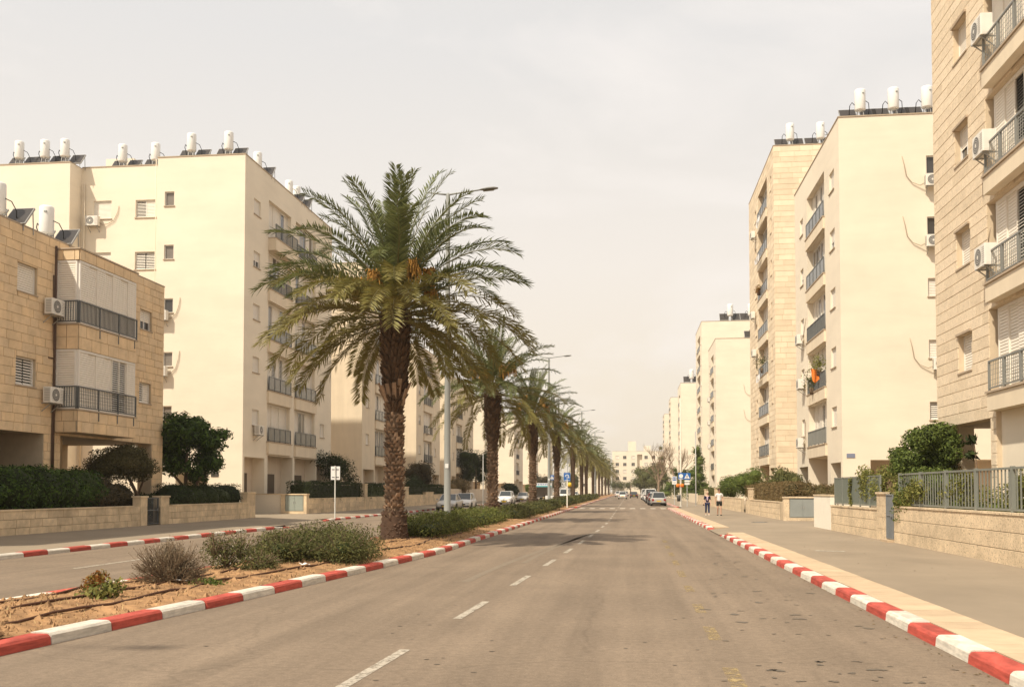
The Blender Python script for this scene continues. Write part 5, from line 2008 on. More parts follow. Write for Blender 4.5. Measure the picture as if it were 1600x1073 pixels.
# right side
rs = random.Random(21)
tb = []
for i in range(24):
    a, e = rs.random() * 6.28, rs.uniform(-0.7, 1.3)
    q = rs.uniform(0.5, 0.92)
    tb.append(((9.75 + 0.95 * q * math.cos(a) * math.cos(e), 34.3 + 2.3 * q * math.sin(a) * math.cos(e), 2.95 + 1.0 * q * math.sin(e)), (rs.uniform(.32, .5), rs.uniform(.4, .65), rs.uniform(.28, .42))))
foliage('round_tree', 'dense round green tree behind the right fence, in front of the stone block', 'tree', tb, M_LEAF_GR, 20000, 0.10, 0.055, trunk=[([(9.7, 34.3, 0.3), (9.7, 34.3, 2.2)], [0.1, 0.07])], shell=0.5, corem=M_LEAF_DK)
foliage('climbing_plant', 'leafy creeper falling over the gate end of the right bar railing', 'climber',
        [((8.42, 32.2 - i * 0.55, 1.55 + rs.uniform(-.15, .5)), (0.22, 0.5, rs.uniform(.3, .5))) for i in range(5)] + [((8.7, 33.0, 1.8), (0.4, 0.7, 0.6))], M_LEAF_YG, 5200, 0.085, 0.045, core=False, shell=0.9)
foliage('garden_shrub', 'dense leafy green bush filling the corner right of the narrow gate', 'shrub', [((9.0 + rs.uniform(-.4, .5), 32.4 + rs.uniform(-1.8, 1.4), rs.uniform(1.0, 2.4)), (.5, .7, .5)) for i in range(12)], M_LEAF_GR, 9000, 0.09, 0.048, shell=0.5)
foliage('climbing_plant', 'yellow green creeper woven through the second bay of the right bar railing', 'climber',
        [((8.55, 27.2 + rs.uniform(-.9, .9), 1.5 + rs.uniform(0, .55)), (0.2, 0.4, 0.3)) for i in range(7)], M_LEAF_YG, 2600, 0.08, 0.042, core=False, shell=0.9)
foliage('garden_shrub', 'thin light green shrub behind the right bar railing near the picture edge', 'shrub',
        [((8.95 + rs.uniform(-.2, .2), 23.9 + rs.uniform(-1.1, 1.1), 1.5 + rs.uniform(-.2, .85)), (0.3, 0.35, 0.28)) for i in range(9)], M_LEAF_YG, 1500, 0.085, 0.04, core=False, shell=0.95, twigs=30)
foliage('climbing_plant', 'green creeper over the panel fence, left of the stone gate pillar', 'climber',
        [((8.5, 36.2 + rs.uniform(-1.3, 1.3), 1.6 + rs.uniform(-.2, .8)), (0.28, 0.5, 0.35)) for i in range(9)] + [((8.9, 35.4, 2.35), (0.5, 0.9, 0.35))], M_LEAF_YG, 4200, 0.085, 0.045, core=False, shell=0.9)
foliage('garden_shrub', 'mixed green planting behind the right railing, below the round tree', 'shrub', row_blobs(8.7, 9.6, 20, 31, 0.3, 2.05, 8), M_LEAF_YG, 15000, 0.09, 0.045, shell=0.5, corem=M_LEAF_GR)
foliage('climbing_plant', 'single slender vine on the middle of the panel fence', 'climber', [((8.36, 39.1 + rs.uniform(-.12, .12), 1.3 + 0.17 * i), (0.09, 0.14, 0.12)) for i in range(6)], M_LEAF_YG, 420, 0.075, 0.04, core=False, shell=0.9)
box_hedge('hedge', 'clipped brownish hedge above the right wall, along the pavement', 8.5, 9.9, 55.6, 70.3, 0.9, 2.2, M_LEAF_HB, 16000, 0.085, 0.045, group='garden hedges')
foliage('hedge', 'rounded brownish hedge above the metal cabinet on the right', 'hedge', [((8.9 + i * 0.75, 56.0, 1.62 + rs.uniform(-.05, .1)), (0.6, 0.5, 0.55)) for i in range(6)], M_LEAF_HB, 11000, 0.085, 0.045, name_part='foliage', shell=0.4, group='garden hedges', corem=M_LEAF_OB, corek=0.8)
box_hedge('hedge', 'clipped tall brown hedge end beside the far pillar on the right', 8.5, 9.5, 71.5, 75.0, 0.6, 2.1, M_LEAF_HB, 2500, 0.09, 0.05, group='garden hedges')
foliage('garden_shrub', 'spreading olive shrub in front of the cream corner block on the right', 'shrub',
        [((10.3 + rs.uniform(-.9, .9), 69 + rs.uniform(-3.2, 3.2), rs.uniform(1.8, 2.9)), (rs.uniform(.6, .9), rs.uniform(.8, 1.2), rs.uniform(.35, .6))) for i in range(12)], M_LEAF_OL, 6500, 0.13, 0.06, shell=0.6)
foliage('garden_shrub', 'bright green bushy shrubs in front of the right stone tower', 'shrub',
        [((9.7 + rs.uniform(-.7, .7), 83 + rs.uniform(-5, 5), rs.uniform(1.3, 3.3)), (rs.uniform(.7, 1.0), rs.uniform(.9, 1.4), rs.uniform(.5, .8))) for i in range(16)], M_LEAF_GR, 9000, 0.13, 0.065)
foliage('garden_shrub', 'rounded dark bush above the heads of the two walkers', 'shrub',
        [((9.3 + rs.uniform(-.5, .5), 96 + rs.uniform(-2.5, 2.5), rs.uniform(1.4, 2.6)), (.8, 1.2, .7)) for i in range(7)], M_LEAF_GR, 4500, 0.14, 0.07)
box_hedge('hedge', 'long clipped green hedge behind the far right wall pillars', 8.5, 9.7, 100, 124, 0.8, 1.95, M_LEAF_OL, 6500, 0.13, 0.06, group='garden hedges')
rs = random.Random(5)


def dark_conifer(x, y, h, r_, lab, m_):
    bl_ = []
    for i in range(16):
        t_ = rs.random() ** 1.2
        a = rs.random() * 6.28
        q = r_ * (1 - t_ * 0.8)
        bl_.append(((x + q * 0.6 * math.cos(a), y + q * 0.6 * math.sin(a), 1.0 + (h - 1.6) * t_), (q * .55 + .3, q * .55 + .3, .8)))
    foliage('dark_tree', lab, 'tree', bl_, m_, 3800, 0.24, 0.11, trunk=[([(x, y, 0), (x, y, h * 0.8)], [0.2, 0.05])])


dark_conifer(10.4, 158, 9.0, 2.3, 'dark pointed tree on the right, in front of the tallest distant block', M_LEAF_GR)
dark_conifer(9.6, 146, 5.6, 2.2, 'dark bushy tree on the right just past the green hedge', M_LEAF_GR)
dark_conifer(9.2, 178, 6.0, 2.4, 'green bushy tree right of the blue sign posts', M_LEAF_OL)
dark_conifer(9.0, 205, 6.5, 2.8, 'dark tree directly behind the blue sign posts', M_LEAF_GR)
dark_conifer(8.2, 262, 14.0, 2.6, 'tall thin leafy tree beside the narrow distant block on the right', M_LEAF_OL)
foliage('round_tree', 'big hazy green tree above the row of parked cars on the right', 'tree', [((7.2 + rs.uniform(-3, 3), 285 + rs.uniform(-5, 5), rs.uniform(3.5, 8.5)), (2.2, 2.6, 1.9)) for i in range(18)], M_LEAF_OL, 5000, 0.42, 0.2, trunk=[([(7.2, 285, 0), (7.2, 285, 7)], [0.3, 0.1])])
foliage('round_tree', 'hazy dark tree left of the bare tree, above the far cars', 'tree', [((3.5 + rs.uniform(-2.5, 2.5), 330 + rs.uniform(-5, 5), rs.uniform(3.5, 8)), (2.4, 2.6, 2)) for i in range(12)], M_LEAF_OL, 3500, 0.45, 0.22, trunk=[([(3.5, 330, 0), (3.5, 330, 7)], [0.3, 0.1])])
foliage('street_tree', 'row of low hazy trees at the very end of the street', 'tree', [((-10 + 3.0 * i, 415 + rs.uniform(-6, 6), rs.uniform(3, 5.2)), (2.2, 2.2, 2.0)) for i in range(9)], M_LEAF_OL, 3500, 0.5, 0.25, trunk=[([(0, 415, 0), (0, 415, 4)], [0.3, 0.1])])


def bare_tree(x, y, h, lab, seed=1, spread=1.0, n0=6):
    rb = random.Random(seed)
    mb = MB()

    def grow(p, d, L, r_, lev):
        q = p + d * L
        mid = p + d * L * 0.5 + Vector((rb.uniform(-.05, .05), rb.uniform(-.05, .05), 0.02)) * L
        mb.tube([p, mid, q], [r_, r_ * .85, r_ * .65], 5 if lev < 2 else 3, cap=False)
        if lev >= 5:
            return
        for k in range(3 if lev < 4 else 2):
            nd = (d + Vector((rb.uniform(-1, 1), rb.uniform(-1, 1), rb.uniform(-.1, .7))) * 0.62 * spread).normalized()
            grow(p + d * L * rb.uniform(0.65, 1.0), nd, L * rb.uniform(0.6, 0.82), r_ * 0.6, lev + 1)
    root = thing('bare_tree', lab, 'tree', (x, y, 0))
    grow(Vector((0, 0, 0)), Vector((0, 0, 1)), h * 0.3, h * 0.018, 0)
    mb.build('trunk_and_twigs', mat('bare_twig', (0.26, 0.185, 0.125), 0.95, 0.2, 6), root)


bare_tree(6.6, 232, 16.5, 'leafless pinkish grey tree above the parked cars on the right', 4, 1.1)
bare_tree(8.8, 190, 12.5, 'slim leafless tree with a pale trunk behind the right sign posts', 9, 0.8)
bare_tree(7.0, 250, 13, 'second leafless tree behind the first, above the parked cars on the right', 14, 1.1)

# median planting
rs = random.Random(8)
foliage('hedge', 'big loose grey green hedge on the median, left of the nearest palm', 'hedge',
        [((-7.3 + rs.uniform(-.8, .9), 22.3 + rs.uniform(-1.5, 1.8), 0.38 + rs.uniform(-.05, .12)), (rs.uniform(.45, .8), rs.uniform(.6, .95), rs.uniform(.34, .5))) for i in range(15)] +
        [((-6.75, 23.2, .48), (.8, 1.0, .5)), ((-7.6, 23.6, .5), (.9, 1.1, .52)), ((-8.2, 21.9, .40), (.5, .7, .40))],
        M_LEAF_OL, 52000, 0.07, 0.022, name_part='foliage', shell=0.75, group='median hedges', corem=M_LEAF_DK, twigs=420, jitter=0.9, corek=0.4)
def med_hedge(y0, y1, lab, n, h=0.95, mm=M_LEAF_MED, x0=-8.5, x1=-6.2, L=0.085, W=0.035):
    k = max(3, int((y1 - y0) / 0.9))
    foliage('hedge', lab, 'hedge', [((rs.uniform(x0 + .7, x1 - .7), y0 + (y1 - y0) * (i + .5) / k, h * .45), (rs.uniform(.75, 1.05), rs.uniform(.8, 1.1), h * rs.uniform(.42, .56))) for i in range(k)] +
            [(((x0 + x1) / 2 + sg * .55, y0 + (y1 - y0) * (i + .5) / k, h * .42), (.7, .9, h * rs.uniform(.4, .55))) for i in range(k) for sg in (-1, 1)],
            mm, int(n * 1.5), L, W, name_part='foliage', shell=0.5, group='median hedges', corem=M_LEAF_DK, twigs=60, corek=0.5)


med_hedge(32.2, 39.5, 'bright green hedge on the median just right of the nearest palm trunk', 15000, 1.02, M_LEAF_MED)
med_hedge(40.6, 51.5, 'green hedge on the median right of the first lamp post', 13000, 1.02, M_LEAF_MED)
med_hedge(54.5, 66.0, 'olive hedge on the median beyond the second palm', 9000, 0.95, M_LEAF_OL, x1=-5.7, L=0.11, W=0.05)
med_hedge(67.0, 80.0, 'olive hedge on the median around the third palm', 7000, 1.0, M_LEAF_OL, x1=-5.7, L=0.13, W=0.06)
med_hedge(81.0, 92.5, 'dark hedge on the median before the crossing', 6000, 1.0, M_LEAF_OL, L=0.14, W=0.07)
med_hedge(101.0, 135.0, 'dark hedge on the median just past the crossing', 6000, 1.2, M_LEAF_OL, L=0.17, W=0.08)
med_hedge(137.0, 200.0, 'dark hedge far along the median', 6000, 1.2, M_LEAF_OL, L=0.22, W=0.1)
foliage('shrub', 'small grey green shrub on the median between the dry bush and the big hedge', 'shrub', [((-8.05, 19.0, .45), (.5, .5, .48)), ((-7.85, 19.3, .55), (.4, .4, .4)), ((-8.2, 18.8, .6), (.3, .3, .35))], M_LEAF_OL, 2600, 0.07, 0.02, name_part='foliage', shell=0.7, core=False, twigs=90, jitter=1.0)
foliage('shrub', 'little low shrub in front of the big median hedge, beside the kerb', 'shrub', [((-7.35, 18.9, .32), (.38, .38, .28)), ((-7.3, 19.3, .3), (.3, .3, .2))], M_LEAF_OL, 1700, 0.065, 0.02, name_part='foliage', shell=0.7, core=False, twigs=50, jitter=1.0)

# dry twiggy bush
t = thing('dry_bush', 'grey brown dry twiggy bush on the median', 'shrub', (-7.85, 16.15, 0.15))
mb = MB()
tips = []
for i in range(520):
    a = rs.random() * 6.28
    e = rs.uniform(0.12, 1.5)
    L = rs.uniform(0.45, 0.76) * (0.95 if e > 1 else 1.0)
    d = Vector((math.cos(a) * math.cos(e), math.sin(a) * math.cos(e), math.sin(e) * 0.98))
    b0 = Vector((rs.uniform(-.12, .12), rs.uniform(-.12, .12), 0))
    mid = b0 + d * L * .55 + Vector((rs.uniform(-.06, .06), rs.uniform(-.06, .06), rs.uniform(0, .07)))
    tip = b0 + d * L + Vector((0, 0, rs.uniform(-0.02, .09)))
    mb.tube([b0, mid, tip], [0.006, 0.005, 0.0025], 3, cap=False)
    for s_ in range(4):
        q = mid.lerp(tip, rs.random())
        q2 = q + (d + Vector((rs.uniform(-.7, .7), rs.uniform(-.7, .7), rs.uniform(0, .8)))).normalized() * rs.uniform(.06, .14)
        mb.tube([q, q2], [0.0035, 0.002], 3, cap=False)
        tips.append(q2)
tag(mb.build('twigs', M_TWIG, t), kind='stuff')
P_ = np.array([tuple(p) for p in tips])
link('foliage', quads_mesh('foliage', leaves(P_, np.tile((0., 0, 1), (len(P_), 1)), 0.045, 0.014, 1.0), leafm('leaf_grey', (0.14, 0.115, 0.07), (0.20, 0.15, 0.09))), t)
foliage('shrub', 'tiny green tuft at the foot of the dry bush', 'shrub', [((-7.15, 16.1, .2), (.35, .3, .1))], M_LEAF_GR, 420, 0.06, 0.025, core=False, shell=0.9, name_part='foliage')
foliage('young_shrub', 'small young shrub with orange new leaves near the left median kerb', 'shrub', [((-8.15, 14.3, .40), (.2, .2, .1)), ((-7.95, 14.1, .50), (.12, .12, .09)), ((-8.28, 14.4, .30), (.15, .15, .08)), ((-8.0, 14.35, .28), (.12, .12, .06))], M_LEAF_RED, 330, 0.075, 0.04, core=False, shell=0.9, twigs=18, name_part='foliage')
foliage('young_shrub', 'small green shrub with shiny leaves just below the orange leaved one on the median', 'shrub', [((-7.75, 13.7, .26), (.3, .3, .16)), ((-7.6, 13.8, .36), (.2, .2, .12))], M_LEAF_YG, 560, 0.075, 0.04, core=False, shell=0.9, twigs=14, name_part='foliage')
# big drooping leaves by the stone pillar
foliage('garden_plant', 'spray of big dark leaves beside the right stone pillar', 'plant', [((10.25, 31.2, 3.3), (.12, .3, .12)), ((10.25, 31.2, 2.85), (.12, .35, .08))], M_LEAF_DK, 46, 0.34, 0.09, core=False, shell=0.95,
        trunk=[([(10.3, 30.9, 0.3), (10.3, 30.9, 2.2), (10.27, 31.1, 3.35)], [0.03, 0.025, 0.012])], name_part='foliage')


# ------------------------------------------------------------------ date palms
def frond_mesh(elev, L, nl=62, seed=0, width=0.64, wl_=0.027):
    """pinnate frond along +X from the origin, starting at the given elevation and bending under its weight"""
    rf = random.Random(seed)
    n = 18
    pts = []
    p = Vector((0, 0, 0))
    a = elev
    curl = rf.uniform(0.9, 1.15)
    side = rf.uniform(-0.12, 0.12)
    for i in range(n + 1):
        pts.append(p.copy())
        t = i / n
        a -= (0.017 + 0.072 * t) * curl * (0.30 + max(0.05, math.cos(a)) ** 1.0)
        p = p + Vector((math.cos(a), side * t, math.sin(a))) * (L / n)
    mb = MB()
    mb.tube(pts, [0.034 * (1 - 0.95 * (i / n) ** 0.6) + 0.002 for i in range(n + 1)], 5, 1, cap=False)

    def at(t):
        f = t * n
        i = min(int(f), n - 1)
        return pts[i].lerp(pts[i + 1], f - i), (pts[i + 1] - pts[i]).normalized()
    for i in range(nl):
        t = 0.16 + 0.835 * (i / (nl - 1))
        q, d = at(t)
        sd = d.cross(Vector((0, 0, 1)))
        sd = Vector((0, -1, 0)) if sd.length < 1e-3 else sd.normalized()
        nrm = sd.cross(d).normalized()
        ll = width * (0.40 + 0.75 * min(1.0, t * 2.0)) * (1.06 - 0.42 * t) * rf.uniform(0.85, 1.1)
        if t > 0.9:
            ll *= 1.0 - (t - 0.9) * 3
        for s_ in (-1, 1):
            fw_ = 0.50 + 0.5 * t + rf.uniform(-.12, .12)
            lift = (rf.choice((-0.18, 0.2, 0.6)) if i % 2 else 0.25) + rf.uniform(-.12, .12)
            dl = (d * fw_ + sd * s_ * 0.85 + nrm * lift).normalized()
            w = wl_
            wd = dl.cross(nrm).normalized() * w
            m0 = q + dl * ll * 0.45
            tip = q + dl * ll + Vector((0, 0, -0.10 * ll))
            b = len(mb.v)
            mb.v += [tuple(q), tuple(m0 + wd * 0.9), tuple(tip), tuple(m0 - wd * 0.9)]
            mb.f.append((b, b + 1, b + 2, b + 3))
            mb.mi.append(0)
            mb.sm.append(False)
    return mb


CLASSES = [82, 68, 54, 40, 26, 12, -4, -20, -38]
FR = {}
for ci, e in enumerate(CLASSES):
    for v in range(2):
        if e >= 40:
            mm = [M_FROND, M_RACHIS]
        elif e >= 20:
            mm = [M_FROND if v == 0 else M_FRONDO, M_RACHIS]
        elif e >= -25:
            mm = [M_FRONDO, M_RACHIS]
        else:
            mm = [M_FRONDD if v else M_FRONDO, M_RACHIS]
        LL = 4.7 if e > 50 else 4.5 if e > 0 else 3.7
        FR[e, v] = frond_mesh(R(e), LL, 84, ci * 7 + v).mesh('frond', mm)
FRL = {}
for ci, e in enumerate(CLASSES):               # lighter blades for palms far away
    mm = [M_FROND if e >= 26 else M_FRONDO, M_RACHIS]
    FRL[e] = frond_mesh(R(e), 4.4, 44, ci * 5 + 3, 0.55, 0.04).mesh('frond', mm)
FRM = {}
for ci, e in enumerate(CLASSES):
    mm = [M_FROND if e >= 20 else M_FRONDO if e > -30 else M_FRONDD, M_RACHIS]
    FRM[e] = frond_mesh(R(e), 4.4, 76, ci * 5 + 3, 0.52, 0.03).mesh('frond', mm)


def palm(x, y, h, lab, n_, s=1.0, detail=2, seed=1, z0=0.15, lean=0.0):
    rp = random.Random(seed)
    t = thing('date_palm', lab, 'palm', (x, y, z0), 0, 'date palms along the median')
    H = h

    def rad(z):
        f = z / H
        if z < 0.8:
            return 0.42 - 0.06 * (z / 0.8)
        if f < 0.62:
            return 0.315 - 0.02 * f
        if f < 0.72:
            return 0.31 + 0.6 * (f - 0.62)
        return 0.37 + 0.10 * (f - 0.72) / 0.28
    mb = MB()
    mb.lathe([(rad(H * i / 40) * (0.90 + 0.03 * math.sin(i * 2.2)), H * i / 40) for i in range(41)] + [(0.25, H + 0.35), (0.05, H + 0.7)], 16)
    mb.build('trunk', M_PTRUNK, t)
    if detail >= 1:
        lo, hi, ro = MB(), MB(), MB()
        rows = int(H / (0.125 if detail == 2 else 0.2))
        per = 11 if detail == 2 else 9
        for i in range(rows):
            z = 0.75 + (H - 0.75) * i / rows + rp.uniform(-.03, .03)
            for k in range(per):
                a = 2 * math.pi * (k + (i % 2) * 0.5 + i * 0.06) / per + rp.uniform(-.05, .05)
                r_ = rad(z) * 0.93
                upper = z > H * 0.58 + 0.25 * math.sin(a * 2 + 1)
                w = r_ * 2 * math.pi / per * rp.uniform(.30, .62)
                if not upper and rp.random() < 0.1:
                    continue
                out = rp.uniform(0.015, 0.095) if not upper else rp.uniform(0.07, 0.17)
                hh = rp.uniform(0.07, 0.18) if not upper else rp.uniform(0.20, 0.36)
                d = Vector((math.cos(a), math.sin(a), 0))
                e = Vector((-math.sin(a), math.cos(a), 0))
                b0 = d * (r_ - 0.03) + Vector((0, 0, z))
                tp = d * (r_ + out) + Vector((0, 0, z + hh))
                tgt = hi if upper else lo
                k2 = 0.55 if not upper else 0.42
                A = [b0 - e * w, b0 + e * w, tp + e * w * k2, tp - e * w * k2]
                back = [d * (r_ - 0.06) + Vector((0, 0, z + hh * 0.8)) + e * w * k2, d * (r_ - 0.06) + Vector((0, 0, z + hh * 0.8)) - e * w * k2]
                bi = len(tgt.v)
                mid_ = (b0 + tp) / 2 + d * 0.035
                tgt.v += [tuple(q) for q in (A[0], A[1], A[2], A[3], back[0], back[1], mid_)]
                for fc in ((0, 1, 6), (1, 2, 6), (2, 3, 6), (3, 0, 6), (3, 2, 4, 5), (1, 4, 2), (0, 3, 5)):
                    tgt.f.append(tuple(bi + q for q in fc))
                    tgt.mi.append(0)
                    tgt.sm.append(False)
        tag(lo.build('leaf_scars', M_PBOOT, t), kind='stuff')
        tag(hi.build('old_leaf_bases', M_PBOOTD, t), kind='stuff')
        for i in range(160 if detail == 2 else 70):      # knobbly root skirt
            a = rp.random() * 6.28
            z = rp.uniform(0.0, 0.95)
            r_ = 0.40 - 0.05 * z
            d = Vector((math.cos(a), math.sin(a), 0))
            e = Vector((-math.sin(a), math.cos(a), 0))
            q = d * (r_ + 0.02) + Vector((0, 0, z))
            s_ = rp.uniform(0.05, 0.12)
            bi = len(ro.v)
            ro.v += [tuple(q - e * s_), tuple(q + e * s_ - Vector((0, 0, s_))), tuple(q + e * s_ * .6 + Vector((0, 0, s_))), tuple(q + d * rp.uniform(.03, .09))]
            for fc in ((0, 1, 3), (1, 2, 3), (2, 0, 3)):
                ro.f.append(tuple(bi + q_ for q_ in fc))
                ro.mi.append(0)
                ro.sm.append(False)
        ro.lathe([(0.47, 0.0), (0.44, 0.3), (0.40, 0.7), (0.345, 0.95)], 18)
        tag(ro.build('root_skirt', M_PROOT, t), kind='stuff')
        if detail == 2:                                   # a few longer cut stubs where the bases flare
            for k in range(14):
                a = 6.28 * k / 14 + rp.uniform(-.1, .1)
                z = H * 0.60 + rp.uniform(-.1, .35)
                d = Vector((math.cos(a), math.sin(a), 0))
                b = MB()
                b.bar(d * 0.27 + Vector((0, 0, z)), d * (0.47 + rp.uniform(0, .07)) + Vector((0, 0, z + rp.uniform(.45, .65))), 0.13, 0.05)
                b.build('cut_stub', M_PBOOT, t)
    for i in range(n_):
        f = (i + 0.5) / n_
        e = 82 - 104 * f ** 1.0 + rp.uniform(-7, 7)
        a = i * 2.39996 + rp.uniform(-.15, .15)
        if e < 2 and math.sin(a) < -0.72 and detail:
            e = rp.uniform(14, 34)
        c = min(CLASSES, key=lambda q: abs(q - e))
        me = FRL[c] if detail == 0 else FRM[c] if detail == 1 else FR[c, rp.randint(0, 1)]
        o = link('frond', me, t)
        r0 = 0.10 + 0.22 * f
        o.location = (r0 * math.cos(a), r0 * math.sin(a), H + 0.55 - 0.75 * f)
        k = s * rp.uniform(0.92, 1.06) * (0.97 if f < 0.3 else 1.0)
        o.scale = (k, k * rp.choice((-1, 1)), k)
        o.rotation_euler = (rp.uniform(-.22, .22), R(-(e - c)) * 0.9, a)
    if detail >= 1:
        for i in range(6 if detail == 2 else 4):          # hanging date strands
            a = R((205, 247, 318, 345, 95, 20)[i]) + rp.uniform(-.12, .12)
            b = MB()
            c0 = Vector((0.25 * math.cos(a), 0.25 * math.sin(a), H + 0.45))
            c1 = Vector((1.15 * math.cos(a), 1.15 * math.sin(a), H + rp.uniform(0.95, 1.75)))
            b.tube([c0, (c0 + c1) / 2 + Vector((0, 0, .14)), c1], [0.03, 0.025, 0.02], 5)
            for j in range(90):
                aa = rp.random() * 6.28
                q = c1 + Vector((math.cos(aa) * rp.uniform(.05, .3), math.sin(aa) * rp.uniform(.05, .34), rp.uniform(-.75, .05)))
                b.tube([c1, (c1 + q) / 2 + Vector((math.cos(aa) * .09, math.sin(aa) * .09, .1)), q], 0.016, 3, cap=False)
            b.build('date_cluster', M_DATE, t)
    return t


PN = ['nearest and tallest looking date palm on the median, beside the big loose hedge', 'second date palm along the median, right of the first lamp post', 'third date palm along the median', 'fourth date palm along the median, beside the second lamp post',
      'fifth date palm along the median, by the blue traffic sign', 'sixth date palm along the median', 'seventh date palm along the median', 'eighth date palm along the median', 'ninth date palm along the median',
      'tenth date palm along the median', 'eleventh date palm along the median', 'farthest but one date palm along the median', 'farthest date palm along the median']
PY = [31.3, 54.2, 77.2, 105, 128, 150, 172, 196, 220, 246, 274, 304, 336]
PH = [7.25, 6.9, 7.2, 7.3, 7.0, 7.4, 7.2, 7.3, 7.1, 7.2, 7.3, 7.2, 7.2]
for i, (y, h) in enumerate(zip(PY, PH)):
    palm(-7.6 + (0.0 if i < 2 else random.uniform(-.25, .25)), y, h, PN[i], 94 if i == 0 else 72 if i < 3 else 52, 1.0 if i == 0 else 0.92, 2 if i == 0 else 1 if i < 4 else 0, 100 + i)


# ------------------------------------------------------------------ street lamps
def make_lamp(H=14.1, arm=1.95):
    t = thing('street_lamp', '', 'street lamp', (0, 0, 0), 0, 'street lamps on the median')
    b = MB()
    b.lathe([(0.17, 0.0), (0.17, 0.5), (0.145, 0.55), (0.135, 4.5), (0.11, 9.0), (0.085, H - 0.1), (0.05, H), (0.0, H + 0.02)], 14)
    b.lathe([(0.26, 0.0), (0.26, 0.05), (0.0, 0.05)], 14)
    p = b.build('pole', M_POLE, t)
    b = MB()
    b.box(-0.07, 0.07, -0.148, -0.13, 2.5, 2.68)
    b.build('number_tag', M_SWHITE, p)
    for s in (-1, 1):
        b = MB()
        b.tube([(s * 0.03, 0, H - 0.06), (s * 0.5, 0, H - 0.0), (s * (arm - 0.55), 0, H + 0.10)] if s > 0 else [(-0.03, 0, H - 0.06), (-0.4, 0, H - 0.01), (-0.85, 0, H + 0.06)], [0.042, 0.036, 0.03], 7)
        a = b.build('arm', M_POLE, t)
        if s < 0:
            continue
        b = MB()
        prof = [(0.0, 0.035, 0.03), (0.1, 0.10, 0.05), (0.35, 0.15, 0.075), (0.62, 0.14, 0.07), (0.78, 0.07, 0.03)]
        rings = []
        for (dx, w, hh) in prof:
            rings.append([(s * (arm - 0.6 + dx), w * math.cos(q), H + 0.10 + dx * 0.06 + hh * math.sin(q) * (1.0 if math.sin(q) > 0 else 0.75)) for q in [2 * math.pi * i / 10 for i in range(10)]])
        for r0, r1 in zip(rings[:-1], rings[1:]):
            for i in range(10):
                j = (i + 1) % 10
                b.poly([r0[i], r0[j], r1[j], r1[i]], 0, True)
        b.poly(rings[0])
        b.poly(rings[-1])
        hd = b.build('lamp_head', mat('lamp_head_paint', (0.20, 0.195, 0.18), 0.5, 0.05), a)
        b = MB()
        b.poly([(s * (arm - 0.6 + 0.15), -0.1, H + 0.042), (s * (arm - 0.6 + 0.6), -0.1, H + 0.072), (s * (arm - 0.6 + 0.6), 0.1, H + 0.072), (s * (arm - 0.6 + 0.15), 0.1, H + 0.042)])
        b.build('lens', M_CURT, hd)
    return t


LAMP0 = make_lamp()
LAMP0.location = (-7.6, 40.6, 0.2)
LAMP0['label'] = 'grey street lamp nearest in view, between the first and second palms'
for i, (x, y, l) in enumerate(((-7.6, 92.5, 'second grey street lamp along the median, beside the fourth palm'), (-7.6, 150 + 6, 'third grey street lamp along the median'), (-7.6, 214, 'farthest grey street lamp along the median'), (-12.7, 3.0, 'grey street lamp behind the picture edge whose shadow lies on the near road'))):
    o = copy_tree(LAMP0, (x, y, 0.2), 0, l)
    if i == 3:
        o.scale = (.85, .85, .85)


def pole(x, y, h, r_, lab, m_=None, cat='pole', name='utility_pole'):
    t = thing(name, lab, cat, (x, y, 0.1))
    b = MB()
    b.lathe([(r_ * 1.15, 0), (r_, 0.4), (r_ * 0.8, h), (0, h)], 10)
    b.build('post', m_ or M_GALV, t)
    b = MB()
    b.lathe([(r_ * 1.6, 0), (r_ * 1.6, 0.06), (0, 0.06)], 10)
    b.build('base_collar', m_ or M_GALV, t)
    return t


pole(7.0, 108, 8.0, 0.06, 'thin grey pole on the right pavement right of the blue signs')
pole(5.05, 101, 11.0, 0.10, 'tall pale pole at the right crossing beside the blue pedestrian sign', mat('pale_pole', (0.62, 0.56, 0.47), 0.6, 0.1))
pole(-17.4, 116, 6.0, 0.06, 'thin grey pole on the left pavement beside the second palm trunk')


# ------------------------------------------------------------------ traffic signs
def sign_post(t, h, r_=0.03, m_=None):
    b = MB()
    b.lathe([(r_ * 1.8, 0), (r_ * 1.8, 0.04), (r_, 0.05), (r_, h), (0, h + 0.01)], 10)
    return b.build('post', m_ or M_GALV, t)


def plate(t, name, w, h, z, m_, y=-0.045, r_=0.05):
    b = MB()
    pts = []
    for cx, cz, a0 in ((w / 2 - r_, h / 2 - r_, 0), (-w / 2 + r_, h / 2 - r_, 90), (-w / 2 + r_, -h / 2 + r_, 180), (w / 2 - r_, -h / 2 + r_, 270)):
        for k in range(4):
            a = R(a0 + 30 * k)
            pts.append((cx + r_ * math.cos(a), cz + r_ * math.sin(a)))
    b.poly([(x, y, z + q) for x, q in pts])
    b.poly([(x, y + 0.012, z + q) for x, q in pts][::-1], 1)
    n = len(pts)
    for i in range(n):
        (x0, q0), (x1, q1) = pts[i], pts[(i + 1) % n]
        b.poly([(x0, y, z + q0), (x1, y, z + q1), (x1, y + 0.012, z + q1), (x0, y + 0.012, z + q0)], 1)
    return b.build(name, [m_, M_SBACK], t)


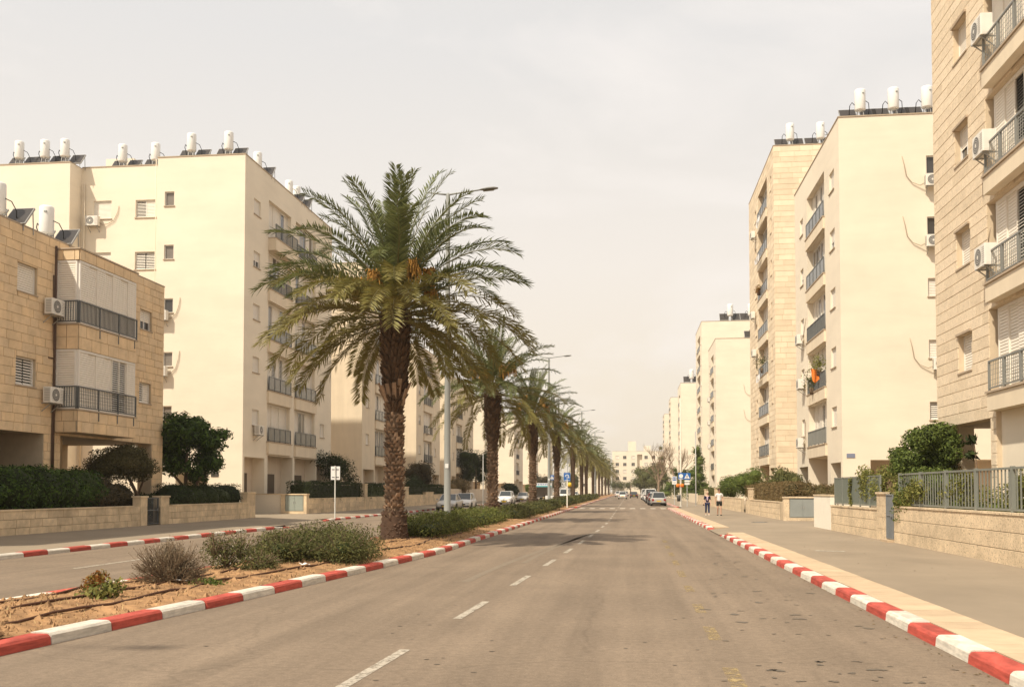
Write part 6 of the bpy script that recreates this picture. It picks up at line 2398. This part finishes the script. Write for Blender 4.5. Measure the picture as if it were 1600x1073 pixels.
def walker_glyph(t, z, s, y):
    """white triangle with a walking figure"""
    b = MB()
    b.poly([(-0.40 * s, y, z - 0.34 * s), (0.40 * s, y, z - 0.34 * s), (0, y, z + 0.40 * s)])
    p = b.build('triangle', M_SWHITE, t)
    b = MB()
    y -= 0.003
    b.disc((0.0, y, z + 0.14 * s), 0.04 * s, 'y', 10)
    b.poly([(-0.035 * s, y, z - 0.06 * s), (0.045 * s, y, z - 0.06 * s), (0.04 * s, y, z + 0.09 * s), (-0.03 * s, y, z + 0.09 * s)])
    b.poly([(-0.03 * s, y, z - 0.06 * s), (0.02 * s, y, z - 0.06 * s), (-0.10 * s, y, z - 0.27 * s), (-0.15 * s, y, z - 0.25 * s)])
    b.poly([(0.0, y, z - 0.06 * s), (0.045 * s, y, z - 0.06 * s), (0.13 * s, y, z - 0.27 * s), (0.08 * s, y, z - 0.27 * s)])
    b.poly([(0.035 * s, y, z + 0.08 * s), (0.04 * s, y, z + 0.03 * s), (0.13 * s, y, z - 0.05 * s), (0.14 * s, y, z - 0.02 * s)])
    b.poly([(-0.025 * s, y, z + 0.08 * s), (-0.03 * s, y, z + 0.03 * s), (-0.12 * s, y, z - 0.03 * s), (-0.12 * s, y, z + 0.005 * s)])
    for k in range(4):
        x = (-0.28 + 0.16 * k) * s
        b.poly([(x, y, z - 0.325 * s), (x + 0.08 * s, y, z - 0.325 * s), (x + 0.07 * s, y, z - 0.295 * s), (x + 0.01 * s, y, z - 0.295 * s)])
    b.build('walker', M_BLACK, p)


def crossing_sign(x, y, z, lab, h=3.4, w=1.0, sub=None, rot=0.0):
    t = thing('pedestrian_crossing_sign', lab, 'road sign', (x, y, z), rot, 'blue pedestrian crossing signs')
    sign_post(t, h)
    p = plate(t, 'plate', w, w, h - w / 2, M_BLUE)
    walker_glyph(t, h - w / 2, w, -0.05)
    if sub:
        plate(t, 'lower_plate', w * 0.75, 0.45, h - w - 0.28, M_SWHITE)
        b = MB()
        for k in range(5):
            b.box(-0.24 + 0.1 * k, -0.17 + 0.1 * k, -0.0505, -0.0485, h - w - 0.34 + 0.05 * (k % 2), h - w - 0.22)
        b.build('lower_plate_mark', M_BLACK, t)
    return t


crossing_sign(5.55, 98.8, 0.13, 'blue pedestrian crossing sign with white plate below, on the right pavement', 3.35, 0.66, True)
crossing_sign(-9.9, 125, 0.1, 'blue pedestrian crossing sign seen between lamp post and fourth palm', 3.6, 0.62)
# second signpost of the right crossing, its board turned towards the side street
t = thing('road_sign', 'blue and white sign with orange beacons, left of the right crossing sign', 'road sign', (4.95, 98.9, 0.13))
sign_post(t, 3.5)
plate(t, 'plate', 0.5, 0.66, 3.05, M_BLUE)
b = MB()
b.disc((0.02, -0.05, 3.05), 0.2, 'y', 16)
b.box(-0.2, 0.2, -0.052, -0.048, 2.75, 2.8)
b.build('white_mark', M_SWHITE, t)
for i, x in enumerate((-0.28, 0.12)):
    b = MB()
    b.lathe([(0.0, 1.93), (0.17, 1.95), (0.19, 2.1), (0.17, 2.26), (0.0, 2.3)], 12, cx=x, cy=-0.1)
    b.build('beacon_lamp', M_ORANGE, t)
b = MB()
b.bar((-0.28, -0.06, 1.98), (0.15, -0.06, 1.98), 0.04)
b.build('beacon_arm', M_GALV, t)
t = thing('parking_sign', 'white board with a blue square on a thin post beyond the right crossing', 'road sign', (4.9, 112, 0.13))
sign_post(t, 3.2)
plate(t, 'plate', 0.52, 0.9, 2.75, M_SWHITE)
b = MB()
b.box(-0.21, 0.21, -0.049, -0.046, 2.72, 3.12)
b.build('blue_square', M_BLUE, t)
b = MB()
for k in range(3):
    b.box(-0.17 + 0.12 * k, -0.08 + 0.12 * k, -0.052, -0.0495, 2.8 + 0.06 * (k % 2), 3.04 - 0.05 * (k % 2))
b.box(-0.17, 0.17, -0.049, -0.046, 2.54, 2.58)
b.box(-0.12, 0.12, -0.049, -0.046, 2.42, 2.46)
b.build('board_marks', M_SBACK, t)
# left pavement sign, seen from behind
t = thing('road_sign', 'square sign seen from behind on a thin post on the left pavement', 'road sign', (-16.9, 55.2, 0.13))
sign_post(t, 3.05, 0.035, mat('post_grey', (0.42, 0.40, 0.36), 0.5, 0.05))
b = MB()
b.box(-0.27, 0.27, 0.05, 0.066, 2.25, 3.02)
b.build('plate_back', M_SWHITE, t)
b = MB()
b.box(-0.2, 0.2, 0.034, 0.048, 2.82, 2.86)
b.box(-0.2, 0.2, 0.034, 0.048, 2.38, 2.42)
b.build('clamp', M_DARKALU, t)
# median sign at the crossing
t = thing('keep_right_sign', 'blue square sign with a white curved arrow and orange beacon at the median tip', 'road sign', (-5.95, 93.2, 0.13))
sign_post(t, 3.0, 0.05, mat('pale_pole', (0.62, 0.56, 0.47)))
plate(t, 'plate', 0.62, 0.78, 2.9, M_BLUE)
b = MB()
for i in range(9):
    a, a2 = R(-30 + 25 * i), R(-30 + 25 * (i + 1))
    b.poly([(0.13 * math.cos(a), -0.05, 2.95 + 0.13 * math.sin(a)), (0.13 * math.cos(a2), -0.05, 2.95 + 0.13 * math.sin(a2)), (0.19 * math.cos(a2), -0.05, 2.95 + 0.19 * math.sin(a2)), (0.19 * math.cos(a), -0.05, 2.95 + 0.19 * math.sin(a))])
b.poly([(0.06, -0.05, 2.80), (0.16, -0.05, 2.93), (0.25, -0.05, 2.80)])
b.box(-0.25, 0.25, -0.052, -0.048, 2.56, 2.60)
b.build('white_arrow', M_SWHITE, t)
b = MB()
b.lathe([(0.0, 1.95), (0.16, 1.97), (0.18, 2.15), (0.15, 2.35), (0.0, 2.38)], 12, cx=0.25, cy=-0.06)
b.build('beacon_lamp', M_PLATE, t)
t = thing('road_sign', 'grey back of a wide sign behind the fifth palm, above the blue median sign', 'road sign', (-8.4, 133, 0.1))
sign_post(t, 6.2, 0.05)
b = MB()
b.box(-0.6, 0.6, -0.07, -0.05, 5.3, 6.0)
b.build('plate_back', M_GALV, t)
# bus shelter
t = thing('bus_shelter', 'teal and white bus shelter on the left between the third palm and second lamp post', 'bus shelter', (-15.6, 175, 0.1))
b = MB()
b.box(-1.7, 1.7, -0.7, 0.9, 2.55, 2.68)
b.build('roof', M_SWHITE, t)
b = MB()
b.box(-1.7, 1.7, -0.75, -0.701, 2.25, 2.95)
fa = b.build('fascia_board', M_SWHITE, t)
b = MB()
b.box(-1.7, 1.7, -0.765, -0.751, 2.25, 2.48)
b.build('teal_stripe', M_TEAL, fa)
b = MB()
for k in range(9):
    b.box(-1.3 + 0.3 * k, -1.12 + 0.3 * k, -0.762, -0.751, 2.6 + 0.04 * (k % 2), 2.82)
b.build('lettering_marks', M_BLUE, fa)
for x in (-1.6, 1.6):
    b = MB()
    b.box(x - 0.04, x + 0.04, 0.7, 0.78, 0, 2.55)
    b.box(x - 0.04, x + 0.04, -0.6, -0.52, 0, 2.55)
    b.build('post', M_GALV, t)
b = MB()
b.box(-1.55, 1.55, 0.72, 0.75, 0.4, 2.3)
b.build('glass_wall', M_CURT, t)
b = MB()
b.box(-1.2, 1.2, 0.2, 0.6, 0.42, 0.48)
b.box(-1.0, -0.9, 0.3, 0.5, 0, 0.42)
b.box(0.9, 1.0, 0.3, 0.5, 0, 0.42)
b.build('bench', M_GALV, t)
t = thing('white_board', 'low white board beside the kerb right of the third palm trunk', 'sign', (-9.9, 122, 0.1))
b = MB()
b.box(-0.6, 0.6, 0, 0.05, 0.25, 1.0)
b.build('panel', M_SWHITE, t)
for x in (-0.7, 0.7):
    b = MB()
    b.box(x - 0.04, x + 0.04, 0, 0.06, 0, 1.1)
    b.build('post', M_BLACK, t)
b = None
t = thing('litter_bin', 'dark litter bin fixed to the post at the right crossing', 'bin', (4.75, 99.1, 0.13))
b = MB()
b.lathe([(0.0, 0.55), (0.16, 0.55), (0.2, 1.15), (0.0, 1.15)], 12)
b.build('bin_body', M_DARKALU, t)
b = MB()
b.lathe([(0.21, 1.1), (0.22, 1.12), (0.22, 1.18), (0.21, 1.2)], 12)
b.build('rim', M_GALV, t)
b = MB()
b.bar((0.1, 0, 1.0), (0.2, 0, 1.0), 0.04)
b.bar((0.2, 0, 0), (0.2, 0, 1.1), 0.04)
b.build('bracket', M_GALV, t)


# ------------------------------------------------------------------ cars (front towards +Y)
def make_car(kind, paint, lab, loc, rotz):
    L, W, H = {'saloon': (4.5, 1.74, 1.44), 'hatch': (4.05, 1.70, 1.50), 'suv': (4.4, 1.82, 1.66), 'van': (4.7, 1.85, 1.95), 'estate': (4.25, 1.72, 1.55)}[kind]
    t = thing('parked_car', lab, 'car', loc, rotz)
    hl = L / 2
    zb = 0.24
    belt = 0.92 if kind not in ('suv', 'van') else 1.05
    hood = belt - 0.06
    if kind == 'saloon':
        cab = (-hl + 0.75, -hl + 1.45, 0.30, 1.15)
        deck = belt + 0.03
    elif kind == 'van':
        cab = (-hl + 0.04, -hl + 0.12, 1.05, 1.65)
        deck = belt
    else:
        cab = (-hl + 0.10, -hl + 0.52, 0.30, 1.12)
        deck = belt
    st = [(-hl, 0.42, 0.62, deck - 0.16, .80), (-hl + .06, 0.30, 0.60, deck - .04, .90), (-hl + .35, zb, 0.58, deck, .97), (cab[0] + .3, zb, 0.58, belt + .01, 1.0), (0.0, zb - .02, 0.56, belt, 1.0),
          (cab[3], zb, 0.56, hood + .04, 1.0), (hl - .75, zb, .56, hood - .05, .97), (hl - .25, zb, .55, hood - .14, .90), (hl - .06, .26, .52, hood - .26, .80), (hl, .36, .50, hood - .36, .70)]
    mb = MB()
    w2 = W / 2
    rings = []
    for (y, z0, zm, z1, k) in st:
        w = w2 * k
        half = [(w * .90, z0), (w * .985, z0 + .09), (w, zm), (w * .975, (zm + z1) / 2 + .04), (w * .93, z1 - .03), (w * .82, z1 + .012), (w * .4, z1 + .035), (0, z1 + .04)]
        rings.append([(x, y, z) for x, z in half] + [(-x, y, z) for x, z in half[-2::-1]])
    for a, c in zip(rings[:-1], rings[1:]):
        for i in range(len(a) - 1):
            mb.poly([a[i], c[i], c[i + 1], a[i + 1]], 0, True)
    mb.poly(rings[0])
    mb.poly(rings[-1])
    mb.poly([r_[0] for r_ in rings] + [r_[-1] for r_ in rings][::-1])
    # merge
    me = mb.mesh('body', paint)
    bm = bmesh.new()
    bm.from_mesh(me)
    bmesh.ops.remove_doubles(bm, verts=bm.verts, dist=0.002)
    bmesh.ops.recalc_face_normals(bm, faces=bm.faces)
    bm.to_mesh(me)
    bm.free()
    body = link('body', me, t)
    # cabin
    y0, y1, y2, y3 = cab
    zb_, zt = belt + .005, H - .03
    wb, wt = w2 * .90, w2 * .70 if kind != 'van' else w2 * .82
    B_ = [(-wb, y0), (-wb * .985, y3)]
    g = MB()
    bl_, br, fl_, fr_ = (-wb * .88, y0, zb_), (wb * .88, y0, zb_), (-wb * .90, y3, zb_), (wb * .90, y3, zb_)
    tl, tr, ul, ur = (-wt * .93, y1, zt - .02), (wt * .93, y1, zt - .02), (-wt * .96, y2, zt), (wt * .96, y2, zt)
    sl, sr = (-wb, (y0 + y3) / 2, zb_), (wb, (y0 + y3) / 2, zb_)
    ml, mr_ = (-wt, (y1 + y2) / 2, zt + .01), (wt, (y1 + y2) / 2, zt + .01)
    g.poly([bl_, br, tr, tl])
    g.poly([fl_, ul, ur, fr_])
    for A in ((bl_, tl, ml, sl), (sl, ml, ul, fl_), (br, sr, mr_, tr), (sr, fr_, ur, mr_)):
        g.poly(A)
    cabin = g.build('window_glass', M_CARGLASS, t)
    r_ = MB()
    e = .02
    top = [tl, ml, ul, ur, mr_, tr]
    r_.poly([(x * 1.03, y, z + e * .3) for x, y, z in top])
    up2 = [(x * .9, y * .97 if abs(y) > .1 else y, z + .045) for x, y, z in top]
    for i in range(6):
        j = (i + 1) % 6
        a, c = top[i], top[j]
        r_.poly([(a[0] * 1.03, a[1], a[2] - .02), (c[0] * 1.03, c[1], c[2] - .02), up2[j], up2[i]], 0, True)
    r_.poly(up2)
    r_.build('roof', paint, t)
    p = MB()
    for a, c, w in ((bl_, tl, .09), (br, tr, .09), (fl_, ul, .06), (fr_, ur, .06), (sl, ml, .07), (sr, mr_, .07)):
        p.bar((a[0] * 1.012, a[1], a[2]), (c[0] * 1.02, c[1], c[2]), .035, w)
    p.build('pillars', paint, t)
    tr_ = MB()
    tr_.box(-w2 * .86, w2 * .86, hl - .06, hl + .012, .26, .36)
    tr_.box(-w2 * .42, w2 * .42, hl - .06, hl + .015, .44, .54)
    tr_.box(-w2 * .88, w2 * .88, -hl - .012, -hl + .05, .27, .36)
    tr_.build('bumper_trim', M_BLACK, t)
    for s in (-1, 1):
        q = MB()
        q.box(s * w2 * .62 - .17, s * w2 * .62 + .17, hl - .16, hl - .028, hood - .36, hood - .22)
        q.build('headlight', M_HEAD, t)
        q = MB()
        z_ = deck - .34 if kind != 'van' else .8
        q.box(s * w2 * .76 - .12, s * w2 * .76 + .12, -hl - .012, -hl + .12, z_, z_ + .24)
        q.build('tail_light', M_TAIL, t)
        q = MB()
        q.box(s * (w2 + .08) - .09, s * (w2 + .08) + .09, y3 - .38, y3 - .24, belt, belt + .13)
        q.build('wing_mirror', paint, t)
        for yw in (-hl + .82, hl - .85):
            q = MB()
            prof = [(.16, -.09), (.29, -.1), (.315, -.06), (.315, .06), (.29, .1), (.16, .09)]
            x = s * (w2 - .085)
            for (r0, d0), (r1, d1) in zip(prof[:-1], prof[1:]):
                for i in range(18):
                    a, a2 = 2 * math.pi * i / 18, 2 * math.pi * (i + 1) / 18
                    q.poly([(x + d0, yw + r0 * math.cos(a), .315 + r0 * math.sin(a)), (x + d0, yw + r0 * math.cos(a2), .315 + r0 * math.sin(a2)), (x + d1, yw + r1 * math.cos(a2), .315 + r1 * math.sin(a2)), (x + d1, yw + r1 * math.cos(a), .315 + r1 * math.sin(a))], 0, True)
            wh = q.build('wheel', M_TYRE, t)
            q = MB()
            q.disc((x + s * .092, yw, .315), .2, 'x', 14)
            for i in range(5):
                a = 2 * math.pi * i / 5
                q.bar((x + s * .097, yw, .315), (x + s * .097, yw + .19 * math.cos(a), .315 + .19 * math.sin(a)), .012, .05)
            q.build('rim', M_RIM, wh)
            q = MB()
            q.disc((s * (w2 - .012) + s * .016, yw, .33), .37, 'x', 18)
            q.build('wheel_arch', M_BLACK, t)
            q = None
    q = MB()
    q.box(-.25, .25, hl + .016, hl + .024, .36, .46)
    q.build('number_plate', M_PLATE, t)
    q = MB()
    zz = deck - .42 if kind != 'van' else .6
    q.box(-.25, .25, -hl - .02, -hl - .012, zz, zz + .11)
    q.build('number_plate', M_PLATE, t)
    return t


def paintm(n, c, metal=0.3):
    return mat(n, c, 0.28, 0.02, 2, metal=metal, spec=0.5)


P_SIL, P_WH, P_DK, P_GR, P_RD, P_BL = paintm('paint_silver', (0.50, 0.48, 0.45)), paintm('paint_white', (0.74, 0.72, 0.69), 0), paintm('paint_dark', (0.05, 0.052, 0.055)), paintm('paint_grey', (0.2, 0.2, 0.2)), paintm('paint_red', (0.35, 0.03, 0.03)), paintm('paint_blue', (0.05, 0.12, 0.3))
for k_, p_ in (('sedan', P_SIL),):
    pass
CARS = [
    ('saloon', P_SIL, 'silver saloon parked on the left facing the camera, partly behind the lamp post', (-15.55, 84.3, 0), math.pi),
    ('hatch', P_WH, 'white hatchback parked behind the silver saloon on the left', (-15.35, 91.0, 0), math.pi),
    ('suv', P_WH, 'white car coming along the left carriageway right of the second palm trunk', (-15.25, 121.0, 0), math.pi),
    ('saloon', P_SIL, 'silver car parked on the left just before the third palm trunk', (-16.4, 151, 0), math.pi),
    ('van', P_WH, 'white van on the left between the second lamp post and the blue median sign', (-12.4, 187, 0), math.pi),
    ('hatch', P_BL, 'blue small car on the left behind the blue median sign', (-13.5, 205, 0), math.pi),
    ('hatch', P_DK, 'dark car on the left right of the second lamp post', (-15.8, 183, 0), math.pi),
    ('saloon', P_WH, 'white car far on the left behind the fifth palm', (-12.5, 224, 0), math.pi),
    ('estate', P_SIL, 'silver hatchback parked nearest on the right just past the crossing', (3.1, 113.3, 0), 0.02),
    ('hatch', P_WH, 'white hatchback driving away in the left lane of the road', (-1.55, 197, 0), 0),
    ('saloon', P_DK, 'dark topped car driving away ahead of the white hatchback', (0.75, 221, 0), 0),
    ('hatch', P_WH, 'small white car far ahead beside the median', (-3.2, 262, 0), 0),
    ('saloon', P_GR, 'grey car far ahead at the end of the road', (-1.5, 300, 0), 0)]
for i, (k_, p_, y_) in enumerate(zip(['saloon', 'hatch', 'saloon', 'suv', 'hatch', 'saloon', 'van', 'hatch', 'saloon', 'suv', 'hatch', 'saloon', 'van'],
                                    [P_DK, P_WH, P_RD, P_DK, P_SIL, P_GR, P_WH, P_DK, P_WH, P_SIL, P_GR, P_WH, P_WH], [119.2, 124.8, 130.6, 136.4, 142.1, 147.9, 153.9, 160, 166, 172, 178.5, 185, 192])):
    CARS.append((k_, p_, '%s in the parked row on the right, %s behind the silver hatchback' % ({'saloon': 'saloon car', 'hatch': 'hatchback', 'suv': 'tall car', 'van': 'van'}[k_], (ORD + ['ninth', 'tenth', 'eleventh', 'twelfth', 'thirteenth'])[i]), (3.0 + random.uniform(-.12, .12), y_, 0), random.uniform(-.02, .02)))
for c in CARS:
    o = make_car(*c)
    o['group'] = 'cars on the road and along the kerbs'


t = thing('manhole_cover', 'dark round manhole cover in the right pavement near the two walkers', 'manhole cover', (6.6, 52.0, 0.131))
b = MB()
b.lathe([(0.42, -0.02), (0.42, 0.006), (0.36, 0.008), (0.36, 0.002), (0.0, 0.004)], 20)
b.build('cover', M_DARKALU, t)
b = MB()
for k in range(5):
    b.box(-0.25, 0.25, -0.2 + 0.1 * k - 0.012, -0.2 + 0.1 * k + 0.012, 0.0045, 0.009)
b.build('ribs', M_GALV, t)


# ------------------------------------------------------------------ laundry and an aerial
for (x, y, z, n_, mm, lab) in ((11.2, 86.6, 25.6, 4, M_SWHITE, 'pale laundry hung out on the top balcony of the stone tower block'), (11.2, 87.2, 22.4, 5, M_SBACK, 'grey laundry hung out on the second highest balcony of the stone tower block'), (11.2, 87.4, 11.9, 4, M_SWHITE, 'white laundry below the bushy climber of the stone tower block')):
    t = thing('laundry_line', lab, 'laundry', (x, y, z))
    b = MB()
    b.bar((0, -0.3, 0.02), (0, n_ * 0.6, 0.02), 0.02)
    b.bar((0, -0.3, 0.02), (0.3, -0.3, -0.05), 0.03)
    b.bar((0, n_ * 0.6, 0.02), (0.3, n_ * 0.6, -0.05), 0.03)
    b.build('line', M_GALV, t)
    for i in range(n_):
        b = MB()
        w, h_ = random.uniform(0.3, 0.5), random.uniform(0.45, 0.8)
        for q in range(3):
            for r_ in range(3):
                P = lambda a, c: (0.03 * math.sin(a * 2 + i + c), i * 0.58 + w * a / 3, -h_ * c / 3)
                b.poly([P(q, r_), P(q + 1, r_), P(q + 1, r_ + 1), P(q, r_ + 1)], 0, True)
        b.build('garment', mm if i % 2 else M_TSHIRT, t)
t = thing('roof_aerial', 'thin aerial mast on the stone tower block roof beside the cream corner block', 'aerial', (16.6, 83.5, 29.4))
b = MB()
b.bar((0, 0, 0), (0, 0, 2.2), 0.07)
b.build('mast', M_GALV, t)
b = MB()
b.bar((-0.7, 0, 1.9), (0.7, 0, 1.9), 0.04)
for x in (-0.6, -0.3, 0.0, 0.3, 0.6):
    b.bar((x, -0.3, 1.93), (x, 0.3, 1.93), 0.025)
b.build('aerial_arms', M_GALV, t)


# ------------------------------------------------------------------ two walkers
def skinned(name, joints, edges, m_, parent, root=0, sub=2):
    """continuous limb or body surface grown from a joint skeleton: joints (x, y, z, rx, ry)"""
    me = bpy.data.meshes.new(name)
    me.from_pydata([j[:3] for j in joints], edges, [])
    o = bpy.data.objects.new(name, me)
    COL.objects.link(o)
    sk_ = o.modifiers.new('skin', 'SKIN')
    sl = me.skin_vertices[0].data
    for i, j in enumerate(joints):
        sl[i].radius = (j[3], j[4])
        sl[i].use_root = (i == root)
    sb_ = o.modifiers.new('sub', 'SUBSURF')
    sb_.levels = sb_.render_levels = sub
    sk_.use_smooth_shade = True
    me.materials.append(m_)
    o.parent = parent
    return o


M_SKIN = mat('skin', (0.50, 0.30, 0.21), 0.6, 0.05)
M_SKINL = mat('skin_pale', (0.58, 0.38, 0.28), 0.6, 0.05)
M_NAVY = mat('navy_cloth', (0.022, 0.02, 0.05), 0.9, 0.1)
M_JEAN = mat('denim_dark', (0.02, 0.03, 0.075), 0.9, 0.15)
M_LILAC = mat('lilac_cloth', (0.52, 0.40, 0.50), 0.9, 0.08)
M_SHORT = mat('black_cloth', (0.02, 0.022, 0.02), 0.9, 0.1)
M_HAIRD = mat('hair_dark', (0.03, 0.02, 0.015), 0.7, 0.1)
M_HAIRL = mat('hair_light', (0.58, 0.46, 0.31), 0.7, 0.1)
M_SHOEW = mat('shoe_pale', (0.6, 0.56, 0.5), 0.7, 0.1)


def person(lab, loc, rot, H, female, group):
    t = thing('person', lab, 'person', loc, rot, group)
    k = H / 1.75
    sw = 0.185 if not female else 0.165            # shoulder half width
    st = 0.10                                       # half stride
    J = [(0, 0, .95, .145, .10), (0, 0, 1.12, .125, .095), (0, 0, 1.30, .155, .105), (0, 0, 1.43, .10, .075), (0, 0, 1.50, .055, .055), (0, -.01, 1.58, .068, .075), (0, -.01, 1.67, .078, .092), (0, 0, 1.745, .045, .055),
         (-.095, 0, .88, .088, .088), (-.10, -.05, .50, .058, .058), (-.10, .02 + st, .10, .040, .042), (-.10, -.10 + st, .045, .040, .032),
         (.095, 0, .88, .088, .088), (.10, -.07, .50, .058, .058), (.10, -.02 - st, .10, .040, .042), (.105, -.15 - st, .045, .040, .032),
         (-sw, 0, 1.40, .055, .055), (-sw - .055, .05, 1.12, .042, .042), (-sw - .065, .0, .88, .030, .032), (-sw - .06, -.03, .79, .026, .034),
         (sw, 0, 1.40, .055, .055), (sw + .055, .03, 1.12, .042, .042), (sw + .065, -.06, .88, .030, .032), (sw + .06, -.10, .79, .026, .034)]
    E_ = [(0, 1), (1, 2), (2, 3), (3, 4), (4, 5), (5, 6), (6, 7), (0, 8), (8, 9), (9, 10), (10, 11), (0, 12), (12, 13), (13, 14), (14, 15), (3, 16), (16, 17), (17, 18), (18, 19), (3, 20), (20, 21), (21, 22), (22, 23)]
    S = lambda js, g=0.0: [(x * k, y * k, z * k, (a + g) * k, (b + g) * k) for x, y, z, a, b in js]
    skinned('body', S(J), E_, M_SKINL if female else M_SKIN, t)
    # fingers: five short chains per hand
    for s, hb in ((-1, J[19]), (1, J[23])):
        for f in range(5):
            off = (f - 1.5) * .017
            ln = (.075, .085, .08, .062, .05)[f]
            if f == 4:
                js = [(hb[0], hb[1] - .02, hb[2] + .01, .011, .011), (hb[0] - s * .012, hb[1] - .045, hb[2] - .01, .010, .010), (hb[0] - s * .02, hb[1] - .05, hb[2] - .04, .008, .008)]
            else:
                js = [(hb[0], hb[1] + off, hb[2] - .015, .010, .010), (hb[0] - s * .004, hb[1] + off, hb[2] - .015 - ln * .55, .009, .009), (hb[0] - s * .016, hb[1] + off - .004, hb[2] - .015 - ln, .0075, .0075)]
            skinned('finger', S(js), [(0, 1), (1, 2)], M_SKINL if female else M_SKIN, t, 0, 1)
    top = S([J[0], J[1], J[2], J[3], J[16], J[20], (-sw - .035, .03, 1.24, .055, .055), (sw + .035, .02, 1.24, .055, .055)] , .016)
    if female:
        top[6] = tuple(v * k for v in (-sw - .05, .045, 1.15, .055, .055))
        top[7] = tuple(v * k for v in (sw + .05, .03, 1.15, .055, .055))
    skinned('cardigan' if female else 't_shirt', top, [(0, 1), (1, 2), (2, 3), (3, 4), (3, 5), (4, 6), (5, 7)], M_NAVY if female else M_TSHIRT, t, 1)
    if female:
        skinned('blouse_front', S([(0, -.075, 1.40, .045, .03), (0, -.10, 1.25, .05, .03), (0, -.09, 1.08, .045, .03)], .012), [(0, 1), (1, 2)], M_LILAC, t, 1)
        leg = [J[0], J[8], J[9], (-.10, .01 + st, .17, .044, .046), J[12], J[13], (.10, -.02 - st, .17, .044, .046)]
        skinned('trousers', S(leg, .014), [(0, 1), (1, 2), (2, 3), (0, 4), (4, 5), (5, 6)], M_JEAN, t, 0)
        skinned('handbag', S([(-.24, .0, .86, .05, .09), (-.25, .0, .72, .06, .11)]), [(0, 1)], M_SHORT, t)
    else:
        leg = [J[0], J[8], (-.105, -.035, .60, .078, .078), J[12], (.105, -.05, .60, .078, .078)]
        skinned('shorts', S(leg, .018), [(0, 1), (1, 2), (0, 3), (3, 4)], M_SHORT, t, 0)
    for a, b_ in ((J[10], J[11]), (J[14], J[15])):
        skinned('shoe', S([(a[0], a[1] + .02, .05, .04, .042), b_, (b_[0], b_[1] - .06, .035, .034, .026)], .012), [(0, 1), (1, 2)], M_SHOEW if female else M_SHORT, t)
    skinned('hair', S([(0, .025, 1.60, .06, .05), (0, .03, 1.68, .082, .085), (0, .005, 1.735, .072, .08)] if not female else [(0, .03, 1.54, .07, .05), (0, .035, 1.66, .088, .085), (0, .005, 1.735, .078, .085)], .006), [(0, 1), (1, 2)], M_HAIRL if female else M_HAIRD, t, 1)
    for s in (-1, 1):
        skinned('eye', S([(s * .03, -.098, 1.665, .010, .010), (s * .03, -.101, 1.666, .008, .008)]), [(0, 1)], M_BLACK, t, 0, 1)
        skinned('ear', S([(s * .078, .0, 1.655, .012, .018), (s * .08, .005, 1.635, .01, .014)]), [(0, 1)], M_SKINL if female else M_SKIN, t, 0, 1)
    skinned('nose', S([(0, -.098, 1.66, .008, .008), (0, -.116, 1.632, .013, .012)]), [(0, 1)], M_SKINL if female else M_SKIN, t, 0, 1)
    skinned('mouth', S([(-.022, -.092, 1.595, .006, .006), (0, -.099, 1.594, .007, .007), (.022, -.092, 1.595, .006, .006)]), [(0, 1), (1, 2)], M_TAIL, t, 1, 1)
    return t


person('person walking in navy cardigan, lilac top and dark blue trousers on the right pavement', (4.97, 65.4, 0.128), 0.03, 1.56, True, 'walkers on the right pavement')
person('person walking in white T-shirt and black shorts on the right pavement', (5.75, 65.6, 0.128), -0.03, 1.72, False, 'walkers on the right pavement')


# ------------------------------------------------------------------ dusty air over the whole street
hz = MB()
hz.box(-310, 310, -70, 910, -1.1, 34.0)
hm = bpy.data.materials.new('dusty_air')
hm.use_nodes = True
hn = hm.node_tree.nodes
hn.remove(hn['Principled BSDF'])
pv = hn.new('ShaderNodeVolumePrincipled')
pv.inputs['Color'].default_value = (0.95, 0.88, 0.78, 1)
pv.inputs['Density'].default_value = 0.00032
pv.inputs['Anisotropy'].default_value = 0.2
hm.node_tree.links.new(pv.outputs[0], hn['Material Output'].inputs['Volume'])
tag(hz.build('haze', hm), kind='stuff')
